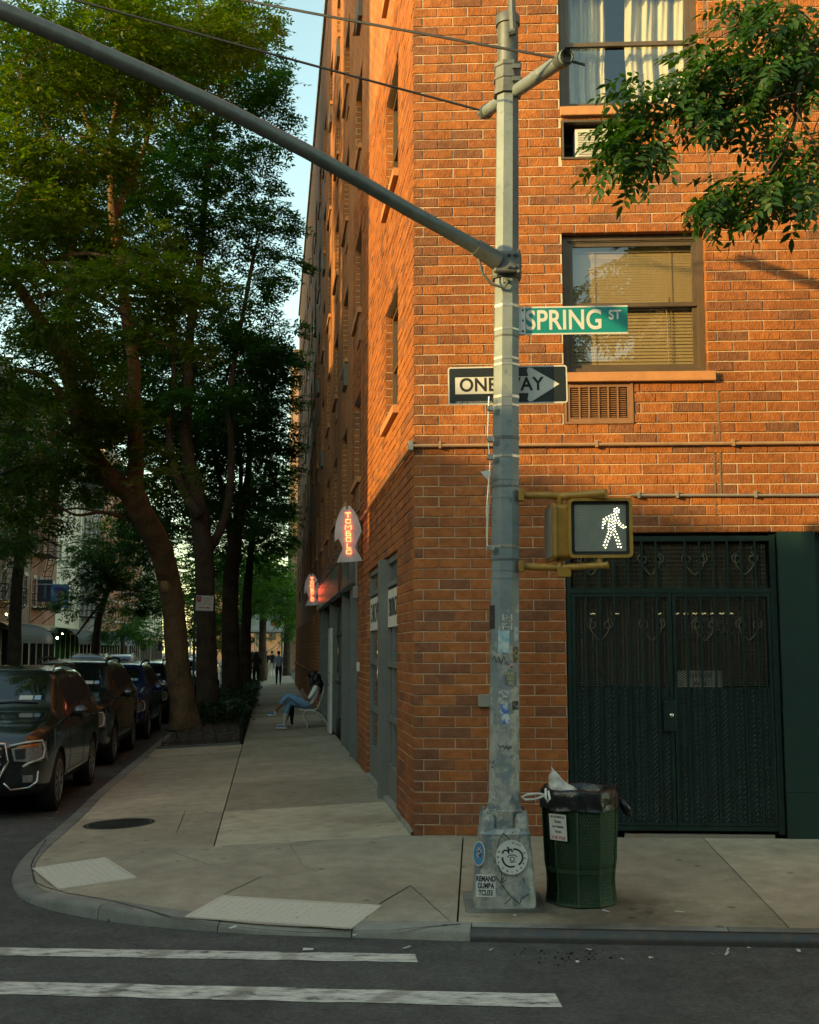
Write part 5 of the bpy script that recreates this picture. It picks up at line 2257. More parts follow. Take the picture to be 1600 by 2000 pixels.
# pedestrian signal ------------------------------------------------------------
YS = 8.86
c = at(1172, 1032, YS)
ps = thing('pedestrian_signal', 'yellow pedestrian signal showing a white walking figure beside the pole', 'traffic signal', c)
Ms = Matrix.Translation(c) @ Matrix.Rotation(rad(-4), 4, 'Z') @ Matrix.Rotation(rad(90), 4, 'X')
M_YEL = mat('signal_yellow', (.31, .17, .028), .45, var=.28, vs=9, bump=.1, bs=40)
m = MB()
o_, i_ = rrect(.480, .452, .038), rrect(.436, .408, .026)
n = len(o_)
vs = [(u, v, .0) for u, v in o_] + [(u, v, .05) for u, v in o_] + [(u, v, .05) for u, v in i_] + [(u, v, .0) for u, v in i_]
fs = []
for k in range(n):
    k2 = (k + 1) % n
    for r_ in range(3):
        fs.append((r_ * n + k, r_ * n + k2, (r_ + 1) * n + k2, (r_ + 1) * n + k))
m.add(vs, fs)
m.prism(rrect(.45, .42, .03), lambda u, v, d: (u, v, d), -.2, -.001)
m.build('housing', M_YEL, ps, Ms)
plate('gasket', rrect(.435, .407, .026), mat('signal_gasket', (.012, .02, .018), .5), Ms, ps, .0, .018)
lens = plate('lens', rrect(.385, .352, .012), mat('signal_lens', (.17, .19, .16), .35, var=.05), Ms, ps, .0185, .026)
dots = [(1065, 488), (1105, 472), (1138, 500), (1058, 528), (1098, 518), (1132, 545), (1090, 556), (1055, 577), (1108, 595), (1010, 587), (1070, 618), (963, 612), (1027, 628), (1122, 645), (918, 635), (978, 655), (1020, 667),
        (1072, 655), (872, 663), (935, 668), (900, 698), (972, 697), (1010, 710), (1050, 695), (1090, 688), (1138, 693), (862, 712), (890, 740), (958, 742), (1035, 745), (1070, 738), (1112, 730), (1160, 740), (857, 765), (955, 788),
        (995, 765), (1062, 785), (1135, 770), (1205, 775), (852, 817), (1027, 800), (1170, 795), (1210, 817), (1248, 803), (953, 832), (992, 830), (1057, 832), (953, 880), (1030, 860), (1072, 880), (1000, 895), (938, 925), (1040, 933),
        (1098, 925), (985, 947), (922, 968), (1068, 977), (1115, 985), (963, 1000), (902, 1022), (1085, 1035), (1132, 1040), (885, 1065), (940, 1053), (865, 1118), (918, 1110), (1102, 1095), (1148, 1095), (897, 1160), (1115, 1148), (1162, 1155)]
K = 8.889 * 259
m = MB()
for cx, cy in dots:
    m.lathe([(.0044, .0262), (.004, .029), (.0, .030)], ((cx - 812) / K, (818 - cy) / K, 0), 8)
tag(m.build('walking_figure', mat('led_white', (1, 1, 1), emit=(1, .97, .92), es=2.2), ps, Ms), kind='stuff')
m = MB()
for i in range(6):
    for j in range(16):
        x, y = 415 + i * 45 + (20 if j % 2 else 0), 480 + j * 45
        if 15 > j > 6 or i < 5:
            m.lathe([(.0045, .0262), (.004, .0275), (0, .028)], ((x - 812) / K, (818 - y) / K, 0), 6)
for j in range(7):
    for i in range(3):
        m.lathe([(.0045, .0262), (.004, .0275), (0, .028)], ((690 + i * 40 - j * 8 - 812) / K, (818 - 800 - j * 38 + i * 25) / K, 0), 6)
tag(m.build('dark_hand', mat('led_off', (.24, .255, .2), .3), ps, Ms), kind='stuff')
# second head, seen from the side
c2 = at(1091, 1042, 9.08)
ps2 = thing('pedestrian_signal', 'yellow pedestrian signal seen edge-on between the lit signal and pole', 'traffic signal', c2)
Ms2 = Matrix.Translation(c2) @ Matrix.Rotation(rad(-88), 4, 'Z') @ Matrix.Rotation(rad(90), 4, 'X')
m = MB()
m.prism(rrect(.40, .41, .03), lambda u, v, d: (u, v, d), -.08, .045)
m.prism(rrect(.42, .43, .035), lambda u, v, d: (u, v, d), .046, .075)
m.build('housing', M_YEL, ps2, Ms2)
m = MB()
m.prism(rrect(.38, .39, .02), lambda u, v, d: (u, v, d), .076, .082)
m.build('lens', MATS['signal_lens'], ps2, Ms2)
# bracket arms
ba = thing('signal_bracket', 'yellow pipe bracket arms carrying the pedestrian signals on the pole', 'bracket', at(1020, 968, YP))
m = MB()
m.tube([at(1012, 968, 9.0), at(1060, 967, 8.97), at(1092, 969, 8.95)], .028, 10)
m.tube([at(1094, 970, 8.95), at(1140, 966, 8.85), at(1184, 963, 8.75)], [.03, .03, .034], 10)
m.cbox(tuple(at(1012, 980, 9.0)), tuple(at(1024, 955, 8.93)), .004)
m.tube([at(1094, 972, 8.95), at(1094, 988, 8.95)], [.03, .018], 8)
m.tube([at(1167, 966, 8.84), at(1167, 978, 8.84)], .016, 8)
m.build('upper_arm', M_YEL, ba, autos=40)
m = MB()
m.tube([at(1012, 1106, 9.0), at(1060, 1108, 8.97), at(1094, 1109, 8.95)], .028, 10)
m.tube([at(1098, 1108, 8.95), at(1140, 1106, 8.87), at(1188, 1104, 8.80)], .026, 10)
m.cbox(tuple(at(1012, 1118, 9.0)), tuple(at(1024, 1095, 8.93)), .004)
m.tube([at(1094, 1108, 8.95), at(1094, 1092, 8.95)], [.034, .02], 8)
m.tube([at(1170, 1104, 8.84), at(1170, 1088, 8.84)], .022, 8)
m.cbox(tuple(at(1088, 1128, 8.96)), tuple(at(1116, 1108, 8.9)), .006)
m.build('lower_arm', M_YEL, ba, autos=40)

# stickers on pole and base --------------------------------------------------
def stick_noise(name, c1, c2, s, thr=(.45, .55)):
    return mat(name, c1, .6, var=.05, vs=s, col2=c2, thr=thr)


yb = YP - .226
st = thing('round_sticker', 'round white sticker with dark apple and eye drawing on the pole base', 'sticker', at(1000, 1675, YP - .22), group='stickers on the pole')
ctr = at(999.5, 1674.5, YP - .2195)
tilt = math.atan((.226 - .206) / .24)
Mk = Matrix.Translation(ctr) @ Matrix.Rotation(rad(90) - tilt, 4, 'X')
m = MB()
m.prism([(.116 * math.cos(2 * math.pi * k / 40), .122 * math.sin(2 * math.pi * k / 40)) for k in range(40)], lambda u, v, d: (u, v, d), -.001, .0014)
m.build('disc', M_SWHT, st, Mk)
M_STI = mat('sticker_ink', (.02, .025, .035), .6)
m = MB()


def ink(mb, pts, w, zz=.0022):
    for a, b in zip(pts[:-1], pts[1:]):
        mb.bar((a[0], a[1], zz), (b[0], b[1], zz), .0012, w, (b[1] - a[1], -(b[0] - a[0]), 0))


def arc(cx, cy, rx, ry, a0, a1, n=14):
    return [(cx + rx * math.cos(rad(a0 + (a1 - a0) * i / n)), cy + ry * math.sin(rad(a0 + (a1 - a0) * i / n))) for i in range(n + 1)]


ink(m, arc(-.005, -.005, .062, .062, 175, 295), .013)
ink(m, arc(.022, .0, .058, .058, 100, -62), .013)
ink(m, arc(-.043, .032, .022, .018, 200, -20, 8), .012)
ink(m, [(-.028, .074), (-.020, .042), (-.016, .055), (.0, .056), (.006, .036)], .012)
ink(m, arc(.004, -.012, .015, .015, 0, 360), .006)
ink(m, arc(.004, -.010, .036, .026, 160, 20), .005)
ink(m, arc(.004, -.016, .03, .02, 230, 330), .004)
for a in range(30, 160, 20):
    ink(m, [(.004 + .036 * math.cos(rad(a)), -.010 + .026 * math.sin(rad(a))), (.004 + .046 * math.cos(rad(a)), -.010 + .036 * math.sin(rad(a)))], .003)
m.build('drawing', M_STI, st, Mk)
for txt, a0, a1 in (('THE', 200, 158), ('CLAY', 84, 52), ('UNIVERSE', 228, 378)):
    for i, ch in enumerate(txt):
        a = a0 + (a1 - a0) * (i / max(1, len(txt) - 1))
        up = 90 if txt != 'UNIVERSE' else 270
        text(ch, .021, M_STI, Mk @ Matrix.Translation((.098 * math.cos(rad(a)), .103 * math.sin(rad(a)), .0016)) @ Matrix.Rotation(rad(a - up + (180 if False else 0)), 4, 'Z'), st, bold=.0008, extr=.0003)
st = thing('square_sticker', 'white square sticker with black block capitals at the foot of the pole', 'sticker', at(949, 1730, YP - .225), group='stickers on the pole')
Mk = Matrix.Translation(at(949, 1730, YP - .224)) @ Matrix.Rotation(rad(90) - tilt * .8, 4, 'X') @ Matrix.Rotation(rad(-1), 4, 'Z')
plate('paper', rrect(.142, .158, .004), M_SWHT, Mk, st, -.001, .001)
for i, tx in enumerate(('REMAND', 'GUMBA', 'TCU33')):
    text(tx, .052, M_STI, Mk @ Matrix.Translation((0, .047 - i * .049, .0014)), st, sx=.66, bold=.0022, extr=.0003)
st = thing('oval_sticker', 'blue and white oval sticker wrapped round the pole base corner', 'sticker', at(938, 1667, YP - .2), group='stickers on the pole')
Mk = Matrix.Translation(at(939, 1667, YP - .198) + Vector((-.012, -.003, 0))) @ Matrix.Rotation(rad(-50), 4, 'Z') @ Matrix.Rotation(rad(90) - tilt, 4, 'X')
plate('paper', [(.062 * math.cos(2 * math.pi * k / 28), .088 * math.sin(2 * math.pi * k / 28)) for k in range(28)], M_SWHT, Mk, st, -.002, .002)
plate('print', [(.055 * math.cos(2 * math.pi * k / 28), .08 * math.sin(2 * math.pi * k / 28)) for k in range(28)], mat('sticker_blue', (.04, .20, .36), .5), Mk, st, .0022, .003)
plate('print_patch', [(.03 * math.cos(2 * math.pi * k / 9) + .005, .045 * math.sin(2 * math.pi * k / 9) + .008) for k in range(9)], stick_noise('sticker_swirl', (.5, .45, .4), (.05, .05, .09), 60), Mk, st, .0032, .0038)


def pole_sticker(name, label, px, py, w, h, mm, words=(), facet=0, ink_m=None, size=.03, rot=0, sx=.7):
    z = zpx(py)
    r = prad(z) + .0015
    an = rad(-90 + 45 * facet)
    nrm = Vector((math.cos(an), math.sin(an), 0))
    side = Vector((-nrm.y, nrm.x, 0))
    ctr = Vector((pxz(z), YP, z)) + nrm * r
    # slide along the facet until it sits where it should
    off = at(px, py, ctr.y).x - ctr.x
    off = max(-.04, min(.04, off / max(.5, side.x) if abs(side.x) > .4 else 0))
    ctr += side * off
    root = thing(name, label, 'sticker', ctr, group='stickers on the pole')
    Mk = frame(ctr, side) @ Matrix.Rotation(rad(rot), 4, 'Z')
    plate('paper', rrect(w, h, .003, 2), mm, Mk, root, -.0006, .0006)
    for i, tx in enumerate(words):
        text(tx, size, ink_m or M_STI, Mk @ Matrix.Translation((0, h / 2 - (i + .5) * h / len(words), .0009)), root, sx=sx, bold=.001, extr=.0003)
    return root


pole_sticker('paper_sticker', 'small white sticker of five lines of black capitals on the pole', 991, 1215, .074, .115, M_SWHT, ('SUOR', 'CLARI', 'WORLD', 'CASPA', 'SALVI'), size=.028, sx=.72)
pole_sticker('paper_sticker', 'pale blue and white picture sticker below the five line sticker', 984, 1253, .085, .165, stick_noise('pale_blue_print', (.18, .42, .50), (.55, .57, .52), 14, (.4, .6)), rot=-1)
pole_sticker('paper_sticker', 'yellowish sticker with the word panic on the pole', 997, 1325, .085, .105, mat('panic_paper', (.12, .13, .12), .6), ('PANIC', ' DEO', '  ERS'), ink_m=mat('panic_ink', (.42, .38, .2), .6), size=.04, sx=.68)
pole_sticker('paper_sticker', 'torn grey and white sticker under the panic sticker', 984, 1362, .075, .11, stick_noise('torn_grey', (.5, .5, .47), (.16, .16, .16), 40))
pole_sticker('paper_sticker', 'half torn bright blue sticker halfway up the pole', 986, 1394, .06, .15, stick_noise('torn_blue', (.05, .16, .42), (.55, .57, .56), 16), rot=8)
pole_sticker('paper_sticker', 'black and gold sticker on the right facet of the pole', 1007, 1278, .06, .12, stick_noise('gold_print', (.03, .028, .02), (.30, .22, .07), 45), facet=1)
pole_sticker('paper_sticker', 'small black sticker with white tag on the right facet', 1007, 1378, .07, .065, stick_noise('black_tag', (.015, .015, .015), (.35, .36, .34), 60, (.55, .6)), facet=1)
pole_sticker('paper_sticker', 'pale slim sticker high on the right facet of the pole', 1008, 1238, .045, .11, stick_noise('pale_slim', (.33, .36, .36), (.45, .47, .46), 30), facet=1)
pole_sticker('paper_sticker', 'black strip sticker on the left facet of the pole', 962, 1205, .05, .18, stick_noise('black_strip', (.02, .02, .02), (.4, .4, .38), 40, (.6, .65)), facet=-1)
pole_sticker('paper_sticker', 'pink and black sticker fragment above the word panic', 1002, 1300, .05, .045, stick_noise('pink_print', (.46, .30, .30), (.05, .05, .05), 40, (.5, .6)))
pole_sticker('paper_sticker', 'white torn sticker low on the pole', 962, 1560, .06, .10, stick_noise('torn_white', (.5, .5, .46), (.25, .26, .25), 35), facet=-1)

# scrawls in marker
sc_ = MB()


def scrawl(pts, w, y):
    P = [at(px, py, y) for px, py in pts]
    for a, b in zip(P[:-1], P[1:]):
        sc_.bar(a, b, .001, w, (b - a).cross(Vector((0, 1, 0))))


yb2 = YP - .212
for pts in ([(972, 1655), (975, 1642), (983, 1627), (996, 1640)], [(973, 1689), (980, 1705), (980, 1722)], [(967, 1710), (978, 1725), (990, 1718)], [(978, 1726), (984, 1714)],
            [(980, 1728), (995, 1748), (1015, 1765)], [(986, 1766), (998, 1754)], [(1016, 1764), (1018, 1755), (1033, 1747)], [(1002, 1624), (1001, 1628)], [(1023, 1715), (1024, 1724)], [(1008, 1708), (1010, 1714)]):
    scrawl(pts, .006, yb2 - .012 - (pts[0][1] - 1640) * .00012)
tag(sc_.build('marker_scrawl', M_STI, base), kind='stuff')
sc_ = MB()
for pts in ([(972, 1452), (977, 1460), (983, 1455), (986, 1463), (990, 1455), (993, 1464), (997, 1456), (1000, 1462)], [(958, 1490), (966, 1486), (960, 1500), (970, 1496)], [(962, 1290), (966, 1280), (969, 1294), (974, 1282), (977, 1295)], [(980, 1296), (984, 1281), (989, 1297)]):
    scrawl(pts, .005, YP - .1155)
tag(sc_.build('marker_scrawl', M_STI, shaft), kind='stuff')

# ================================================================== LITTER BASKET
BKC = (1.285, 9.08)
ZK = SZ(*BKC)
bk = thing('litter_basket', 'green expanded-metal litter basket lined with a black bag beside the pole', 'litter basket', (*BKC, ZK))
M_BGRN = mat('basket_green', (.010, .066, .032), .5, .15, var=.3, vs=12, col2=(.028, .048, .018))
NB = 10


def brad(h):
    return .262 - .012 * math.sin(min(1, h / .3) * math.pi) + .03 * max(0, (h - .15) / .7) ** 1.2


def bpt(u, h, dr=0.):
    """point on the faceted wall of the basket: u turns once round"""
    k = math.floor(u * NB)
    f = u * NB - k
    a0, a1 = 2 * math.pi * (k + .15) / NB, 2 * math.pi * (k + 1.15) / NB
    r = brad(h) + dr
    x = r * (math.cos(a0) * (1 - f) + math.cos(a1) * f)
    y = r * (math.sin(a0) * (1 - f) + math.sin(a1) * f)
    return (BKC[0] + x, BKC[1] + y, ZK + h)


m = MB()
NU, NH = 80, 34
H0, H1 = .015, .80
du, dh = 1 / NU, (H1 - H0) / NH
for i in range(NU):
    for j in range(NH):
        u, h = i * du + (du / 2 if j % 2 else 0), H0 + j * dh
        for (ua, ha, ub, hb) in ((u, h, u + du / 2, h + dh), (u + du / 2, h + dh, u + du, h)):
            w = .0026
            ku = w / .3 / 6.28 * 2.2
            m.add([bpt(ua, ha, -.0), bpt(ub, hb, -.0), bpt(ub + ku * 2.2, hb, .004), bpt(ua + ku * 2.2, ha, .004)], [(0, 1, 2, 3)])
tag(m.build('mesh_wall', M_BGRN, bk), kind='stuff')
for k in range(NB):
    m = MB()
    m.tube([bpt((k) / NB + .0001, h, .004) for h in (0.0, .08, .15, .22, .3, .45, .6, .81)], .0075, 6)
    m.build('rib', M_BGRN, bk, autos=50)
for h, w in ((.01, .02), (.245, .03), (.80, .03)):
    m = MB()
    rg = [[bpt(k / NB + .0001, h - w / 2, .006) for k in range(NB)], [bpt(k / NB + .0001, h + w / 2, .006) for k in range(NB)], [bpt(k / NB + .0001, h + w / 2, -.002) for k in range(NB)], [bpt(k / NB + .0001, h - w / 2, -.002) for k in range(NB)], [bpt(k / NB + .0001, h - w / 2, .006) for k in range(NB)]]
    m.rings(rg, caps=False)
    m.build('hoop', M_BGRN, bk)
m = MB()
m.add([(BKC[0] + .25 * math.cos(2 * math.pi * k / 20), BKC[1] + .25 * math.sin(2 * math.pi * k / 20), ZK + .03) for k in range(20)], [tuple(range(20))])
m.build('bottom', M_BGRN, bk)
# notice on the basket
a = -2.30
pc = Vector((BKC[0] + .287 * math.cos(a), BKC[1] + .287 * math.sin(a), ZK + .565))
nt_ = frame(pc + Vector((math.cos(a), math.sin(a), 0)) * .004, (-math.sin(a), math.cos(a), 0), (math.cos(a) * .08, math.sin(a) * .08, 1))
pl = plate('notice_plate', rrect(.15, .19, .004, 2), M_SWHT, nt_, bk, -.001, .001)
for i, (tx, mm, sz) in enumerate((('NO HOUSEHOLD', M_INK, .019), ('TRASH', M_INK, .023), ('NO BUSINESS', M_INK, .019), ('TRASH', M_INK, .023), ('$100 FINE', mat('red_ink', (.45, .04, .03), .6), .034))):
    text(tx, sz, mm, nt_ @ Matrix.Translation((0, .075 - i * .036 - (.008 if i == 4 else 0), .0014)), pl, sx=.85, bold=.0008, extr=.0003)
# bag liner
M_BAG = mat('black_plastic', (.010, .012, .013), .28, var=.3, vs=9, bump=1., bs=14)
rg = []
rr = random.Random(4)
NL = 72
prof = [(.685, .026, 0), (.70, .018, 1), (.725, .016, .6), (.76, .016, .4), (.815, .012, .3), (.835, .0, .3), (.825, -.014, .5), (.74, -.022, 1.2), (.62, -.03, 1.5), (.45, -.035, 1.5), (.2, -.03, 1.2), (.05, -.03, 1)]
ph = [rr.uniform(0, 6.28) for _ in range(9)]
for h, dr, wr in prof:
    ring = []
    for k in range(NL):
        u = k / NL
        wv = wr * .006 * (math.sin(u * 6.283 * 17 + ph[0] + h * 30) + math.sin(u * 6.283 * 29 + ph[1] - h * 20) + .7 * math.sin(u * 6.283 * 7 + ph[2]))
        hh = h + (.022 * math.sin(u * 6.283 * 2 + 1.2) + .012 * math.sin(u * 6.283 * 5 + ph[3]) if dr > .03 else .006 * math.sin(u * 6.283 * 6 + ph[4]))
        p = bpt(u + .0001, min(h, .8), dr + wv)
        ring.append((p[0], p[1], ZK + hh))
    rg.append(ring)
m = MB()
m.rings(rg, caps=False)
m.add([(BKC[0] + .2 * math.cos(2 * math.pi * k / 20), BKC[1] + .2 * math.sin(2 * math.pi * k / 20), ZK + .47) for k in range(20)], [tuple(range(20))])
tail = [(BKC[0] + .30, BKC[1] + .05, ZK + .74), (BKC[0] + .33, BKC[1] + .04, ZK + .71), (BKC[0] + .36, BKC[1] + .03, ZK + .66), (BKC[0] + .375, BKC[1] + .03, ZK + .61)]
m.tube(tail, [.02, .035, .042, .02], 7)
lin = m.build('bag_liner', M_BAG, None, smooth=True)
tag(lin, 'crumpled black plastic bag lining the green basket', 'bag')
# clear bag thrown in
M_CLR = mat('clear_plastic', (.52, .49, .43), .3, var=.3, vs=14, bump=1., bs=18)
cb_ = thing('plastic_bag', 'crumpled translucent white bag sticking out of the basket', 'bag', (BKC[0] - .12, BKC[1], ZK + .7))
tip = Vector((BKC[0] - .215, BKC[1] - .06, ZK + .985))
bm = bmesh.new()
bmesh.ops.create_icosphere(bm, subdivisions=4, radius=1)
from mathutils import noise as mnoise
for v in bm.verts:
    d = v.co.copy()
    u = (d.z + 1) / 2
    w = max(.05, (1 - u) ** .75)
    x = BKC[0] - .085 + d.x * .16 * (w + .12) - .13 * u + (.05 * (1 - u))
    y = BKC[1] - .05 + d.y * .10 * (w + .1)
    z = ZK + .66 + u * .33 - max(0, d.x) * .05 * u
    q = mnoise.noise_vector(Vector((x, y, z)) * 16) * .022
    v.co = Vector((x, y, z)) + q
m = MB()
m.bm(bm)
m.build('bag_body', M_CLR, cb_, smooth=True)
m = MB()
m.tube([at(1066, 1553, 8.85), at(1050, 1550, 8.84), at(1030, 1552, 8.83), at(1019, 1557, 8.83), at(1026, 1562, 8.83), at(1045, 1561, 8.84), at(1066, 1553, 8.85)], [.01, .009, .009, .01, .009, .008, .01], 7)
m.tube([at(1066, 1540, 8.80), at(1066, 1558, 8.77), at(1070, 1567, 8.76), at(1074, 1560, 8.765), at(1071, 1545, 8.80)], .009, 7)
m.build('handle_loop', mat('bag_white', (.6, .57, .5), .5), cb_, smooth=True)

# ================================================================== NEON FISH SIGNS
fo = [(690, 180), (668, 205), (640, 250), (615, 300), (600, 350), (587, 415), (580, 480), (576, 540), (580, 602), (600, 580), (622, 566), (640, 596), (660, 640), (676, 690), (664, 720), (645, 760), (622, 810), (605, 852),
      (760, 846), (912, 832), (893, 795), (870, 755), (845, 715), (823, 672), (836, 630), (855, 585), (880, 530), (893, 492), (910, 490), (896, 455), (885, 405), (868, 350), (850, 305), (826, 260), (800, 222), (775, 190), (755, 172), (738, 172), (728, 225), (720, 232), (714, 180)]
LET = {'T': [[(-1, 1), (1, 1)], [(0, 1), (0, -1)]], 'O': [[(-.8, .8), (.8, .8), (.8, -.8), (-.8, -.8), (-.8, .8)]], 'M': [[(-1, -1), (-1, 1), (0, 0), (1, 1), (1, -1)]],
       'B': [[(-.8, -1), (-.8, 1), (.5, 1), (.5, .1), (-.8, .1)], [(.5, .1), (.8, -.1), (.8, -1), (-.8, -1)]], 'L': [[(-.6, 1), (-.6, -1), (.8, -1)]]}
M_FISH = mat('fish_sheet', (.42, .43, .42), .45, .35, var=.22, vs=5)
M_NEON = mat('neon_red', (1, .25, .15), emit=(1.0, .10, .05), es=3.6)


def fish(label, t, ctr_px, Y):
    c = at(*ctr_px, Y)
    root = thing('neon_fish_sign', label, 'neon sign', c, group='fish signs over the restaurant')
    Mk = Matrix.Translation(c) @ Matrix.Rotation(rad(0), 4, 'Z') @ Matrix.Rotation(rad(90), 4, 'X')
    k = 6.154 * 128
    poly = [((x - 745) / k, (512 - y) / k) for x, y in fo]
    m = MB()
    m.prism(poly, lambda u, v, d: (u, v, d), -.06, 0)
    m.build('fish_panel', M_FISH, root, Mk)
    for s_, i in ((1, 0),):
        y = .285
        for ch in 'TOMBOLO':
            m = MB()
            for st_ in LET[ch]:
                m.tube([(px * .042 - .0 + (.30 - y) * .03 - .01, y + py * .035, .022) for px, py in st_], .0062, 6)
            m.build('neon_letter', M_NEON, root, Mk)
            y -= .093
    m = MB()
    m.bar((.2, .0, -.03), (.42, .0, -.03), .03, .03)
    m.bar((.2, -.25, -.03), (.42, -.25, -.03), .03, .03)
    m.build('wall_bracket', M_IRON, root, Mk)
    return root


fish('large glowing fish shaped neon sign nearest the street corner', 6.3, (681, 1043), 17.75)
fish('smaller-looking fish shaped neon sign at the far end of the sign band', 21.2, (610, 1151.5), 31.6)

# ================================================================== TREES
M_BARK = bark_mat('bark', (.20, .112, .052))
M_BARKD = bark_mat('bark_dark', (.085, .056, .034))
M_LEAF1 = leaf_mat('leaf_ash', (.032, .086, .013), (.118, .150, .020))
M_LEAF2 = leaf_mat('leaf_locust', (.022, .086, .020), (.056, .136, .026))
M_LEAF3 = leaf_mat('leaf_far', (.034, .090, .018), (.075, .145, .026))
M_LEAF4 = leaf_mat('leaf_near', (.014, .052, .012), (.040, .100, .018), .35)
NPR = np.random.default_rng(21)


def spray_arrays(B, D, N, L, ll, lw, pairs):
    """compound leaves: base points B, directions D, face normals N; returns vertices and quads of the leaflets"""
    n = len(B)
    S = np.cross(N, D)
    S /= np.linalg.norm(S, axis=1, keepdims=True) + 1e-9
    Ns = np.cross(D, S)
    Vs = []
    for k in range(pairs):
        f = .22 + .72 * k / max(1, pairs - 1)
        base = B + D * (L * f)[:, None] - np.array([0, 0, 1]) * (L * .22 * f * f)[:, None]
        for sg in (-1, 1):
            d = D * .55 + S * sg * .83 - np.array([0, 0, .18])
            d = d + NPR.normal(0, .13, d.shape)
            d /= np.linalg.norm(d, axis=1, keepdims=True)
            Vs.append((base, d))
    base = B + D * (L * .95)[:, None] - np.array([0, 0, 1]) * (L * .2)[:, None]
    Vs.append((base, D + NPR.normal(0, .1, D.shape)))
    out = []
    for base, d in Vs:
        d = d / np.linalg.norm(d, axis=1, keepdims=True)
        nn = Ns + NPR.normal(0, .3, Ns.shape)
        p = np.cross(nn, d)
        p /= np.linalg.norm(p, axis=1, keepdims=True) + 1e-9
        l_ = (ll * NPR.uniform(.75, 1.2, n))[:, None]
        w_ = (lw * NPR.uniform(.8, 1.15, n))[:, None]
        fold = np.cross(d, p) * w_ * .18
        out.append(np.stack([base, base + d * l_ * .45 + p * w_ * .5 + fold, base + d * l_, base + d * l_ * .45 - p * w_ * .5 + fold], 1))
    V = np.concatenate(out, 0).reshape(-1, 3)
    Q = np.arange(len(V)).reshape(-1, 4)
    return V, Q


def blob_leaves(c, r, count, ctr_dir=None):
    """leaf bases in clumps through an ellipsoid"""
    ncl = max(5, int(count / 26))
    u = NPR.normal(0, 1, (ncl, 3))
    u /= np.linalg.norm(u, axis=1, keepdims=True)
    rad_ = NPR.uniform(.35, 1.0, (ncl, 1)) ** .6
    cl = np.array(c) + u * rad_ * np.array(r)
    which = NPR.integers(0, ncl, count)
    sp_r = np.array([.26, .26, .15]) * float(np.mean(r)) * .9
    pos = cl[which] + NPR.normal(0, 1, (count, 3)) * sp_r
    d = (pos - cl[which]) + (cl[which] - np.array(c)) * .35 + NPR.normal(0, .25, (count, 3)) * float(np.mean(r)) * .3
    d[:, 2] *= .35
    d /= np.linalg.norm(d, axis=1, keepdims=True) + 1e-9
    nrm = np.array([0, 0, 1.0]) + NPR.normal(0, .38, (count, 3))
    return cl, pos, d, nrm


def poly_pts(pxs, Y):
    out = []
    for i, p in enumerate(pxs):
        y = Y if not hasattr(Y, '__len__') else Y[i]
        out.append(at(p[0], p[1], y))
    return out


def smooth_path(P, k=5):
    out = []
    for i in range(len(P) - 1):
        p0, p1, p2, p3 = P[max(i - 1, 0)], P[i], P[i + 1], P[min(i + 2, len(P) - 1)]
        for j in range(k):
            t = j / k
            out.append(.5 * ((2 * p1) + (p2 - p0) * t + (2 * p0 - 5 * p1 + 4 * p2 - p3) * t * t + (3 * p1 - p0 - 3 * p2 + p3) * t ** 3))
    out.append(P[-1])
    return out


def tree(name, label, trunk, tr, limbs, blobs, leaf, bark, ll=.145, lw=.052, L=.36, pairs=4, lai=3.2, group='street trees along the kerb', trunk_n=14, knots=True):
    """trunk: world points with radii tr; limbs: list of (points, r0, r1); blobs: (px, py, Y, rx, ry) crown masses"""
    root = thing(name, label, 'tree', trunk[0], group=group)
    P = smooth_path(trunk, 6)
    R = list(np.interp(np.linspace(0, 1, len(P)), np.linspace(0, 1, len(tr)), tr))
    m = MB()
    m.tube(P, R, trunk_n)
    for i in range(len(m.v)):
        q = Vector(m.v[i])
        m.v[i] = tuple(q + mnoise.noise_vector(q * 3.0) * .02 + mnoise.noise_vector(q * 9.0) * .012)
    m.build('trunk', bark, root, smooth=True)
    skel = list(P[len(P) // 2:])
    for pts, r0, r1 in limbs:
        Q = smooth_path(pts, 5)
        m = MB()
        m.tube(Q, list(np.linspace(r0, r1, len(Q))), 9)
        for i in range(len(m.v)):
            q = Vector(m.v[i])
            m.v[i] = tuple(q + mnoise.noise_vector(q * 3.0) * .02)
        m.build('limb', bark, root, smooth=True)
        skel += Q[2:]
    tw = MB()
    Vs, Qs, off = [], [], 0
    for (px, py, Y, rx, ry) in blobs:
        c = at(px, py, Y)
        s_ = Y / 2315
        r = (rx * s_, (rx + ry) / 2 * s_, ry * s_)
        leaf_px = pairs * 2 * (ll * lw * .5)
        area = math.pi * r[0] * r[2]
        count = int(lai * area / leaf_px)
        cl, pos, d, nrm = blob_leaves(c, r, count)
        V, Q = spray_arrays(pos, d, nrm, NPR.uniform(.75, 1.25, count) * L, ll, lw, pairs)
        Vs.append(V)
        Qs.append(Q + off)
        off += len(V)
        near = min(skel, key=lambda q: (q - c).length)
        mid = near.lerp(c, .5) + Vector((0, 0, .12 * (c - near).length))
        br_r = max(.014, min(.05, .013 * (c - near).length))
        tw.tube(smooth_path([near, mid, c], 4), list(np.linspace(br_r, br_r * .5, 9)), 6, False)
        for q in cl[:max(5, len(cl) // 2)]:
            q = Vector(q)
            a = mid.lerp(c, NPR.uniform(.2, 1))
            tw.tube([a, a.lerp(q, .5) + Vector((0, 0, .08 * (q - a).length)), q], [br_r * .45, br_r * .3, .006], 4, False)
    V = np.concatenate(Vs)
    Q = np.concatenate(Qs)
    tag(tw.build('branches', bark, root), kind='stuff')
    tag(link('crown', np_mesh('crown', V, Q, leaf), ID, root), kind='stuff')
    return root


def gnd(px, py, Y):
    p = at(px, py, Y)
    z = SZ(p.x, p.y)
    return Vector((p.x, p.y, z))


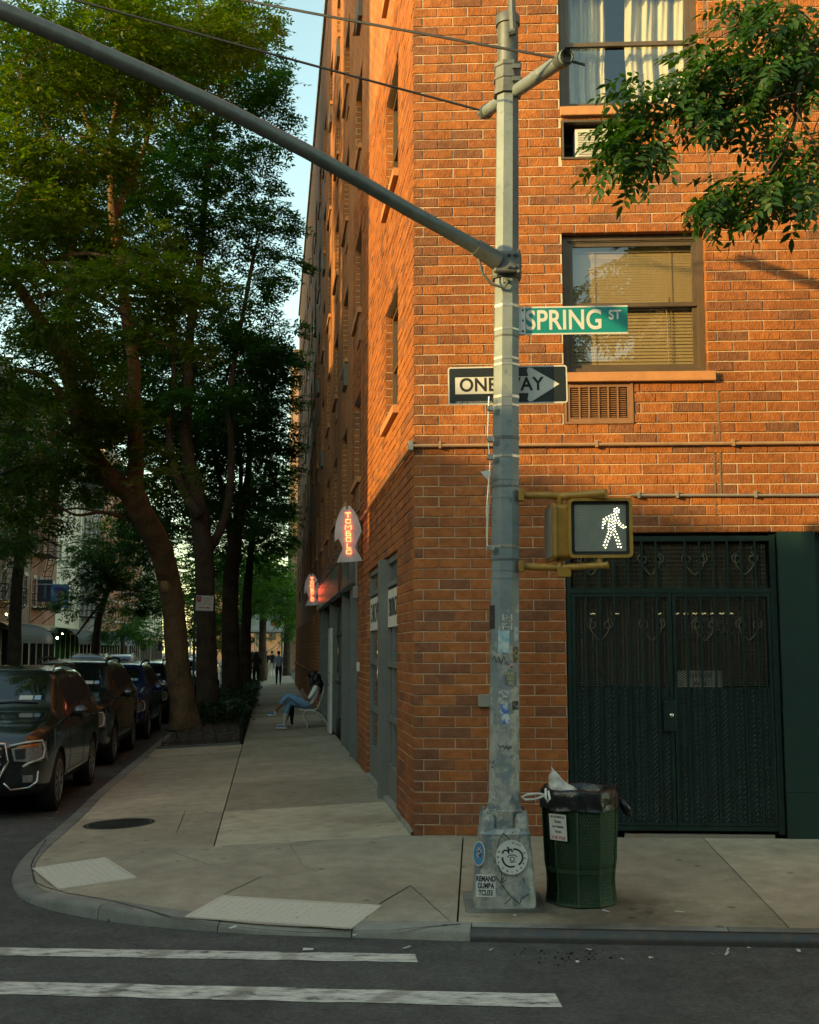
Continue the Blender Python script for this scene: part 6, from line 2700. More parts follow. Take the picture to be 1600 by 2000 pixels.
# the leaning tree
t1 = poly_pts([(362, 1425), (358, 1380), (348, 1300), (342, 1220), (330, 1130), (308, 1060), (275, 1000), (252, 950)], [28.2, 28.2, 28, 27.8, 27.4, 26.8, 26.2, 25.8])
tree('ash_tree', 'thick leaning street tree with sunlit yellow-green crown beside the parked cars', t1, [.44, .32, .28, .265, .26, .28, .28, .27], [
    (poly_pts([(250, 960), (205, 925), (172, 870), (150, 800), (125, 710), (75, 620), (20, 540)], [25.8, 25.4, 25, 24.6, 24.2, 23.4, 22.6]), .24, .09),
    (poly_pts([(262, 965), (266, 880), (260, 800), (262, 720), (245, 600), (232, 500), (218, 380), (222, 250), (245, 120)], [25.9, 25.9, 25.8, 25.6, 25.4, 25.2, 25, 24.8, 24.6]), .20, .06),
    (poly_pts([(220, 330), (180, 260), (150, 180)], [25, 24.6, 24.2]), .08, .03),
    (poly_pts([(226, 420), (262, 330), (288, 270), (292, 180)], [25.1, 25.2, 25.4, 25.4]), .08, .03),
    (poly_pts([(150, 800), (90, 740), (30, 720)], [24.6, 24, 23.6]), .09, .04),
    (poly_pts([(140, 760), (130, 640), (140, 480), (80, 360), (0, 335)], [24.4, 24, 23.6, 23, 22.6]), .11, .05),
    (poly_pts([(240, 1010), (200, 1000), (150, 1005), (90, 980)], [26, 25.6, 25, 24.5]), .05, .02),
], [(50, 110, 21.5, 120, 110), (180, 70, 22.5, 130, 95), (320, 50, 23.5, 120, 80), (100, 260, 21.5, 125, 95), (20, 400, 21.5, 110, 105), (340, 170, 24.5, 100, 70), (210, 190, 23.5, 90, 70),
    (120, 450, 22.5, 110, 80), (330, 550, 20.5, 105, 65), (235, 590, 20, 105, 62), (90, 600, 21, 110, 80), (310, 670, 20.5, 85, 60), (30, 740, 22, 90, 70), (430, 40, 25, 110, 70), (160, 330, 22.5, 100, 60), (260, 490, 23, 80, 60), (130, 680, 23, 70, 40), (200, 850, 25, 70, 45), (90, 860, 24, 85, 60), (25, 960, 24, 60, 60), (150, 945, 26, 80, 40), (330, 930, 24, 40, 25), (60, 1040, 27, 60, 40), (120, 780, 25, 80, 50), (225, 770, 24, 70, 50), (280, 860, 25, 60, 40)],
    M_LEAF1, M_BARK, lai=4.6)
# burl and a small shoot on the trunk
m = MB()
bm = bmesh.new()
bmesh.ops.create_icosphere(bm, subdivisions=3, radius=1)
c = at(324, 1142, 27.25)
for v in bm.verts:
    v.co = c + Vector((v.co.x * .13, v.co.y * .12, v.co.z * .19)) + mnoise.noise_vector(v.co * 2) * .03
m.bm(bm)
m.build('burl', mat('burl_wood', (.26, .16, .08), .9, bump=.6), bpy.data.objects['ash_tree'], smooth=True)

t2 = [gnd(405, 1400, 33)] + poly_pts([(405, 1330), (402, 1200), (398, 1080), (385, 980), (368, 900), (360, 820)], 33)
tree('locust_tree', 'dark straight street tree standing behind the leaning tree', t2, [.40, .30, .27, .26, .25, .2, .18], [
    (poly_pts([(362, 840), (368, 720), (372, 640), (390, 520), (400, 380), (420, 240), (440, 120)], 33), .17, .05),
    (poly_pts([(390, 1010), (350, 940), (330, 850), (340, 720), (330, 560)], 32.5), .15, .05),
    (poly_pts([(400, 1090), (440, 1010), (452, 900), (448, 780), (470, 640), (500, 480)], 33.3), .14, .05),
], [(440, 150, 32, 100, 90), (505, 130, 33, 55, 60), (525, 240, 33, 50, 50), (430, 300, 32.5, 100, 70), (500, 330, 33, 55, 45), (520, 440, 34, 55, 50), (420, 440, 33, 95, 70), (545, 530, 34, 38, 45), (470, 560, 33.5, 85, 60),
    (380, 640, 32.5, 90, 60), (535, 640, 35, 42, 40), (450, 690, 34, 80, 55), (330, 380, 32, 100, 80), (300, 780, 32, 95, 55), (90, 150, 34, 150, 120), (240, 120, 35, 140, 110), (330, 290, 34, 120, 90), (80, 350, 34, 140, 110), (200, 430, 34, 130, 100), (60, 560, 34, 120, 100), (180, 640, 34, 120, 80), (330, 480, 34, 110, 80), (60, 720, 33, 110, 70), (180, 760, 34, 100, 60), (320, 880, 35, 90, 60), (360, 60, 34, 120, 80), (320, 990, 35, 70, 45), (450, 990, 36, 60, 45), (525, 770, 36, 45, 50), (300, 1060, 37, 60, 45), (470, 860, 36, 70, 45), (230, 960, 36, 70, 45), (100, 800, 35, 90, 50), (540, 720, 36, 35, 35), (350, 730, 36, 80, 60), (400, 880, 38, 70, 55), (290, 840, 37, 80, 50), (440, 760, 37, 70, 50), (360, 600, 35, 80, 60), (250, 700, 36, 80, 60), (400, 800, 33, 80, 50), (530, 390, 33.5, 40, 30), (480, 60, 33, 70, 50)],
    M_LEAF2, M_BARKD, ll=.165, lw=.060, L=.40, lai=4.4)
t3 = [gnd(452, 1390, 40)] + poly_pts([(452, 1330), (450, 1200), (452, 1120), (462, 1040), (470, 980)], 40)
tree('locust_tree', 'dark forked street tree, third along the kerb', t3, [.38, .32, .28, .26, .22, .16], [
    (poly_pts([(464, 1030), (480, 960), (488, 880), (484, 800), (490, 740), (480, 640)], 40), .14, .04),
    (poly_pts([(455, 1080), (440, 980), (420, 880), (440, 760)], 40), .14, .05),
    (poly_pts([(470, 990), (470, 900), (460, 830), (470, 740)], 40), .09, .04)],
    [(500, 720, 40, 75, 55), (545, 790, 41, 38, 50), (440, 850, 40, 85, 55), (510, 860, 41, 55, 45), (360, 880, 39, 85, 50), (520, 700, 39, 50, 40), (545, 850, 42, 30, 35), (480, 930, 42, 60, 45), (400, 950, 41, 70, 45), (530, 920, 43, 40, 45), (350, 960, 42, 60, 45), (440, 1000, 43, 55, 40), (430, 700, 41, 80, 50), (330, 820, 42, 80, 55), (480, 820, 43, 60, 50), (390, 780, 42, 70, 50), (520, 1000, 44, 45, 45)],
    M_LEAF2, M_BARKD, ll=.18, lw=.066, L=.42, lai=5)
tree('locust_tree', 'slender street tree far along the kerb, fourth from the corner', [gnd(478, 1365, 49)] + poly_pts([(480, 1250), (484, 1150), (492, 1060)], 49), [.3, .22, .18, .12], [
    (poly_pts([(492, 1060), (510, 980), (520, 900)], 49), .1, .04)],
    [(520, 960, 50, 45, 50), (480, 1010, 50, 70, 50), (535, 1040, 50, 40, 45), (440, 1030, 48, 70, 50), (500, 1090, 50, 65, 40), (410, 1080, 48, 50, 40)],
    M_LEAF2, M_BARKD, ll=.17, lw=.06, L=.4, lai=4.5)
tree('locust_tree', 'pale green street tree far along the kerb near the end of the block', [gnd(512, 1340, 70)] + poly_pts([(513, 1250), (516, 1150), (520, 1080)], 70), [.3, .22, .18, .12], [],
    [(556, 960, 72, 28, 50), (545, 1040, 72, 40, 50), (515, 1120, 70, 50, 45), (558, 1110, 72, 25, 45), (480, 1130, 66, 50, 40), (530, 1180, 70, 45, 28), (500, 1190, 66, 40, 25), (565, 1180, 66, 16, 40)],
    M_LEAF3, M_BARKD, ll=.22, lw=.08, L=.5, lai=4.5)
tree('locust_tree', 'broad dark tree closing the view at the end of the block', [gnd(470, 1315, 100)] + poly_pts([(470, 1250), (468, 1200)], 100), [.35, .28, .2], [],
    [(430, 1170, 100, 60, 55), (480, 1210, 104, 55, 40), (420, 1230, 100, 50, 35), (390, 1130, 98, 60, 60), (520, 1150, 106, 45, 40), (350, 1200, 100, 50, 60), (480, 1110, 104, 55, 50), (540, 1210, 110, 30, 22)], M_LEAF3, M_BARKD, ll=.3, lw=.12, L=.6, lai=5.5)
tree('locust_tree', 'distant street tree by the scaffold shed', [gnd(560, 1320, 80)] + poly_pts([(561, 1240), (562, 1180)], 80), [.3, .2, .14], [],
    [(563, 1130, 80, 22, 50), (566, 1210, 80, 14, 40), (548, 1170, 82, 20, 25)], M_LEAF2, M_BARKD, ll=.24, lw=.09, L=.5, lai=4.5)
# trees on the far side of the street
tree('plane_tree', 'dark tree over the parked cars at the left edge', [gnd(30, 1330, 46)] + poly_pts([(30, 1200), (40, 1080), (60, 980)], 46), [.3, .24, .2, .15], [
    (poly_pts([(60, 980), (50, 860), (20, 760)], 44), .12, .04)],
    [(30, 820, 40, 90, 55), (60, 900, 42, 80, 45), (15, 960, 42, 60, 50), (150, 940, 42, 80, 38), (20, 1060, 44, 42, 45)], M_LEAF2, M_BARKD, ll=.16, lw=.055, L=.38, lai=5, group='trees across the side street')
tree('plane_tree', 'leafy tree across the street behind the leaning trunk', [gnd(185, 1300, 56)] + poly_pts([(190, 1230), (205, 1170), (225, 1110)], 56), [.25, .18, .14, .1], [
    (poly_pts([(205, 1170), (180, 1200), (150, 1240)], 56), .08, .04)],
    [(200, 1060, 52, 75, 45), (260, 1100, 54, 70, 45), (170, 1120, 54, 55, 40), (240, 1160, 55, 60, 35), (290, 1040, 55, 45, 40), (310, 1180, 56, 40, 40), (160, 1180, 54, 50, 22)], M_LEAF3, M_BARKD, ll=.19, lw=.07, L=.42, lai=4.5, group='trees across the side street')
tree('plane_tree', 'small tree in front of the orange house across the street', [gnd(240, 1290, 76)] + poly_pts([(240, 1250), (242, 1220)], 76), [.18, .14, .1], [],
    [(245, 1220, 74, 40, 28), (225, 1245, 74, 35, 18), (300, 1230, 78, 40, 25)], M_LEAF2, M_BARKD, ll=.2, lw=.08, L=.45, lai=4.5, group='trees across the side street')

# tree reaching in from the right ------------------------------------------------
rt = thing('honey_locust', 'tree branch of drooping dark leaves hanging over the front wall from the right', 'tree', (4.6, 8.9, SZ(4.6, 8.9)), group='street trees along the kerb')
m = MB()
P = smooth_path([Vector((4.6, 8.9, -.15)), Vector((4.55, 8.9, 2)), Vector((4.5, 8.95, 4)), Vector((4.4, 8.9, 5.2)), Vector((4.5, 9, 7.5)), Vector((4.4, 9, 10))], 5)
m.tube(P, list(np.linspace(.17, .08, len(P))), 12)
m.build('trunk', M_BARKD, rt, smooth=True)
YB = 8.7
tw = MB()
main = poly_pts([(1900, 40), (1700, 60), (1580, 95), (1552, 150), (1556, 220), (1540, 270), (1515, 330), (1530, 400)], [8.9, 8.8, 8.7, 8.7, 8.7, 8.7, 8.7, 8.7])
tw.tube(smooth_path([Vector((4.42, 8.95, 7.0))] + main, 4), list(np.linspace(.035, .009, 4 * (len(main)) + 1)), 6)
subs = [[(1556, 150), (1480, 140), (1400, 160), (1300, 210), (1230, 270)], [(1552, 180), (1450, 210), (1350, 250), (1280, 320)], [(1580, 95), (1500, 60), (1430, 60), (1380, 90)], [(1540, 280), (1490, 350), (1430, 400), (1370, 420)],
        [(1525, 380), (1560, 420), (1580, 450)], [(1600, 60), (1560, 20), (1500, 5)], [(1556, 220), (1590, 280), (1600, 330)], [(1400, 160), (1330, 140), (1290, 170)], [(1515, 340), (1470, 400), (1420, 440)], [(1640, 200), (1600, 230), (1570, 330)], [(1620, 380), (1580, 400), (1530, 420)]]
anch = []
for s_ in subs:
    P = smooth_path(poly_pts(s_, YB + random.uniform(-.25, .25)), 6)
    tw.tube(P, list(np.linspace(.008, .0025, len(P))), 5)
    anch += P[3:]
tag(tw.build('branches', M_BARKD, rt, smooth=True), kind='stuff')
vars_ = []
def near_leaf(rg):
    vs, fs = [], []
    specs = [(f, sg) for f in (.18, .36, .54, .72, .88) for sg in (-1, 1)] + [(1., 0)]
    Lr = .34
    for f, sg in specs:
        b = Vector((Lr * f, 0, -.075 * f * f))
        d = Vector((.5, .86 * sg, -.22)) if sg else Vector((1, 0, -.3))
        d = (d + Vector((rg.gauss(0, .13), rg.gauss(0, .13), rg.gauss(0, .16)))).normalized()
        nn = (Vector((0, 0, 1)) + Vector((rg.gauss(0, .3), rg.gauss(0, .3), 0))).normalized()
        s_ = d.cross(nn).normalized()
        u = s_.cross(d)
        l_ = .112 * rg.uniform(.72, 1.15)
        w_ = .047 * rg.uniform(.8, 1.15)
        cup = rg.uniform(.15, .45)
        droop = rg.uniform(.05, .25)
        P = lambda a_, c_: b + d * (l_ * a_) + s_ * (w_ * c_) + u * (abs(c_) * w_ * cup - l_ * droop * a_ * a_)
        o = len(vs)
        vs += [P(0, 0), P(.22, .40), P(.5, .5), P(.8, .24), P(1, 0), P(.8, -.24), P(.5, -.5), P(.22, -.40), P(.22, 0), P(.5, 0), P(.8, 0)]
        fs += [(o, o + 8, o + 1), (o + 8, o + 9, o + 2, o + 1), (o + 9, o + 10, o + 3, o + 2), (o + 10, o + 4, o + 3), (o, o + 7, o + 8), (o + 7, o + 6, o + 9, o + 8), (o + 6, o + 5, o + 10, o + 9), (o + 5, o + 4, o + 10)]
    o = len(vs)
    vs += [Vector((0, -.0022, 0)), Vector((Lr, -.001, -.075)), Vector((Lr, .001, -.075)), Vector((0, .0022, 0))]
    fs.append((o, o + 1, o + 2, o + 3))
    mb = MB()
    mb.add(vs, fs)
    return mb


for k in range(8):
    vars_.append(near_leaf(random.Random(40 + k)).mesh('leaf', M_LEAF4, True))
zones = [(1250, 250, 70, 50, 34), (1225, 310, 42, 50, 24), (1340, 185, 75, 45, 36), (1420, 215, 75, 50, 36), (1480, 130, 80, 60, 34), (1400, 110, 55, 40, 18), (1540, 70, 70, 60, 36), (1575, 160, 40, 60, 22), (1480, 25, 60, 30, 18),
         (1450, 420, 75, 38, 30), (1390, 430, 40, 30, 14), (1540, 410, 65, 45, 26), (1580, 330, 30, 60, 14), (1500, 270, 45, 40, 12), (1230, 180, 45, 25, 8)]
rl = random.Random(8)
spots_ = []
for zx, zy, rx, ry, cnt in zones:
    for _ in range(int(cnt * 1.55)):
        a, q = rl.uniform(0, 6.283), math.sqrt(rl.random())
        p = at(zx + 12 + rx * q * math.cos(a), zy - 18 - (28 if zy > 350 else 0) + ry * q * math.sin(a), YB + rl.uniform(-.35, .35))
        d = Vector((rl.uniform(-1, .25), rl.uniform(-.6, .6), rl.uniform(-.75, .05))).normalized()
        up = Vector((rl.uniform(-.5, .5), rl.uniform(-.6, .2), 1)).normalized()
        y = up.cross(d).normalized()
        z = d.cross(y)
        Mx = Matrix(((d.x, y.x, z.x, p.x), (d.y, y.y, z.y, p.y), (d.z, y.z, z.z, p.z), (0, 0, 0, 1))) @ Matrix.Scale(rl.uniform(.62, 1.0), 4)
        spots_.append((p.y, Mx))
spots_.sort(key=lambda s_: s_[0])
rest = MB()
for i, (_, Mx) in enumerate(spots_):
    k = rl.randrange(8)
    if i < 298:
        link('leaf', vars_[k], Mx, rt)
    else:
        me = vars_[k]
        rest.add([Mx @ v.co for v in me.vertices], [tuple(f.vertices) for f in me.polygons])
tag(link('leaf_mass', rest.mesh('leaf_mass', M_LEAF4, True), ID, rt), kind='stuff')
# crown above and to the right, outside the frame
cl, pos, d, nrm = blob_leaves((5.4, 8.9, 8.8), (1.3, 1.6, 1.3), 900)
V, Q = spray_arrays(pos, d, nrm, NPR.uniform(.75, 1.25, 900) * .3, .10, .043, 4)
tag(link('crown', np_mesh('crown', V, Q, M_LEAF4), ID, rt), kind='stuff')

# ground cover in the planting strip
n = 2600
t_ = NPR.uniform(17.2, 46.5, n)
d_ = NPR.uniform(1.98, 3.2, n)
hh = NPR.uniform(.05, .42, n) * (1 - .55 * np.abs((d_ - 2.5) / .8))
base = np.array([[*LP(a, b), SZ(*LP(a, b)) + .08] for a, b in zip(t_, d_)])
base[:, 2] += hh
d = NPR.normal(0, 1, (n, 3))
d[:, 2] = np.abs(d[:, 2]) * .5
d /= np.linalg.norm(d, axis=1, keepdims=True)
V, Q = spray_arrays(base, d, np.array([0, 0, 1.]) + NPR.normal(0, .4, (n, 3)), NPR.uniform(.15, .35, n), .12, .055, 3)
tag(link('ground_cover', np_mesh('ground_cover', V, Q, leaf_mat('leaf_groundcover', (.012, .034, .012), (.03, .065, .018), .2))), 'dark leafy ground cover under the street trees', 'plants', kind='stuff')
# dry leaves and mulch scattered on the bare soil and in the gutter
n = 420
t_ = np.concatenate([NPR.uniform(12.4, 17.5, 330), NPR.uniform(1, 12, 90)])
d_ = np.concatenate([NPR.uniform(2.0, 3.5, 330), NPR.uniform(3.8, 4.6, 90)])
B_ = []
for a, b in zip(t_, d_):
    x, y = LP(a, b)
    B_.append((x, y, (SZ(x, y) + .02 + .10 * math.sin(math.pi * (b - 1.93) / 1.63)) if b < 3.6 else ROADZ + .006))
B_ = np.array(B_)
ang = NPR.uniform(0, 6.283, n)
sz = NPR.uniform(.02, .05, n)
dx = np.stack([np.cos(ang), np.sin(ang), NPR.uniform(-.1, .3, n)], 1) * sz[:, None]
dy = np.stack([-np.sin(ang), np.cos(ang), NPR.uniform(-.1, .3, n)], 1) * sz[:, None] * .5
V = np.stack([B_ - dx, B_ + dy, B_ + dx, B_ - dy], 1).reshape(-1, 3)
tag(link('fallen_leaves', np_mesh('fallen_leaves', V, np.arange(len(V)).reshape(-1, 4), leaf_mat('dry_leaf', (.10, .055, .025), (.32, .22, .12), .1))), 'dry leaves and mulch scattered on the tree pit soil', 'leaves', kind='stuff')

# ================================================================== PARKED CARS
M_TYRE = mat('tyre_rubber', (.012, .012, .012), .85, var=.2)
M_RIM = mat('alloy_rim', (.30, .29, .27), .35, .85, var=.1)
M_CHROME = mat('chrome', (.55, .55, .54), .12, 1.0, var=.03)
M_CARGL = mat('car_glass', (.006, .010, .010), .03, var=.0, spec=.7)
M_CLAD = mat('black_cladding', (.012, .012, .013), .6, var=.1)
M_LAMP = mat('lamp_clear', (.30, .29, .26), .12, .3, var=.4, vs=30, spec=.8)
M_AMB = mat('lamp_amber', (.45, .12, .02), .25)


def car_paint(name, col):
    return mat(name, col, .25, .2, var=.03, coat=1.0)


def suv(name, label, loc, paint, L=4.65, W=1.86, H=1.70, grille='bars', dark_plate=True, sunroof=False, chrome=M_CHROME):
    """parked car, front towards -Y; built from a smooth loft whose glass and cladding are parts"""
    root = thing(name, label, 'car', loc, 0, group='cars parked along the kerb')
    hw = W / 2
    k = L / 4.65
    h = H / 1.70
    # y, half width, z bottom, belt, top, half width of top
    S = [(0.00, .62, .42, .74, .80, .52), (.05, .74, .30, .84, .90, .62), (.22, .86, .24, .94, 1.00, .72), (.60, .915, .22, 1.00, 1.08, .74), (1.00, .93, .22, 1.03, 1.13, .74), (1.22, .93, .22, 1.05, 1.18, .74),
         (1.32, .93, .22, 1.06, 1.24, .73), (1.92, .93, .22, 1.07, 1.63, .64), (2.05, .93, .22, 1.07, 1.66, .635), (2.75, .93, .22, 1.08, 1.70, .63), (2.90, .93, .22, 1.08, 1.70, .63), (3.65, .93, .22, 1.10, 1.685, .62), (3.80, .93, .22, 1.11, 1.675, .62),
         (4.25, .92, .24, 1.13, 1.62, .60), (4.40, .90, .28, 1.12, 1.53, .60), (4.58, .86, .34, 1.08, 1.16, .66), (4.65, .78, .44, 1.0, 1.06, .60)]
    rings = []
    for y, w, zb, be, tp, wt in S:
        w, wt = w * hw / .93, wt * hw / .93
        zb, be, tp = zb * h, be * h, tp * h
        half = [(0, zb), (w * .88, zb), (w * .985, zb + .12), (w, (zb + be) * .52), (w * .985, be - .10), (w * .955, be), (w * .93, be + (tp - be) * .10), (wt + (w * .93 - wt) * .14, be + (tp - be) * .84), (wt * .94, tp - (tp - be) * .035), (wt * .5, tp), (0, tp + .004)]
        ring = [(x, y * k, z) for x, z in half] + [(-x, y * k, z) for x, z in half[-2:0:-1]]
        rings.append(ring)
    n = len(rings[0])
    vs = [p for r in rings for p in r]
    fs, mi = [], []
    for i in range(len(rings) - 1):
        for j in range(n):
            j2 = (j + 1) % n
            fs.append((i * n + j, i * n + j2, (i + 1) * n + j2, (i + 1) * n + j))
            row = j if j < 10 else n - 1 - j
            mt = 0
            if row in (8, 9) and i == 6:
                mt = 1
            if row == 6 and i in (7, 8, 9, 10, 11, 12) and i not in (9 + 0.5,):
                mt = 2 if i in (8, 10, 12) or True else 0
            if row == 6 and i in (9, 11):
                mt = 2
            if row in (8, 9) and i == 14:
                mt = 4
            if row in (0, 1):
                mt = 3
            mi.append(mt)
    fs.append(tuple(range(n)))
    mi.append(0)
    fs.append(tuple(reversed(range((len(rings) - 1) * n, len(rings) * n))))
    mi.append(0)
    me = bpy.data.meshes.new('body')
    me.from_pydata(vs, [], fs)
    mats = [paint, M_CARGL, M_CARGL, M_CLAD, M_CARGL, M_DARK]
    for m_ in mats:
        me.materials.append(m_)
    me.polygons.foreach_set('material_index', mi)
    bm = bmesh.new()
    bm.from_mesh(me)
    bmesh.ops.recalc_face_normals(bm, faces=bm.faces)
    bm.to_mesh(me)
    bm.free()
    o = bpy.data.objects.new('body', me)
    COL.objects.link(o)
    sub = o.modifiers.new('s', 'SUBSURF')
    sub.levels = sub.render_levels = 2
    WR, YF, YR = .365, .93 * k, .93 * k + 2.73 * k
    cut = MB()
    cut.cur = 0
    for sx_ in (-1, 1):
        for yy in (YF, YR):
            cut.tube([(sx_ * (hw + .2), yy, WR), (sx_ * (hw - .36), yy, WR)], WR + .055, 28)
    cme = cut.mesh('cut', [M_DARK])
    bm = bmesh.new()
    bm.from_mesh(cme)
    bmesh.ops.recalc_face_normals(bm, faces=bm.faces)
    bm.to_mesh(cme)
    bm.free()
    co = bpy.data.objects.new('cut', cme)
    COL.objects.link(co)
    bo = o.modifiers.new('b', 'BOOLEAN')
    bo.operation = 'DIFFERENCE'
    bo.object = co
    bo.solver = 'EXACT'
    bo.material_mode = 'TRANSFER'
    bpy.context.view_layer.update()
    dg = bpy.context.evaluated_depsgraph_get()
    full = bpy.data.meshes.new_from_object(o.evaluated_get(dg))
    bpy.data.objects.remove(o)
    bpy.data.objects.remove(co)
    V = [v.co.copy() for v in full.vertices]
    slots = [m_.name for m_ in full.materials]
    groups = {}
    for p in full.polygons:
        groups.setdefault(p.material_index, []).append(tuple(p.vertices))
    names = {0: 'body', 1: 'windscreen', 2: 'side_windows', 3: 'lower_cladding', 4: 'rear_window'}
    bvh = BVHTree.FromPolygons(V, [tuple(p.vertices) for p in full.polygons])
    T = Matrix.Translation(Vector(loc)) @ Matrix.Rotation(math.atan2(-dL.x, dL.y), 4, 'Z')
    body = None
    for mi_, faces in sorted(groups.items()):
        used = sorted(set(i for f in faces for i in f))
        mp = {a: b for b, a in enumerate(used)}
        m_ = bpy.data.meshes.new(names.get(mi_, 'wheel_arch'))
        m_.from_pydata([V[i] for i in used], [], [tuple(mp[i] for i in f) for f in faces])
        m_.materials.append(full.materials[mi_] if mi_ < len(full.materials) else M_DARK)
        m_.polygons.foreach_set('use_smooth', [True] * len(m_.polygons))
        m_.set_sharp_from_angle(angle=rad(45))
        ob = link(names.get(mi_, 'wheel_arch'), m_, T, root)
        if mi_ == 0:
            body = ob

    def hit(x, z, oy=-1.):
        r = bvh.ray_cast(Vector((x, oy, z)), Vector((0, 1, 0)))
        return r[0].y if r[0] is not None else None

    def hits(y, z, sx_=1):
        r = bvh.ray_cast(Vector((sx_ * 3, y, z)), Vector((-sx_, 0, 0)))
        return r[0].x if r[0] is not None else None

    def patch(nm, quad, m_, off=.012, nu=6, nv=4, parent=None):
        """panel that follows the car's nose: quad in front view (x, z)"""
        vs_, fs_ = [], []
        a, b, c, d = [Vector(q) for q in quad]
        last = .2
        for j in range(nv + 1):
            for i in range(nu + 1):
                q = a.lerp(b, i / nu).lerp(d.lerp(c, i / nu), j / nv)
                y = hit(q.x, q.y)
                last = y if y is not None else last
                vs_.append((q.x, last - off, q.y))
        for j in range(nv):
            for i in range(nu):
                e = j * (nu + 1) + i
                fs_.append((e, e + 1, e + nu + 2, e + nu + 1))
        mb = MB()
        mb.add(vs_, fs_)
        # rim
        back = [(x, y + off + .01, z) for x, y, z in vs_]
        o2 = len(mb.v)
        mb.v.extend(back)
        edge = [i for i in range(nu + 1)] + [(j + 1) * (nu + 1) - 1 for j in range(1, nv + 1)] + [nv * (nu + 1) + i for i in range(nu - 1, -1, -1)] + [j * (nu + 1) for j in range(nv - 1, 0, -1)]
        for e in range(len(edge)):
            p, q = edge[e], edge[(e + 1) % len(edge)]
            mb.f.append((p, q, o2 + q, o2 + p))
            mb.mi.append(0)
        return mb.build(nm, m_, parent or root, T, smooth=False)

    def rod(nm, pts, r, m_, off=.015, parent=None):
        P = []
        for x, z in pts:
            y = hit(x, z)
            P.append((x, (y if y is not None else .1) - off, z))
        mb = MB()
        mb.tube(P, r, 6)
        return mb.build(nm, m_, parent or root, T, smooth=True)

    # wheels
    for sx_ in (-1, 1):
        for yy in (YF, YR):
            m = MB()
            cx = sx_ * (hw - .135)
            prof = [(.25, -.11), (.34, -.115), (.362, -.09), (.365, 0), (.362, .09), (.34, .115), (.25, .11)]
            m.rings([[(cx + z_, yy + r * math.cos(2 * math.pi * q / 32), WR + r * math.sin(2 * math.pi * q / 32)) for q in range(32)] for r, z_ in prof], caps=True)
            wh = m.build('wheel', M_TYRE, root, T, autos=50)
            m = MB()
            for q in range(10):
                a = 2 * math.pi * q / 10
                for da in (-.09, .09):
                    m.bar((cx + sx_ * .105, yy + .05 * math.cos(a), WR + .05 * math.sin(a)), (cx + sx_ * .10, yy + .245 * math.cos(a + da), WR + .245 * math.sin(a + da)), .026, .02, (1, 0, 0))
            m.rings([[(cx + sx_ * e, yy + r * math.cos(2 * math.pi * q / 32), WR + r * math.sin(2 * math.pi * q / 32)) for q in range(32)] for r, e in ((.262, .112), (.255, .118), (.235, .116), (.232, .09))], caps=False)
            m.tube([(cx + sx_ * .09, yy, WR), (cx + sx_ * .12, yy, WR)], .06, 12)
            m.build('rim', M_RIM, wh, T)
    # lamps and nose
    for sx_ in (-1, 1):
        hl = patch('headlight', [(sx_ * .52, .80 * h), (sx_ * .86, .86 * h), (sx_ * .88, .64 * h), (sx_ * .56, .66 * h)], M_LAMP, .014)
        rod('light_strip', [(sx_ * .50, .83 * h), (sx_ * .68, .865 * h), (sx_ * .83, .875 * h), (sx_ * .855, .78 * h), (sx_ * .85, .68 * h), (sx_ * .72, .635 * h), (sx_ * .66, .60 * h)], .013, mat('light_guide', (.62, .60, .54), .3), .028, hl)
        patch('projector', [(sx_ * .56, .79 * h), (sx_ * .68, .80 * h), (sx_ * .68, .68 * h), (sx_ * .58, .68 * h)], M_CLAD, .020, 2, 2, hl)
        patch('turn_lamp', [(sx_ * .60, .83 * h), (sx_ * .80, .85 * h), (sx_ * .80, .82 * h), (sx_ * .60, .80 * h)], M_AMB, .021, 3, 1, hl)
        rod('bumper_trim', [(sx_ * .45, .42 * h), (sx_ * .52, .34 * h), (sx_ * .72, .36 * h), (sx_ * .80, .42 * h), (sx_ * .81, .54 * h)], .016, chrome, .018)
        patch('fog_lamp', [(sx_ * .66, .50 * h), (sx_ * .76, .50 * h), (sx_ * .76, .42 * h), (sx_ * .66, .42 * h)], M_LAMP, .012, 2, 2)
        # door mirror
        m = MB()
        bm = bmesh.new()
        bmesh.ops.create_icosphere(bm, subdivisions=2, radius=1)
        for v in bm.verts:
            v.co = Vector((sx_ * (hw + .11) + v.co.x * .12, 1.62 * k + v.co.y * .07, 1.13 * h + v.co.z * .085))
        m.bm(bm)
        m.bar((sx_ * (hw - .03), 1.66 * k, 1.08 * h), (sx_ * (hw + .08), 1.64 * k, 1.10 * h), .05, .04)
        m.build('door_mirror', paint, root, T, smooth=True)
        # roof rail
        m = MB()
        zr = lambda y: 1.655 * h + .045
        m.tube([(sx_ * .585 * hw / .93, 1.98 * k, 1.63 * h), (sx_ * .60 * hw / .93, 2.12 * k, zr(2)), (sx_ * .60 * hw / .93, 2.9 * k, 1.68 * h + .045), (sx_ * .59 * hw / .93, 3.7 * k, 1.66 * h + .04), (sx_ * .57 * hw / .93, 4.0 * k, 1.63 * h)], .022, 7)
        m.build('roof_rail', chrome, root, T, smooth=True)
        # door gaps, handles, belt trim
        for y0 in (1.75, 2.78):
            x = hits((y0 + .85) * k, 1.0 * h, sx_) or hw
            m = MB()
            m.cbox((x - sx_ * .012, (y0 + .72) * k, .985 * h), (x + sx_ * .03, (y0 + .92) * k, 1.01 * h), .006)
            m.build('door_handle', paint, root, T)
        for yy in (1.62, 2.72, 3.62):
            P = [((hits(yy * k, z_ * h, sx_) or hw) + sx_ * .001, yy * k, z_ * h) for z_ in np.linspace(.36, 1.04, 8)]
            m = MB()
            for a, b in zip(P[:-1], P[1:]):
                m.bar(a, b, .012, .004, (1, 0, 0))
            m.build('door_gap', M_DARK, root, T)
